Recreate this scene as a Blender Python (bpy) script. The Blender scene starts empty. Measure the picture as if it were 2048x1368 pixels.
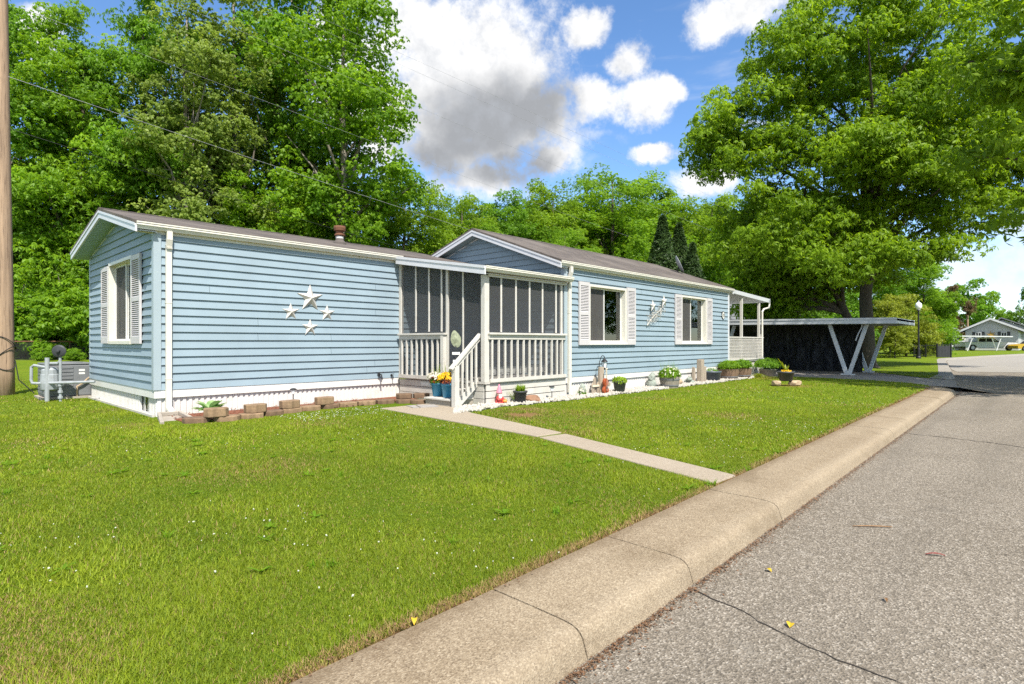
import bpy, bmesh, math, random
import numpy as np
from mathutils import Vector, Matrix, noise as mnoise

SC = bpy.context.scene
C = SC.collection
random.seed(5)
RNG = np.random.default_rng(11)
YAW = 0.7529          # heading of the photographer's view, measured from the house front (X axis)
CY, SY = math.cos(YAW), math.sin(YAW)
CAM_H = 1.25
FPX = 1141.2          # focal length in photo pixels (2048 wide)

def at(px, D):
    """plan position at distance D along the direction of photo column px"""
    r = D * (px - 1024) / FPX
    return (D * CY + r * SY, D * SY - r * CY)

# ------------------------------------------------------------------ materials
def ramp(nt, fac, stops):
    n = nt.nodes.new('ShaderNodeValToRGB')
    while len(n.color_ramp.elements) < len(stops):
        n.color_ramp.elements.new(0.5)
    for e, (p, c) in zip(n.color_ramp.elements, stops):
        e.position = p
        e.color = (*c, 1) if len(c) == 3 else c
    nt.links.new(fac, n.inputs[0])
    return n.outputs[0]

def noise(nt, vec, scale, detail=4, rough=.55, dist=0):
    n = nt.nodes.new('ShaderNodeTexNoise')
    n.inputs['Scale'].default_value = scale
    n.inputs['Detail'].default_value = detail
    n.inputs['Roughness'].default_value = rough
    n.inputs['Distortion'].default_value = dist
    if vec is not None:
        nt.links.new(vec, n.inputs['Vector'])
    return n.outputs['Fac']

def math_n(nt, op, a, b=None, clamp=False):
    n = nt.nodes.new('ShaderNodeMath')
    n.operation = op
    n.use_clamp = clamp
    for i, v in enumerate((a, b)):
        if v is None:
            continue
        if isinstance(v, (int, float)):
            n.inputs[i].default_value = v
        else:
            nt.links.new(v, n.inputs[i])
    return n.outputs[0]

def smooth(nt, v, a, b):
    n = nt.nodes.new('ShaderNodeMapRange')
    n.interpolation_type = 'SMOOTHSTEP'
    nt.links.new(v, n.inputs[0])
    n.inputs[1].default_value = a
    n.inputs[2].default_value = b
    return n.outputs[0]

def mixc(nt, fac, a, b, mode='MIX'):
    n = nt.nodes.new('ShaderNodeMix')
    n.data_type = 'RGBA'
    n.blend_type = mode
    for s, v in ((n.inputs[0], fac), (n.inputs[6], a), (n.inputs[7], b)):
        if isinstance(v, (int, float)):
            s.default_value = v
        elif isinstance(v, tuple):
            s.default_value = (*v, 1)
        else:
            nt.links.new(v, s)
    return n.outputs[2]

def new_mat(name):
    m = bpy.data.materials.new(name)
    m.use_nodes = True
    nt = m.node_tree
    b = nt.nodes['Principled BSDF']
    return m, nt, b

def obj_coord(nt, stretch=None):
    tc = nt.nodes.new('ShaderNodeTexCoord')
    v = tc.outputs['Object']
    if stretch:
        mp = nt.nodes.new('ShaderNodeMapping')
        mp.inputs['Scale'].default_value = stretch
        nt.links.new(v, mp.inputs['Vector'])
        v = mp.outputs[0]
    return v

def add_bump(nt, b, h, strength, dist=.01):
    bp = nt.nodes.new('ShaderNodeBump')
    bp.inputs['Strength'].default_value = strength
    bp.inputs['Distance'].default_value = dist
    nt.links.new(h, bp.inputs['Height'])
    nt.links.new(bp.outputs[0], b.inputs['Normal'])

def mat(name, col, rough=.6, var=.12, scale=3., fine=40., dirt=None, dirt_amt=0., metal=0., spec=.4, bump=.15, stretch=None):
    """painted / solid surface: base colour with large blotches, fine grain and optional stains"""
    m, nt, b = new_mat(name)
    v = obj_coord(nt, stretch)
    n1 = noise(nt, v, scale, 5)
    n2 = noise(nt, v, fine, 3)
    lo = tuple(max(0, c * (1 - var)) for c in col)
    hi = tuple(min(1, c * (1 + var)) for c in col)
    c = ramp(nt, n1, [(.3, lo), (.7, hi)])
    c = mixc(nt, math_n(nt, 'MULTIPLY', n2, var * 1.2), c, tuple(x * .55 for x in col))
    if dirt:
        n3 = noise(nt, v, scale * 2.3, 7, .65)
        c = mixc(nt, math_n(nt, 'MULTIPLY', smooth(nt, n3, .52, .72), dirt_amt), c, dirt)
    nt.links.new(c, b.inputs['Base Color'])
    b.inputs['Roughness'].default_value = rough
    b.inputs['Metallic'].default_value = metal
    b.inputs['Specular IOR Level'].default_value = spec
    if bump:
        add_bump(nt, b, n2, bump, .004)
    return m

def leaf_mat(name, dark, light, trans, tamount=.38):
    m, nt, b = new_mat(name)
    a = nt.nodes.new('ShaderNodeAttribute')
    a.attribute_name = 'tint'
    c = ramp(nt, a.outputs['Fac'], [(0, dark), (.55, tuple((x + y) / 2 for x, y in zip(dark, light))), (1, light)])
    nt.links.new(c, b.inputs['Base Color'])
    b.inputs['Roughness'].default_value = .5
    b.inputs['Specular IOR Level'].default_value = .25
    t = nt.nodes.new('ShaderNodeBsdfTranslucent')
    ct = mixc(nt, 1.0, c, tuple(min(4., x) for x in trans), 'MULTIPLY')
    nt.links.new(ct, t.inputs['Color'])
    mx = nt.nodes.new('ShaderNodeMixShader')
    mx.inputs[0].default_value = tamount
    nt.links.new(b.outputs[0], mx.inputs[1])
    nt.links.new(t.outputs[0], mx.inputs[2])
    nt.links.new(mx.outputs[0], nt.nodes['Material Output'].inputs['Surface'])
    return m

M = {}
M['siding'] = mat('blue_vinyl_siding', (.235, .303, .345), .55, .07, 1.2, 60, (.195, .255, .295), .4, bump=.05)
M['trim_blue'] = mat('pale_blue_trim', (.31, .37, .40), .5, .05, 1.5)
M['white'] = mat('white_paint', (.64, .625, .59), .55, .05, 1.4, 50, (.52, .48, .42), .35)
M['wood_white'] = mat('weathered_white_wood', (.53, .505, .455), .7, .08, 2.5, 60, (.38, .34, .29), .5)
M['deck_wood'] = mat('worn_white_boards', (.49, .46, .41), .75, .1, 3, 70, (.36, .31, .26), .6)
M['gutter'] = mat('cream_white_aluminium', (.62, .59, .515), .4, .05, 2, 50, (.45, .4, .33), .35)
M['fascia'] = mat('white_aluminium_fascia', (.58, .585, .60), .4, .05, 2, 50, (.42, .42, .42), .3)
M['soffit'] = mat('pale_blue_soffit', (.30, .41, .44), .6, .06, 2)
M['shutter'] = mat('white_vinyl_shutter', (.50, .475, .47), .55, .04, 2)
M['skirt'] = mat('white_metal_skirting', (.60, .575, .545), .5, .05, 1.2, 50, (.50, .44, .36), .45)
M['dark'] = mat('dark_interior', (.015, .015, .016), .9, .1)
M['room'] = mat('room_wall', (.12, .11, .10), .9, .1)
M['curtain'] = mat('curtain_cloth', (.72, .72, .70), .8, .06, 4)
M['star'] = mat('white_metal_star', (.50, .475, .43), .45, .06, 6, 60, (.45, .40, .34), .3)
M['black'] = mat('black_metal', (.012, .012, .013), .45, .1)
M['iron'] = mat('dark_iron', (.035, .037, .04), .5, .15)
M['grey_metal'] = mat('grey_painted_metal', (.30, .32, .33), .5, .1, 5, 50, (.18, .15, .13), .3)
M['ac_grey'] = mat('grey_unit_paint', (.16, .165, .17), .55, .1, 4)
M['rust'] = mat('rusty_iron', (.16, .07, .035), .8, .3, 8)
M['pole'] = mat('weathered_pole_wood', (.33, .225, .145), .85, .3, 3.0, 26, (.085, .05, .032), 1.0, stretch=(6, 6, .25), bump=1.0)
M['carport'] = mat('grey_white_aluminium', (.48, .495, .505), .45, .06, 1.5, 40, (.36, .36, .35), .3)
M['vpost'] = mat('pale_grey_post_paint', (.52, .54, .55), .45, .05, 2)
M['bark'] = mat('brown_bark', (.075, .06, .045), .9, .3, 3, 30, (.15, .13, .1), .4, stretch=(3, 3, .6), bump=.8)
M['bark_grey'] = mat('grey_bark', (.20, .175, .14), .9, .3, 3, 30, (.08, .07, .05), .5, stretch=(3, 3, .6), bump=.8)
M['cable'] = mat('black_cable', (.02, .02, .02), .6, .1)
M['cable_grey'] = mat('grey_cable', (.30, .30, .30), .6, .1)
M['block'] = mat('tan_split_block', (.25, .165, .095), .9, .35, 9, 45, (.15, .10, .06), .6, bump=.9)
M['block_dark'] = mat('brown_split_block', (.16, .10, .06), .9, .35, 9, 45, (.10, .07, .045), .6, bump=.9)
M['stone'] = mat('brown_stone', (.27, .15, .09), .9, .25, 6, 40, (.14, .09, .06), .5, bump=.6)
M['tan_stone'] = mat('tan_stone', (.42, .31, .20), .9, .2, 6, 40, (.25, .18, .12), .4, bump=.5)
M['slate'] = mat('grey_slate_paver', (.30, .28, .26), .85, .2, 6, 40, (.18, .17, .16), .4)
M['conc_block'] = mat('grey_concrete_block', (.33, .29, .24), .9, .15, 5, 60, (.2, .17, .13), .5, bump=.6)
M['blue_pot'] = mat('blue_plastic', (.04, .22, .36), .4, .1, 5)
M['grey_pot'] = mat('dark_grey_plastic', (.055, .055, .06), .55, .12, 5)
M['green_pot'] = mat('grey_green_plastic', (.07, .085, .065), .55, .12, 5)
M['slate_pot'] = mat('blue_grey_glaze', (.09, .105, .13), .4, .25, 6)
M['barrel'] = mat('weathered_barrel_wood', (.27, .235, .19), .85, .2, 4, 50, (.13, .11, .09), .5, stretch=(5, 5, 1), bump=.5)
M['barrel_brown'] = mat('brown_barrel_wood', (.20, .125, .08), .85, .22, 4, 50, (.10, .07, .05), .5, stretch=(5, 5, 1), bump=.5)
M['hoop'] = mat('grey_hoop', (.16, .16, .17), .5, .15)
M['driftwood'] = mat('grey_driftwood', (.34, .28, .215), .9, .2, 4, 40, (.17, .13, .1), .6, stretch=(6, 6, .6), bump=.8)
M['soil'] = mat('potting_soil', (.035, .025, .018), .95, .3, 20)
M['violin'] = mat('varnished_red_brown', (.33, .07, .022), .45, .3, 9)
M['cream'] = mat('cream_paint', (.66, .58, .44), .6, .1)
M['red'] = mat('red_paint', (.48, .045, .04), .5, .12, 8)
M['pink'] = mat('pink_paint', (.60, .20, .27), .5, .12, 8)
M['skin'] = mat('flesh_paint', (.62, .38, .28), .5, .1)
M['beard'] = mat('white_plaster', (.74, .72, .68), .7, .1, 9)
M['orange'] = mat('orange_paint', (.62, .25, .05), .5, .2, 9)
M['mossy'] = mat('mottled_grey_green_stone', (.30, .33, .28), .9, .45, 22, 60, (.10, .10, .08), .7, bump=.6)
M['shingle_edge'] = mat('shingle_edge', (.10, .085, .075), .9, .2)
M['lamp_white'] = mat('milky_globe', (.80, .82, .82), .3, .03)
M['silver'] = mat('silver_car_paint', (.50, .505, .505), .3, .04, spec=.6)
M['truck_white'] = mat('white_bumper', (.72, .73, .74), .4, .04)
M['tyre'] = mat('rubber', (.02, .02, .02), .8, .1)
M['rim'] = mat('alloy', (.35, .35, .36), .35, .1, metal=.6)
M['yellow'] = mat('yellow_car_paint', (.42, .27, .02), .35, .08)
M['grey_wall'] = mat('pale_grey_siding', (.42, .425, .435), .6, .05, 1)
M['white_far'] = mat('white_siding', (.52, .53, .535), .6, .04, 1)
M['grey_roof'] = mat('grey_shingles', (.14, .145, .15), .9, .2, 3)
M['dark_blue_wall'] = mat('slate_blue_siding', (.10, .14, .19), .6, .08, 1)
M['gold'] = mat('gold_paint', (.45, .27, .05), .5, .15)
M['plaque'] = mat('pale_plaque', (.68, .67, .62), .6, .1, 14, 90, (.35, .35, .34), .5)
M['leafmetal'] = mat('pale_green_metal', (.26, .28, .18), .55, .45, 30)
M['yellow_leaf'] = mat('yellow_leaf', (.46, .31, .015), .6, .15, 30)
M['brown_leaf'] = mat('brown_twig', (.22, .12, .05), .8, .3, 30)
M['red_leaf'] = mat('dark_red_leaf', (.20, .05, .04), .7, .3, 30)
M['white_stone'] = mat('white_gravel', (.43, .40, .345), .85, .25, 14, 60, (.42, .37, .31), .6)
M['litter'] = mat('dry_leaf_litter', (.16, .085, .042), .9, .45, 25, 60, (.10, .05, .025), .6)
M['mulch'] = mat('red_brown_mulch', (.20, .07, .035), .95, .4, 30, 80, (.07, .03, .02), .6)
M['clover'] = mat('clover_flower', (.46, .47, .36), .8, .12, 60)
M['terracotta'] = mat('pink_brown_earth', (.3, .16, .1), .95, .2, 10)

# glass and screens
m, nt, b = new_mat('window_glass')
gl = nt.nodes.new('ShaderNodeBsdfGlossy'); gl.inputs['Roughness'].default_value = .015; gl.inputs['Color'].default_value = (.95, 1, .98, 1)
tr = nt.nodes.new('ShaderNodeBsdfTransparent'); tr.inputs['Color'].default_value = (.62, .66, .65, 1)
lw = nt.nodes.new('ShaderNodeFresnel'); lw.inputs['IOR'].default_value = 1.9
mx = nt.nodes.new('ShaderNodeMixShader')
nt.links.new(lw.outputs[0], mx.inputs[0]); nt.links.new(tr.outputs[0], mx.inputs[1]); nt.links.new(gl.outputs[0], mx.inputs[2])
nt.links.new(mx.outputs[0], nt.nodes['Material Output'].inputs['Surface'])
M['glass'] = m

def screen_mat(name, col, opac):
    m, nt, b = new_mat(name)
    v = obj_coord(nt)
    n = noise(nt, v, 160, 2)
    n2 = noise(nt, v, 1.1, 3)
    f = math_n(nt, 'ADD', opac - .12, math_n(nt, 'ADD', math_n(nt, 'MULTIPLY', n, .16), math_n(nt, 'MULTIPLY', n2, .1)), True)
    b.inputs['Base Color'].default_value = (*col, 1)
    b.inputs['Roughness'].default_value = .8
    tr = nt.nodes.new('ShaderNodeBsdfTransparent')
    mx = nt.nodes.new('ShaderNodeMixShader')
    nt.links.new(f, mx.inputs[0]); nt.links.new(tr.outputs[0], mx.inputs[1]); nt.links.new(b.outputs[0], mx.inputs[2])
    nt.links.new(mx.outputs[0], nt.nodes['Material Output'].inputs['Surface'])
    return m
M['screen'] = screen_mat('grey_insect_mesh', (.07, .069, .072), .47)
M['winscreen'] = screen_mat('dark_window_mesh', (.075, .07, .066), .72)
M['chain'] = screen_mat('chain_link_mesh', (.12, .12, .11), .12)

# shingle roof
m, nt, b = new_mat('brown_grey_shingles')
v = obj_coord(nt)
br = nt.nodes.new('ShaderNodeTexBrick')
br.inputs['Color1'].default_value = (.135, .108, .090, 1); br.inputs['Color2'].default_value = (.085, .07, .06, 1); br.inputs['Mortar'].default_value = (.03, .026, .024, 1)
br.inputs['Scale'].default_value = 1; br.inputs['Mortar Size'].default_value = .008; br.inputs['Brick Width'].default_value = .30; br.inputs['Row Height'].default_value = .14
nt.links.new(v, br.inputs['Vector'])
n1 = noise(nt, v, .9, 5); n2 = noise(nt, v, 55, 3)
c = mixc(nt, smooth(nt, n1, .4, .7), br.outputs['Color'], (.155, .13, .11))
c = mixc(nt, math_n(nt, 'MULTIPLY', n2, .5), c, (.05, .042, .038))
nt.links.new(c, b.inputs['Base Color']); b.inputs['Roughness'].default_value = .95
add_bump(nt, b, math_n(nt, 'ADD', n2, br.outputs['Fac']), .5, .01)
M['shingles'] = m

# black plastic tarp
m, nt, b = new_mat('black_plastic_sheet')
v = obj_coord(nt, (1, 1, .45))
n1 = noise(nt, v, 3.6, 5, .6, 1.6)
b.inputs['Base Color'].default_value = (.008, .008, .011, 1); b.inputs['Roughness'].default_value = .25
add_bump(nt, b, n1, 1.0, .22)
M['tarp'] = m

# concrete and asphalt
def stone_mat(name, cols, speck, speck_scale, blot=.6, bump=.35, stain=(.2, .16, .12), stain_amt=.45):
    m, nt, b = new_mat(name)
    v = obj_coord(nt)
    n1 = noise(nt, v, blot, 6, .6)
    n2 = noise(nt, v, speck_scale, 4, .7)
    n3 = noise(nt, v, 5, 6, .7)
    vo = nt.nodes.new('ShaderNodeTexVoronoi'); vo.inputs['Scale'].default_value = speck_scale * .8
    nt.links.new(v, vo.inputs['Vector'])
    c = ramp(nt, n1, [(.3, cols[0]), (.7, cols[1])])
    c = mixc(nt, math_n(nt, 'MULTIPLY', smooth(nt, n3, .5, .75), stain_amt), c, stain)
    sep = nt.nodes.new('ShaderNodeSeparateColor'); nt.links.new(vo.outputs['Color'], sep.inputs[0])
    c2 = ramp(nt, sep.outputs[0], [(0, speck[0]), (.35, speck[1]), (.75, speck[2]), (1, speck[3])])
    c = mixc(nt, .5, c, c2)
    c = mixc(nt, math_n(nt, 'MULTIPLY', smooth(nt, n2, .5, .68), .55), c, speck[0])
    nt.links.new(c, b.inputs['Base Color'])
    b.inputs['Roughness'].default_value = .92
    b.inputs['Specular IOR Level'].default_value = .2
    add_bump(nt, b, math_n(nt, 'ADD', vo.outputs['Distance'], n2), bump, .012)
    return m
M['asphalt'] = stone_mat('pale_worn_asphalt', ((.17, .143, .107), (.27, .232, .182)), ((.035, .029, .022), (.175, .147, .112), (.29, .248, .195), (.58, .52, .435)), 120, .45, .7, (.12, .10, .075), .35)
M['concrete'] = stone_mat('old_concrete', ((.225, .170, .108), (.33, .262, .175)), ((.08, .055, .034), (.235, .18, .118), (.32, .255, .172), (.48, .40, .285)), 170, .9, .4, (.15, .10, .055), .7)
def kerb_wear_and_light(m):
    nt = m.node_tree; b = nt.nodes['Principled BSDF']; src = b.inputs['Base Color'].links[0].from_socket
    v = obj_coord(nt); sx = nt.nodes.new('ShaderNodeSeparateXYZ'); nt.links.new(v, sx.inputs[0])
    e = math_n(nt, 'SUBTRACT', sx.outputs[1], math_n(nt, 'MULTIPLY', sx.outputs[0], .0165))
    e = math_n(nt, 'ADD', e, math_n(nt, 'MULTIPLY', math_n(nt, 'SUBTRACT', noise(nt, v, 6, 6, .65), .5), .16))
    band = math_n(nt, 'SUBTRACT', 1, smooth(nt, e, 1.47, 1.60))  # pale front edge: mostly light on the rounding painted in, plus some wear
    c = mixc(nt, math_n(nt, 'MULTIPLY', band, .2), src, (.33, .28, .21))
    g = smooth(nt, noise(nt, v, 1.6, 7, .7), .50, .72)
    c = mixc(nt, math_n(nt, 'MULTIPLY', g, .45), c, (.13, .095, .055))
    inner = smooth(nt, e, 1.86, 1.98)
    c = mixc(nt, math_n(nt, 'MULTIPLY', inner, .5), c, (.13, .09, .05))
    nt.links.new(c, b.inputs['Base Color'])
kerb_wear_and_light(M['concrete'])
M['walk'] = stone_mat('buff_concrete', ((.29, .235, .17), (.36, .30, .225)), ((.16, .125, .09), (.3, .25, .185), (.36, .305, .23), (.46, .40, .32)), 190, .9, .3, (.22, .17, .115), .4)
M['drive'] = stone_mat('grey_driveway', ((.25, .22, .18), (.32, .285, .24)), ((.1, .09, .08), (.21, .195, .18), (.28, .26, .24), (.38, .36, .33)), 60, .6, .4)
M['pad'] = stone_mat('pale_concrete_pad', ((.25, .23, .195), (.31, .285, .245)), ((.18, .165, .14), (.25, .23, .2), (.29, .265, .23), (.36, .335, .3)), 40, .3, .2)
def road_wear(m):
    nt = m.node_tree; b = nt.nodes['Principled BSDF']; src = b.inputs['Base Color'].links[0].from_socket
    v = obj_coord(nt, (.12, 1.6, 1)); v2 = obj_coord(nt)
    c = mixc(nt, math_n(nt, 'MULTIPLY', smooth(nt, noise(nt, v, 1.0, 5, .6), .42, .7), .38), src, (.115, .10, .08))
    c = mixc(nt, math_n(nt, 'MULTIPLY', smooth(nt, noise(nt, v2, .9, 7, .72), .58, .72), .5), c, (.09, .078, .062))
    c = mixc(nt, math_n(nt, 'MULTIPLY', smooth(nt, noise(nt, v2, 2.7, 6, .7), .60, .74), .35), c, (.36, .33, .28))
    nt.links.new(c, b.inputs['Base Color'])
road_wear(M['asphalt'])
M['seam'] = mat('siding_seam', (.10, .135, .155), .8, .1)
M['crack'] = mat('dark_crack', (.035, .028, .022), .95, .3, 20)

# lawn soil/grass base
m, nt, b = new_mat('lawn_green')
v = obj_coord(nt)
n1 = noise(nt, v, .35, 5, .6); n2 = noise(nt, v, 3.2, 6, .7); n3 = noise(nt, v, 34, 5, .75)
n4 = noise(nt, v, 1.3, 5, .65)
c = ramp(nt, n1, [(.3, (.09, .155, .006)), (.7, (.155, .21, .010))])
c = mixc(nt, smooth(nt, n2, .45, .75), c, (.18, .195, .018))
c = mixc(nt, math_n(nt, 'MULTIPLY', smooth(nt, n4, .62, .78), .55), c, (.23, .17, .04))
c = mixc(nt, math_n(nt, 'MULTIPLY', smooth(nt, n3, .45, .72), .6), c, (.055, .10, .006))
def spot(cx, cy, r):
    ds = nt.nodes.new('ShaderNodeVectorMath'); ds.operation = 'DISTANCE'
    nt.links.new(v, ds.inputs[0]); ds.inputs[1].default_value = (cx, cy, 0)
    dd = math_n(nt, 'ADD', ds.outputs['Value'], math_n(nt, 'MULTIPLY', math_n(nt, 'SUBTRACT', n2, .5), r * 1.9))
    return math_n(nt, 'SUBTRACT', 1, smooth(nt, dd, r * .35, r))
for cx, cy, r, col in ((7.25, 6.55, .55, (.24, .125, .065)), (8.2, 6.0, .55, (.20, .15, .045)), (17.4, 5.35, .8, (.24, .16, .05)), (7.9, 6.9, .45, (.2, .15, .05)),
                       (2.3, 10.0, .45, (.22, .16, .06)), (2.55, 12.5, .5, (.2, .16, .05)), (20.4, 7.1, 1.2, (.24, .19, .04))):
    c = mixc(nt, math_n(nt, 'MULTIPLY', spot(cx, cy, r), .85), c, col)
sx = nt.nodes.new('ShaderNodeSeparateXYZ'); nt.links.new(v, sx.inputs[0])
edge = math_n(nt, 'SUBTRACT', math_n(nt, 'SUBTRACT', sx.outputs[1], math_n(nt, 'MULTIPLY', sx.outputs[0], .0165)), math_n(nt, 'MULTIPLY', n2, .22))
em = math_n(nt, 'SUBTRACT', 1, smooth(nt, edge, 1.90, 1.99))
em = math_n(nt, 'MULTIPLY', em, smooth(nt, math_n(nt, 'MULTIPLY', sx.outputs[0], -1), -21, -20))
c = mixc(nt, em, c, (.19, .105, .05))
nt.links.new(c, b.inputs['Base Color']); b.inputs['Roughness'].default_value = .95; b.inputs['Specular IOR Level'].default_value = .1
add_bump(nt, b, n3, 1.0, .04)
M['lawn'] = m

M['blade'] = leaf_mat('grass_blade', (.085, .148, .006), (.34, .41, .025), (1.4, 1.3, .7), .42)
M['dryblade'] = leaf_mat('dry_grass_blade', (.20, .13, .05), (.36, .25, .10), (1.1, 1.0, .8), .2)
M['leaf_fresh'] = leaf_mat('fresh_green_leaf', (.085, .185, .008), (.24, .39, .022), (1.75, 1.65, .7), .52)
M['leaf_mid'] = leaf_mat('mid_green_leaf', (.07, .16, .010), (.19, .335, .02), (1.7, 1.8, .8), .48)
M['leaf_deep'] = leaf_mat('deep_green_leaf', (.05, .115, .008), (.15, .26, .017), (1.8, 1.9, .9), .4)
M['leaf_yellow'] = leaf_mat('yellow_green_leaf', (.12, .17, .012), (.28, .32, .025), (1.6, 1.5, .8))
M['leaf_maple'] = leaf_mat('maple_leaf', (.09, .175, .008), (.26, .39, .02), (1.75, 1.65, .7), .52)
M['leaf_olive'] = leaf_mat('olive_leaf', (.12, .18, .03), (.28, .36, .065), (1.6, 1.6, .9), .48)
M['leaf_red'] = leaf_mat('bronze_leaf', (.09, .055, .025), (.16, .12, .045), (1.5, 1.3, 1.0))
M['conifer'] = leaf_mat('dark_conifer', (.018, .045, .009), (.055, .098, .02), (1.2, 1.3, 1.0), .15)
M['lime'] = leaf_mat('lime_leaf', (.12, .22, .012), (.30, .42, .03), (1.6, 1.5, 1.0))
M['hosta'] = leaf_mat('hosta_leaf', (.10, .22, .06), (.34, .46, .2), (1.3, 1.4, 1.0), .25)
M['petal_white'] = leaf_mat('cream_petal', (.55, .50, .40), (.80, .78, .66), (1.1, 1.1, 1.0), .25)
M['petal_yellow'] = leaf_mat('yellow_petal', (.62, .30, .01), (.85, .62, .03), (1.1, 1.1, 1.0), .25)
M['petal_rust'] = leaf_mat('rust_petal', (.20, .03, .012), (.42, .12, .03), (1.1, 1.1, 1.0), .25)
M['purple_leaf'] = leaf_mat('purple_leaf', (.05, .015, .02), (.12, .05, .05), (1.1, 1.1, 1.0), .2)

# ------------------------------------------------------------------ mesh building
class MB:
    def __init__(s):
        s.v = []; s.f = []
    def face(s, *pts):
        i = len(s.v); s.v += [tuple(p) for p in pts]; s.f.append(tuple(range(i, i + len(pts))))
    def box(s, x0, x1, y0, y1, z0, z1):
        i = len(s.v)
        s.v += [(x, y, z) for z in (z0, z1) for y in (y0, y1) for x in (x0, x1)]
        s.f += [tuple(i + k for k in q) for q in ((0, 2, 3, 1), (4, 5, 7, 6), (0, 1, 5, 4), (2, 6, 7, 3), (0, 4, 6, 2), (1, 3, 7, 5))]
        return s
    def obox(s, c, a, b, d):
        c, a, b, d = map(Vector, (c, a, b, d)); i = len(s.v)
        s.v += [tuple(c + a * sa + b * sb + d * sd) for sd in (-1, 1) for sb in (-1, 1) for sa in (-1, 1)]
        s.f += [tuple(i + k for k in q) for q in ((0, 2, 3, 1), (4, 5, 7, 6), (0, 1, 5, 4), (2, 6, 7, 3), (0, 4, 6, 2), (1, 3, 7, 5))]
        return s
    def beam(s, p, q, w, h, up=(0, 0, 1)):
        p, q = Vector(p), Vector(q); d = q - p; L = d.length; d = d / L
        u = Vector(up); sd = d.cross(u)
        if sd.length < 1e-4:
            sd = d.cross(Vector((1, 0, 0)))
        sd.normalize(); u = sd.cross(d)
        return s.obox((p + q) / 2, d * L / 2, sd * w / 2, u * h / 2)
    def tube(s, path, r, n=8, cap=True):
        P = [Vector(p) for p in path]; R = r if isinstance(r, (list, tuple)) else [r] * len(P)
        base = len(s.v); prev = None
        for k, p in enumerate(P):
            d = (P[min(k + 1, len(P) - 1)] - P[max(k - 1, 0)]).normalized()
            if prev is None:
                a = d.cross(Vector((0, 0, 1)))
                if a.length < .05: a = d.cross(Vector((1, 0, 0)))
            else:
                a = prev - d * prev.dot(d)
            a.normalize(); prev = a; b2 = d.cross(a)
            for j in range(n):
                t = 2 * math.pi * j / n
                s.v.append(tuple(p + (a * math.cos(t) + b2 * math.sin(t)) * R[k]))
        for k in range(len(P) - 1):
            for j in range(n):
                A = base + k * n + j; B = base + k * n + (j + 1) % n
                s.f.append((A, B, B + n, A + n))
        if cap:
            s.f.append(tuple(base + j for j in reversed(range(n))))
            s.f.append(tuple(base + (len(P) - 1) * n + j for j in range(n)))
        return s
    def lathe(s, prof, c=(0, 0, 0), n=18, axis='z'):
        base = len(s.v)
        for r, z in prof:
            for j in range(n):
                t = 2 * math.pi * j / n; x, y = r * math.cos(t), r * math.sin(t)
                q = (x, y, z) if axis == 'z' else ((z, x, y) if axis == 'x' else (x, z, y))
                s.v.append((c[0] + q[0], c[1] + q[1], c[2] + q[2]))
        for k in range(len(prof) - 1):
            for j in range(n):
                A = base + k * n + j; B = base + k * n + (j + 1) % n
                s.f.append((A, B, B + n, A + n))
        s.f.append(tuple(base + j for j in reversed(range(n))))
        s.f.append(tuple(base + (len(prof) - 1) * n + j for j in range(n)))
        return s
    def prism(s, poly, axis, a, b):
        """poly in the plane across axis: 'x' -> (y,z), 'y' -> (x,z), 'z' -> (x,y)"""
        def P(u, w, t):
            return (t, u, w) if axis == 'x' else ((u, t, w) if axis == 'y' else (u, w, t))
        i = len(s.v); n = len(poly)
        s.v += [P(u, w, a) for u, w in poly] + [P(u, w, b) for u, w in poly]
        s.f.append(tuple(i + k for k in reversed(range(n)))); s.f.append(tuple(i + n + k for k in range(n)))
        for k in range(n):
            s.f.append((i + k, i + (k + 1) % n, i + n + (k + 1) % n, i + n + k))
        return s
    def rock(s, c, rad, seed, sub=2, amp=.25, squash=True):
        bm = bmesh.new(); bmesh.ops.create_icosphere(bm, subdivisions=sub, radius=1)
        i = len(s.v)
        for v in bm.verts:
            d = v.co.normalized(); k = 1 + amp * mnoise.noise(d * 1.7 + Vector((seed * 3.1, seed, 0))) + amp * .5 * mnoise.noise(d * 4 + Vector((seed, 7, seed)))
            s.v.append((c[0] + d.x * k * rad[0], c[1] + d.y * k * rad[1], c[2] + d.z * k * rad[2]))
        for f in bm.faces: s.f.append(tuple(i + v.index for v in f.verts))
        bm.free(); return s
    def blades(s, c, n, h, spread, w, rnd, droop=.5, seg=4, rad=.05):
        """arching grass or strap leaves growing from around c"""
        for _ in range(n):
            a = rnd.uniform(0, 2 * math.pi); hh = h * rnd.uniform(.6, 1.1); sp = spread * rnd.uniform(.2, 1.1)
            r0 = rad * math.sqrt(rnd.random()); a0 = rnd.uniform(0, 6.28)
            o = Vector((c[0] + r0 * math.cos(a0), c[1] + r0 * math.sin(a0), c[2])); d = Vector((math.cos(a), math.sin(a), 0)); sd = Vector((-d.y, d.x, 0))
            pts = []
            for k in range(seg + 1):
                t = k / seg
                pts.append((o + d * sp * t ** 1.4 + Vector((0, 0, hh * (t - droop * t * t * (.6 + .8 * sp / max(spread, .01))))), w * (1 - t ** 1.6) * .5 + .0006))
            i = len(s.v)
            for p, ww in pts: s.v += [tuple(p - sd * ww), tuple(p + sd * ww)]
            for k in range(seg): s.f.append((i + 2 * k, i + 2 * k + 1, i + 2 * k + 3, i + 2 * k + 2))
        return s
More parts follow.
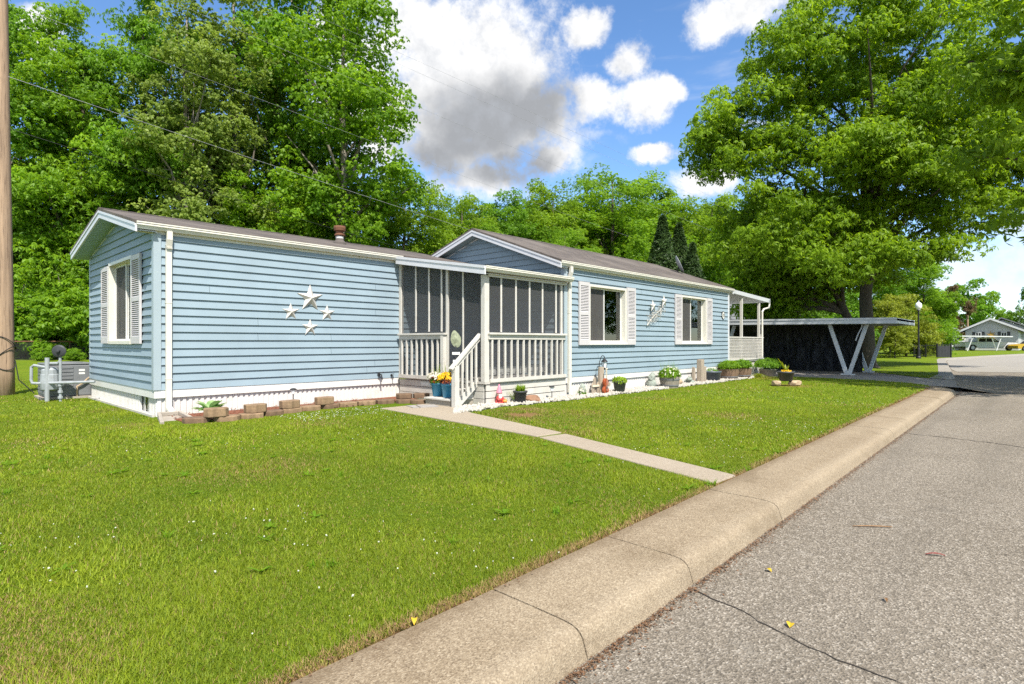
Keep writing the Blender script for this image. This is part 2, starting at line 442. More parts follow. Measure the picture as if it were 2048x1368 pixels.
    def mesh(s, name, material, off=(0, 0, 0), smooth=False, tint=None):
        me = bpy.data.meshes.new(name)
        o = Vector(off)
        me.from_pydata([tuple(Vector(v) - o) for v in s.v], [], s.f)
        if smooth:
            me.polygons.foreach_set('use_smooth', [True] * len(me.polygons))
        if tint:
            at_ = me.attributes.new('tint', 'FLOAT', 'POINT')
            r = RNG.random(len(s.v)); at_.data.foreach_set('value', np.asarray(tint[0] + (tint[1] - tint[0]) * r, dtype=np.float32))
        me.materials.append(material); me.validate(); me.update()
        return me
    def build(s, name, material, parent=None, smooth=False, bevel=0, tint=None, loc=None):
        root = parent
        while root is not None and root.parent is not None: root = root.parent
        off = tuple(root.location) if root is not None else (loc or (0, 0, 0))
        me = s.mesh(name, material, off, smooth, tint)
        o = bpy.data.objects.new(name, me); C.objects.link(o)
        if parent is not None: o.parent = parent
        elif loc: o.location = loc
        if bevel:
            bv = o.modifiers.new('bevel', 'BEVEL'); bv.width = bevel; bv.segments = 2; bv.limit_method = 'ANGLE'
        return o

def tag(o, label=None, cat=None, group=None, kind=None):
    if label: o['label'] = label
    if cat: o['category'] = cat
    if group: o['group'] = group
    if kind: o['kind'] = kind
    return o

def thing(name, label, cat, loc=(0, 0, 0), group=None, rotz=0):
    o = bpy.data.objects.new(name, None); C.objects.link(o)
    o.empty_display_size = .2; o.location = loc; o.rotation_euler = (0, 0, rotz)
    return tag(o, label, cat, group)

def dup(root, loc, rotz=0, scale=1, label=None, group=None):
    r = root.copy(); C.objects.link(r); r.location = loc; r.rotation_euler = (0, 0, rotz); r.scale = (scale,) * 3 if isinstance(scale, (int, float)) else scale
    if label: r['label'] = label
    if group: r['group'] = group
    for ch in list(root.children):
        c = ch.copy(); C.objects.link(c); c.parent = r
        for g in list(ch.children):
            d = g.copy(); C.objects.link(d); d.parent = c
    return r

def np_mesh(name, verts, faces_n, material, tint=None, smooth=False):
    """verts (N,3); faces are consecutive groups of faces_n vertices"""
    me = bpy.data.meshes.new(name); n = len(verts); k = n // faces_n
    me.vertices.add(n); me.vertices.foreach_set('co', verts.astype(np.float32).ravel())
    me.loops.add(n); me.loops.foreach_set('vertex_index', np.arange(n, dtype=np.int32))
    me.polygons.add(k); me.polygons.foreach_set('loop_start', np.arange(0, n, faces_n, dtype=np.int32))
    if tint is not None:
        a = me.attributes.new('tint', 'FLOAT', 'POINT'); a.data.foreach_set('value', tint.astype(np.float32))
    me.materials.append(material); me.update(calc_edges=True)
    return me

def link_mesh(name, me, parent=None, loc=None):
    o = bpy.data.objects.new(name, me); C.objects.link(o)
    if parent is not None: o.parent = parent
    if loc: o.location = loc
    return o

# ------------------------------------------------------------------ foliage
def unit(v):
    return v / np.maximum(np.linalg.norm(v, axis=1, keepdims=True), 1e-6)

def rosettes(P, Nn, size, rng, k=6, width=.3, droop=(.1, .8), tint=None):
    """k pointed leaves round each sprig; returns quad vertices (4 per leaf) and tint"""
    n = len(P); Nn = unit(Nn)
    h = np.where(np.abs(Nn[:, 2:3]) > .9, np.array([[1., 0, 0]]), np.array([[0, 0, 1.]]))
    e1 = unit(np.cross(Nn, h)); e2 = np.cross(Nn, e1)
    V = np.empty((n, k, 4, 3)); T = np.empty((n, k, 4))
    ph0 = rng.uniform(0, 6.28, n)
    for j in range(k):
        ph = ph0 + 6.283 * j / k + rng.normal(0, .35, n)
        be = rng.uniform(droop[0], droop[1], n)
        d = (e1 * np.cos(ph)[:, None] + e2 * np.sin(ph)[:, None]) * np.cos(be)[:, None] - Nn * np.sin(be)[:, None]
        d[:, 2] -= .15
        d = unit(d)
        s_ = size * rng.uniform(.65, 1.25, n)
        sd = unit(np.cross(d, Nn) + rng.normal(0, .25, (n, 3)))
        w = (s_ * width * .5)[:, None]; L = s_[:, None]
        b = P + d * L * .06
        V[:, j, 0] = b; V[:, j, 1] = P + d * L * .5 + sd * w + Nn * L * .05
        V[:, j, 2] = P + d * L; V[:, j, 3] = P + d * L * .5 - sd * w + Nn * L * .05
        tt = np.clip((tint if tint is not None else .5) + rng.normal(0, .13, n), 0, 1)
        T[:, j, :] = tt[:, None]
    return V.reshape(-1, 3), T.reshape(-1)

def crown_points(lobes, npads, pad_r, per_pad, rng, inner=.35):
    """pads of sprigs spread through ellipsoid lobes (cx,cy,cz,rx,ry,rz); returns sprig points, normals, pad tints and pad centres"""
    L = np.array(lobes, float); vol = L[:, 3] * L[:, 4] * L[:, 5]; vol = vol ** .75; vol /= vol.sum()
    which = rng.choice(len(L), npads, p=vol)
    d = unit(rng.normal(0, 1, (npads, 3))); r = rng.uniform(inner ** 2.2, 1, npads) ** (1 / 2.2)
    pc = L[which, :3] + d * r[:, None] * L[which, 3:]
    pr = pad_r * rng.uniform(.6, 1.35, npads)
    pt = np.clip(.5 + rng.normal(0, .16, npads) + .10 * d[:, 2], .05, .95)
    q = rng.normal(0, 1, (npads, per_pad, 3)); q[..., 2] = q[..., 2] * .8 + .35
    q /= np.linalg.norm(q, axis=2, keepdims=True)
    rr = rng.uniform(.25, 1.05, (npads, per_pad, 1)) ** .6
    off = q * rr * pr[:, None, None]; off[..., 2] *= .62
    off[..., 2] -= .22 * pr[:, None] * (np.linalg.norm(off[..., :2], axis=2) / pr[:, None]) ** 2
    P = (pc[:, None, :] + off).reshape(-1, 3)
    Nn = q * .7 + np.array([0, 0, .75]) + d[:, None, :] * .35 + rng.normal(0, .35, q.shape)
    return P, Nn.reshape(-1, 3), np.repeat(pt, per_pad), pc

def crown_mesh(name, lobes, npads, pad_r, per_pad, leaf, material, seed, k=6, width=.34, inner=.35):
    rng = np.random.default_rng(seed)
    P, Nn, T, pc = crown_points(lobes, npads, pad_r, per_pad, rng, inner)
    V, tt = rosettes(P, Nn, leaf, rng, k, width, (.25, 1.25), tint=T)
    return np_mesh(name, V, 4, material, tt), pc

def trunk_mesh(name, path, r0, r1, pads, material, seed, nlimb=14, zmin=.3, twig=.03):
    """tapered trunk with root flare and limbs that reach into the crown's pads"""
    rnd = random.Random(seed); mb = MB()
    P = [Vector(p) for p in path]; n = len(P)
    R = [r0 + (r1 - r0) * k / (n - 1) for k in range(n)]
    pts = [P[0] - Vector((0, 0, .15)), P[0] + Vector((0, 0, .05)), P[0] + (P[1] - P[0]) * .12] + P[1:]
    rr = [r0 * 1.7, r0 * 1.35, r0 * 1.03] + R[1:]
    mb.tube(pts, rr, 12)
    H = P[-1].z
    idx = list(range(len(pads))); rnd.shuffle(idx)
    for i in idx[:nlimb]:
        t = Vector(pads[i]); zt = min(max(t.z * rnd.uniform(.45, .8), H * zmin), H * .97)
        k = 0
        while k < n - 2 and P[k + 1].z < zt: k += 1
        f = (zt - P[k].z) / max(P[k + 1].z - P[k].z, .01); f = min(max(f, 0), 1)
        s_ = P[k].lerp(P[k + 1], f); rs = (R[k] + (R[k + 1] - R[k]) * f) * rnd.uniform(.35, .6)
        mid = s_.lerp(t, .5) + Vector((rnd.uniform(-.4, .4), rnd.uniform(-.4, .4), (t - s_).length * .08))
        q1 = s_.lerp(mid, .5) + Vector((0, 0, .12)); q3 = mid.lerp(t, .5)
        mb.tube([s_, q1, mid, q3, t], [rs, rs * .8, rs * .6, rs * .4, twig * .5], 6)
        for _ in range(2):
            j = min(range(len(pads)), key=lambda a: (Vector(pads[a]) - mid).length + rnd.uniform(0, 3))
            e = Vector(pads[j])
            if (e - mid).length < 5: mb.tube([mid, mid.lerp(e, .5) + Vector((0, 0, .15)), e], [rs * .45, rs * .3, twig * .4], 5)
    return mb.mesh(name, material, smooth=True)
# ================================================================== SETTING
def sheet(name, poly, z, material, label=None):
    bm = bmesh.new(); vs = [bm.verts.new((x, y, z)) for x, y in poly]; f = bm.faces.new(vs); bm.normal_update()
    if f.normal.z < 0: f.normal_flip()
    bmesh.ops.triangulate(bm, faces=bm.faces[:], ngon_method='EAR_CLIP')
    me = bpy.data.meshes.new(name); bm.to_mesh(me); bm.free(); me.materials.append(material)
    return tag(link_mesh(name, me), kind='structure')

sheet('ground', [(-700, -700), (900, -700), (900, 900), (-700, 900)], -.2, M['lawn'])
def drift(x): return .0165 * (x - 2)
LAWN = [(-60, 2.02 + drift(-60) * .3)] + [(x, 2.02 + drift(x)) for x in (-20, 2, 8, 14, 19.4)] + [(20.2, 2.5), (21.0, 3.0), (21.6, 4.2), (22.0, 5.8), (21.9, 6.9), (21.2, 7.6), (21.3, 12.5), (30.2, 12.5), (30.0, 8.2),
        (28.6, 5.9), (26.5, 4.5), (24.6, 3.25), (24.0, 2.66), (27.5, 2.8), (36, 3.75), (50, 5.4), (54, 5.75), (66, 4.1), (80, 1.8), (130, -8), (700, -130), (700, 700), (-500, 700), (-500, 2)]
sheet('lawn', LAWN, 0, M['lawn'])
sheet('road', [(-80, -8), (160, -8), (160, 9), (-80, 9)], -.12, M['asphalt'])
sheet('driveway', [(20.0, 1.7), (21.0, 1.9), (23.6, 2.2), (24.3, 2.9), (24.6, 3.25), (26.5, 4.5), (28.6, 5.9), (30.0, 8.2), (30.2, 12.6), (21.2, 12.6), (21.1, 7.5), (21.9, 6.9), (22.1, 5.8), (21.7, 4.2), (21.1, 3.0), (20.3, 2.5)], -.012, M['drive'])
# sloping apron between driveway and road
mb = MB(); mb.face((19.9, 1.72, -.013), (19.7, .95, -.116), (24.6, 1.45, -.116), (23.9, 2.3, -.013)); mb.face((23.9, 2.3, -.013), (24.6, 1.45, -.116), (26.0, 2.3, -.116), (24.6, 3.2, -.013))
tag(mb.build('driveway_apron', M['asphalt']), kind='structure')
# far pale concrete crossing
sheet('concrete_pad', [(33, 3.0), (37, -4.5), (75, -3.5), (82, 1.2), (66, 3.7), (54, 5.4), (50, 5.1), (36, 3.5)], -.112, M['pad'])

# wide old kerb with a rounded front edge, cut into lengths by open joints
prof = [(0, .012), (-.12, .011), (-.25, .009), (-.38, .007), (-.45, .005), (-.495, .0), (-.522, -.010), (-.540, -.024), (-.553, -.042), (-.562, -.07), (-.573, -.105), (-.585, -.135)]
cuts = [-30, -12, -6, -3, -1.2, .4, 2.02, 3.06, 4.62, 6.45, 9.6, 12.7, 15.8, 18.1]
mb = MB()
for a, b2 in zip(cuts[:-1], cuts[1:]):
    xs = np.linspace(a + .004, b2 - .004, max(2, int((b2 - a) / .25)))
    dz = random.uniform(-.006, .006) if a > 0 else 0
    i0 = len(mb.v)
    for x in xs:
        wob = .008 * mnoise.noise(Vector((x * 1.7, 0, 0)))
        for (dy, z) in prof: mb.v.append((x, 2.02 + drift(x) + dy + (wob if dy < -.4 else wob * .6), z + dz + .004 * mnoise.noise(Vector((x * 2.3, dy * 4, 3)))))
    n = len(prof)
    for k in range(len(xs) - 1):
        for j in range(n - 1):
            A = i0 + k * n + j; mb.f.append((A, A + n, A + n + 1, A + 1))
    mb.face(*[mb.v[i0 + j] for j in range(n)]); mb.face(*[mb.v[i0 + (len(xs) - 1) * n + j] for j in reversed(range(n))])
# rounded end that turns in to the driveway
n = len(prof); i0 = len(mb.v)
for k in range(9):
    t = k / 8 * math.pi * .62
    ox, oy = 18.12, 2.02 + drift(18.1) + .35
    for (dy, z) in prof:
        R = .35 - dy + (k / 8) * .25
        mb.v.append((ox + R * math.sin(t) * 2.0, oy - R * math.cos(t), z - .012 * k / 8))
for k in range(8):
    for j in range(n - 1):
        A = i0 + k * n + j; mb.f.append((A, A + n, A + n + 1, A + 1))
mb.f.append(tuple(i0 + 8 * n + j for j in reversed(range(n))))
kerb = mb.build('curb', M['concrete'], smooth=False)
for p in kerb.data.polygons: p.use_smooth = len(p.vertices) == 4
tag(kerb, kind='structure')
# pale edge strip beyond the driveway
mb = MB(); pl = [(24.05, 2.5), (27.5, 2.62), (36, 3.58), (50, 5.22), (54, 5.55), (66, 3.9), (80, 1.62), (100, -2.4)]
for (x0, y0), (x1, y1) in zip(pl[:-1], pl[1:]):
    L = math.hypot(x1 - x0, y1 - y0); nx, ny = -(y1 - y0) / L, (x1 - x0) / L
    w = .45
    mb.face((x0, y0, .006), (x1, y1, .006), (x1 + nx * w, y1 + ny * w, .006), (x0 + nx * w, y0 + ny * w, .006))
    mb.face((x1, y1, .006), (x0, y0, .006), (x0 - nx * .06, y0 - ny * .06, -.13), (x1 - nx * .06, y1 - ny * .06, -.13))
tag(mb.build('edge_strip', M['pad']), kind='structure')

# front walk: two slabs
mb = MB(); mb.prism([(4.88, 2.13), (5.30, 2.11), (6.12, 4.74), (5.66, 4.82)], 'z', -.1, .014); mb.prism([(5.69, 4.89), (6.16, 4.84), (6.78, 7.3), (7.14, 8.1), (7.14, 9.05), (6.1, 9.06)], 'z', -.1, .018)
tag(mb.build('walkway', M['walk'], bevel=.012), kind='structure')
mb = MB()
mb.prism([(6.62, 8.55), (6.95, 8.42), (7.08, 8.72), (6.80, 8.92)], 'z', .0175, .032); mb.prism([(6.50, 8.62), (6.60, 8.57), (6.76, 8.93), (6.62, 9.0)], 'z', .0175, .03)
tag(mb.build('slate_paver', M['slate'], loc=(6.8, 8.7, .0175)), 'thin grey slate pavers lying on the walkway in front of the porch step', 'paver')

# cracks in the road
def ribbon(name, pts, w, z, seed):
    mb = MB(); rnd = random.Random(seed); P = []
    for (x0, y0), (x1, y1) in zip(pts[:-1], pts[1:]):
        m = max(3, int(math.hypot(x1 - x0, y1 - y0) / .05))
        for k in range(m):
            t = k / m; P.append((x0 + (x1 - x0) * t + rnd.gauss(0, .010), y0 + (y1 - y0) * t + rnd.gauss(0, .006)))
    for k in range(len(P) - 1):
        (x0, y0), (x1, y1) = P[k], P[k + 1]; L = math.hypot(x1 - x0, y1 - y0) + 1e-6; a = w * (.45 + rnd.random()) / 2
        nx, ny = -(y1 - y0) / L * a, (x1 - x0) / L * a
        mb.face((x0 - nx, y0 - ny, z), (x1 - nx, y1 - ny, z), (x1 + nx, y1 + ny, z), (x0 + nx, y0 + ny, z))
    return tag(mb.build(name, M['crack']), kind='structure')
ribbon('road_crack', [(2.97, 1.40), (2.95, 1.25), (2.90, 1.08), (2.78, .82), (2.75, .6), (2.73, .4), (2.7, -1)], .008, -.1165, 1)
ribbon('road_crack', [(10.25, 1.5), (10.22, 1.0), (10.07, .46), (9.95, .2), (9.8, -1.5)], .02, -.1165, 2)

# ------------------------------------------------------------------ numbers of the house
X0, YF, YB, X1 = 2.87, 10.82, 15.6, 7.74
X2, YR, YRB, X3 = 10.28, 8.01, 13.45, 19.42
ZS, ZT = .445, .311

def siding(mb, axis, c, lo, hi, z0, z1, h=.14, holes=(), step=1.3):
    """lapped courses on the plane axis=c facing the negative axis; lo, hi: limits along the wall (numbers or functions of z); holes: (a0, a1, z0, z1)"""
    F = lambda g, z: g(z) if callable(g) else g
    def P(a, off, z): return (a, c - off, z) if axis == 'y' else (c - off, a, z)
    def quad(p, q, r, s): mb.face(p, q, r, s) if axis == 'y' else mb.face(q, p, s, r)
    z = z0; k = 0
    while z < z1 - .005:
        zb = min(z + h, z1)
        zs = sorted({z, zb} | {t for hh in holes for t in hh[2:] if z < t < zb})
        for za, zc in zip(zs[:-1], zs[1:]):
            oa = .032 - .028 * (za - z) / h; oc = .032 - .028 * (zc - z) / h
            segs = [(None, None)]
            cut = sorted([hh for hh in holes if hh[2] < (za + zc) / 2 < hh[3]])
            iv = []; s0 = None
            for hh in cut: iv.append((s0, hh[0])); s0 = hh[1]
            iv.append((s0, None))
            for a, b in iv:
                la, lc = (F(lo, za), F(lo, zc)) if a is None else (a, a)
                ha, hc = (F(hi, za), F(hi, zc)) if b is None else (b, b)
                if ha - la < .01: continue
                m = max(1, int((ha - la) / step))
                for j in range(m):
                    t0, t1 = j / m, (j + 1) / m
                    a0, a1 = la + (ha - la) * t0, la + (ha - la) * t1; c0, c1 = lc + (hc - lc) * t0, lc + (hc - lc) * t1
                    w0 = .0015 * mnoise.noise(Vector((a0 * .8, k * 3.7, c))); w1 = .0015 * mnoise.noise(Vector((a1 * .8, k * 3.7, c)))
                    if hc - lc < .01: mb.face(*( [P(a0, oa + w0, za), P(a1, oa + w1, za), P((c0 + c1) / 2, oc, zc)] if axis == 'y' else [P(a1, oa + w1, za), P(a0, oa + w0, za), P((c0 + c1) / 2, oc, zc)]))
                    else: quad(P(a0, oa + w0, za), P(a1, oa + w1, za), P(c1, oc + w1, zc), P(c0, oc + w0, zc))
                    if za == z: quad(P(a0, .0, za), P(a1, .0, za), P(a1, oa + w1, za), P(a0, oa + w0, za))
        z = zb; k += 1

SEAMF = []
def paint_seams(o):
    o.data.materials.append(M['seam'])
    for i in SEAMF:
        if i < len(o.data.polygons): o.data.polygons[i].material_index = 1
    SEAMF.clear()
def seams(mb, axis, c, spots):
    for a, z in spots:
        P = (lambda a_, o, z_: (a_, c - o, z_)) if axis == 'y' else (lambda a_, o, z_: (c - o, a_, z_))
        mb.face(P(a, .034, z), P(a + .007, .034, z), P(a + .007, .0075, z + .137), P(a, .0075, z + .137)); SEAMF.append(len(mb.f) - 1)

HOME = thing('mobile_home', 'long pale blue single storey mobile home with white shutters, white skirting and brown shingle roof', 'house', (X0, YF, 0))
# ---- walls
EWH = (12.10, 13.66, 1.27, 2.76)       # end window opening (Y, Z)
W1H = (11.25, 12.80, 1.25, 2.58); W2H = (15.98, 17.58, 1.25, 2.60)
LP, LPZ = 13.15, 3.80                   # left ridge
def lroof(y): return 3.215 + (LPZ - 3.215) * (y - 10.66) / (LP - 10.66) if y < LP else LPZ - (LPZ - 3.26) * (y - LP) / (15.82 - LP)
RP, RPZ = 10.78, 4.17
def rroof(y): return 3.085 + (RPZ - 3.085) * (y - 7.86) / (RP - 7.86) if y < RP else RPZ - (RPZ - 3.30) * (y - RP) / (13.65 - RP)
def inv(f, pk, a, b, z, side):
    lo_, hi_ = (a, pk) if side < 0 else (pk, b)
    for _ in range(40):
        m = (lo_ + hi_) / 2
        if (f(m) > z) == (side < 0): hi_ = m
        else: lo_ = m
    return lo_
mb = MB()
siding(mb, 'y', YF, X0, X2, ZS, 3.08)
seams(mb, 'y', YF, [(4.55, ZS + .14 * 6), (4.55, ZS + .14 * 8), (6.05, ZS + .14 * 6), (6.05, ZS + .14 * 4), (7.12, ZS + .14 * 10), (7.12, ZS + .14 * 14), (7.1, ZS + .14 * 2), (6.9, ZS + .14), (3.7, ZS + .14 * 12)])
def lw_lo(z): return YF if z < 3.1 else max(YF, inv(lambda y: lroof(y) - .08, LP, YF, YB, z, -1))
def lw_hi(z): return YB if z < 3.1 else min(YB, inv(lambda y: lroof(y) - .08, LP, YF, YB, z, 1))
siding(mb, 'x', X0, lw_lo, lw_hi, ZS, LPZ - .09, holes=[EWH])
mb.box(X0 + .02, X2, YB - .05, YB, ZS, 3.1)
w = mb.build('siding_wall', M['siding'], HOME); paint_seams(w)
mb = MB()
siding(mb, 'y', YR, X2, X3, ZS, 2.98, holes=[W1H, W2H])
seams(mb, 'y', YR, [(11.55, ZS + .14 * 17), (13.65, ZS + .14 * 15), (13.65, ZS + .14 * 4), (18.1, ZS + .14 * 16), (18.1, ZS + .14), (11.6, ZS + .14 * 3), (14.6, ZS + .14 * 12)])
def rw_lo(z): return YR if z < 3.0 else max(YR, inv(lambda y: rroof(y) - .08, RP, YR, YRB, z, -1))
def rw_hi(z): return YRB if z < 3.2 else min(YRB, inv(lambda y: rroof(y) - .08, RP, YR, YRB, z, 1))
siding(mb, 'x', X2, rw_lo, rw_hi, ZS, RPZ - .09)
seams(mb, 'x', X2, [(9.6, 3.245)])
mb.box(X3 - .04, X3, YR + .02, YRB, ZS, 3.0); mb.box(X2, X3, YRB - .05, YRB, ZS, 3.1)
mb.prism([(YR, 3.0), (YRB, 3.0), (RP, RPZ - .1)], 'x', X3 - .04, X3)
paint_seams(mb.build('siding_wall', M['siding'], HOME))
# corner boards
for n_, (cx, cy, ztop) in enumerate(((X0, YF, 3.06), (X2, YR, 2.93), (X3, YR, 2.93))):
    mb = MB()
    if n_ < 2:
        mb.box(cx - .038, cx + .075, cy - .038, cy - .001, ZS + .002, ztop); mb.box(cx - .038, cx - .001, cy - .001, cy + .07, ZS + .002, ztop)
    else: mb.box(cx - .055, cx + .034, cy - .038, cy - .001, ZS + .002, ztop); mb.box(cx + .001, cx + .028, cy - .001, cy + .07, ZS + .002, ztop)
    mb.build('corner_board', M['trim_blue'] if n_ < 2 else M['fascia'], HOME)
mb = MB(); mb.box(X0 - .024, X0 - .001, YB - .08, YB + .02, ZS + .002, 3.1); mb.build('corner_board', M['trim_blue'], HOME)
# skirting: ribbed white metal panels under a white band
def ribbed(mb, axis, c, a0, a1, z0, z1, pitch=.095, holes=()):
    a = a0; k = 0
    while a < a1 - .01:
        b = min(a + pitch, a1); o = .020
        if not any(h0 < (a + b) / 2 < h1 for h0, h1 in holes):
            pts = [(a, 0), (a + pitch * .14, o), (a + pitch * .62, o), (a + pitch * .76, 0), (b, 0)]
            for (p, po), (q, qo) in zip(pts[:-1], pts[1:]):
                if axis == 'y': mb.face((p, c - po, z0), (q, c - qo, z0), (q, c - qo, z1), (p, c - po, z1))
                else: mb.face((c - qo, q, z0), (c - po, p, z0), (c - po, p, z1), (c - qo, q, z1))
        a = b; k += 1
mb = MB(); ribbed(mb, 'y', YF + .03, X0 + .03, X1 + .1, -.02, ZT + .01)
mb.box(X0 + .03, X0 + .09, YF + .012, YF + .03, -.02, ZT)
s1 = mb.build('skirting', M['skirt'], HOME)
mb = MB(); ribbed(mb, 'x', X0 + .03, YF + .05, 11.25, -.02, ZT + .01); mb.box(X0 + .012, X0 + .03, YF + .03, YF + .09, -.02, ZT); mb.build('skirting', M['skirt'], HOME)
mb = MB(); ribbed(mb, 'x', X0 + .03, 11.82, YB, -.02, ZT + .01); s2 = mb.build('skirting', M['skirt'], HOME)
mb = MB(); mb.box(X0 + .02, X0 + .045, 11.25, 11.29, .02, .31); mb.box(X0 + .02, X0 + .045, 11.78, 11.82, .02, .31); mb.box(X0 + .015, X0 + .05, 11.25, 11.82, .0, .03); mb.box(X0 + .028, X0 + .04, 11.54, 11.56, .03, .31)
sf = mb.build('skirting_frame', M['skirt'], HOME)
mb = MB(); mb.box(X0 + .05, X0 + .055, 11.25, 11.82, .0, .31); mb.build('skirting_pane', M['glass'], sf)
mb = MB(); mb.box(X0 + .10, X0 + .12, 11.1, 12.0, -.02, .32); mb.build('inner_panel', M['dark'], sf)
mb = MB(); mb.box(X0 - .05, X0 - .01, YF, YB + .02, -.03, .035); mb.build('bottom_rail', M['deck_wood'], HOME)
mb = MB(); ribbed(mb, 'y', YR + .03, X2 + .05, X3, -.02, ZT + .01); mb.box(X3 - .06, X3 - .03, YR, YRB, -.02, ZT)
s3 = mb.build('skirting', M['skirt'], HOME)
mb = MB(); mb.box(X0 - .022, X1 + .02, YF - .022, YF + .05, ZT, ZS - .002); mb.build('skirting_band', M['white'], HOME)
mb = MB(); mb.box(X0 - .022, X0 + .05, YF + .052, YB, ZT, ZS - .002); mb.build('skirting_band', M['white'], HOME)
mb = MB(); mb.box(X2 + .04, X3 + .02, YR - .022, YR + .05, ZT, ZS - .002); mb.build('skirting_band', M['white'], HOME)

# ---- roofs
def gable_roof(x0, x1, ya, pk, yb, f, zp):
    mb = MB(); th = .045
    for (y0, y1) in ((ya, pk), (pk, yb)):
        z0, z1 = f(y0), f(y1)
        mb.face((x0, y0, z0), (x1, y0, z0), (x1, y1, z1), (x0, y1, z1)); mb.face((x0, y0, z0 - th), (x0, y1, z1 - th), (x1, y1, z1 - th), (x1, y0, z0 - th))
        for x in (x0, x1): mb.face((x, y0, z0 - th), (x, y0, z0), (x, y1, z1), (x, y1, z1 - th))
        e, ze = (y0, z0) if y0 != pk else (y1, z1)
        mb.face((x0, e, ze - th), (x1, e, ze - th), (x1, e, ze), (x0, e, ze))
    r = mb.build('roof', M['shingles'], HOME)
    mb = MB()
    for k in range(int((x1 - x0) / .3)):
        xa = x0 + k * .3; mb.face((xa, pk - .13, f(pk - .13) + .006), (xa + .29, pk - .13, f(pk - .13) + .008), (xa + .29, pk, zp + .014), (xa, pk, zp + .012)); mb.face((xa, pk, zp + .012), (xa + .29, pk, zp + .014), (xa + .29, pk + .13, f(pk + .13) + .008), (xa, pk + .13, f(pk + .13) + .006))
    mb.build('ridge_cap', M['shingles'], r)
    return r
gable_roof(X0 - .335, X2 + .0, YF - .15, LP, 15.82, lroof, LPZ)
gable_roof(X2 - .29, X3 + .19, YR - .14, RP, 13.65, rroof, RPZ)
def rake(x, ya, pk, yb, f, h=.14, sx=.03):
    mb = MB()
    for (y0, y1) in ((ya, pk), (pk, yb)):
        for (d0, d1, o) in ((.047, .047 + h, 0), (.047, .09, .012)):
            z0, z1 = f(y0), f(y1); xx = x - o
            poly = [(y0, z0 - d1), (y1, z1 - d1), (y1, z1 - d0), (y0, z0 - d0)]
            if o: mb.prism(poly, 'x', x - o, x - .0015)
            else: mb.prism(poly, 'x', x, x + sx)
    return mb.build('rake_fascia', M['fascia'], HOME)
rake(X0 - .325, YF - .14, LP, 15.81, lroof)
rake(X2 - .28, YR - .13, RP, 13.64, rroof)
rake(X3 + .15, YR - .13, RP, 13.64, rroof)
def rsoffit(x0, x1, ya, pk, yb, f, m):
    mb = MB()
    for (y0, y1) in ((ya, pk), (pk, yb)):
        k = max(2, int(abs(y1 - y0) / .1))
        for j in range(k):
            a, b_ = y0 + (y1 - y0) * j / k, y0 + (y1 - y0) * (j + .93) / k
            mb.face((x0, a, f(a) - .17), (x0, b_, f(b_) - .17), (x1, b_, f(b_) - .17), (x1, a, f(a) - .17))
        mb.face((x0, y0, f(y0) - .162), (x0, y1, f(y1) - .162), (x1, y1, f(y1) - .162), (x1, y0, f(y0) - .162))
    return mb.build('soffit', m, HOME)
rsoffit(X0 - .295, X0 - .005, YF - .13, LP, 15.8, lroof, M['soffit'])
rsoffit(X2 - .25, X2 - .005, YR - .12, RP, 13.6, rroof, M['soffit'])
for xx, ya_, za_, pk_, pz_, yb_, zb_ in ((X0, YF, 3.10, LP, LPZ, YB, 3.10), (X2, YR, 2.97, RP, RPZ, YRB, 3.14)):
    mb = MB(); mb.beam((xx - .012, ya_ + .1, za_), (xx - .012, pk_, pz_ - .205), .02, .03); mb.beam((xx - .012, pk_, pz_ - .205), (xx - .012, yb_, zb_), .02, .03)
    mb.build('soffit_trim', M['fascia'], HOME)

# gutters with a rolled front lip, frieze boards, downspouts
def gutter(x0, x1, y, zt, parent=HOME, d=.115, h=.11):
    g = [(y + d, zt - .005), (y + d, zt - h), (y + .03, zt - h), (y + .012, zt - h * .62), (y - .006, zt - h * .5), (y - .004, zt - .028), (y - .012, zt - .022), (y - .012, zt), (y + .006, zt), (y + .01, zt - .03), (y + d - .01, zt - h + .03)]
    mb = MB(); mb.prism(g, 'x', x0, x1)
    mb.prism([(y + d, zt - .003), (y + d, zt - h - .002), (y + .03, zt - h - .002), (y - .008, zt - h * .5), (y - .014, zt)], 'x', x0 - .004, x0 - .0005); mb.prism([(y + d, zt - .003), (y + d, zt - h - .002), (y + .03, zt - h - .002), (y - .008, zt - h * .5), (y - .014, zt)], 'x', x1 + .0005, x1 + .004)
    return mb.build('gutter', M['gutter'], parent)
gutter(X0 - .30, X1 + .03, YF - .145, 3.205)
gutter(X2 - .26, X3 + .20, YR - .14, 3.075)
mb = MB(); mb.box(X0 - .28, X1 + .02, YF - .030, YF - .004, 3.045, 3.19); mb.build('frieze_board', M['gutter'], HOME)
mb = MB(); mb.box(X2 - .24, X3 + .14, YR - .028, YR - .004, 2.925, 3.06); mb.build('frieze_board', M['gutter'], HOME)
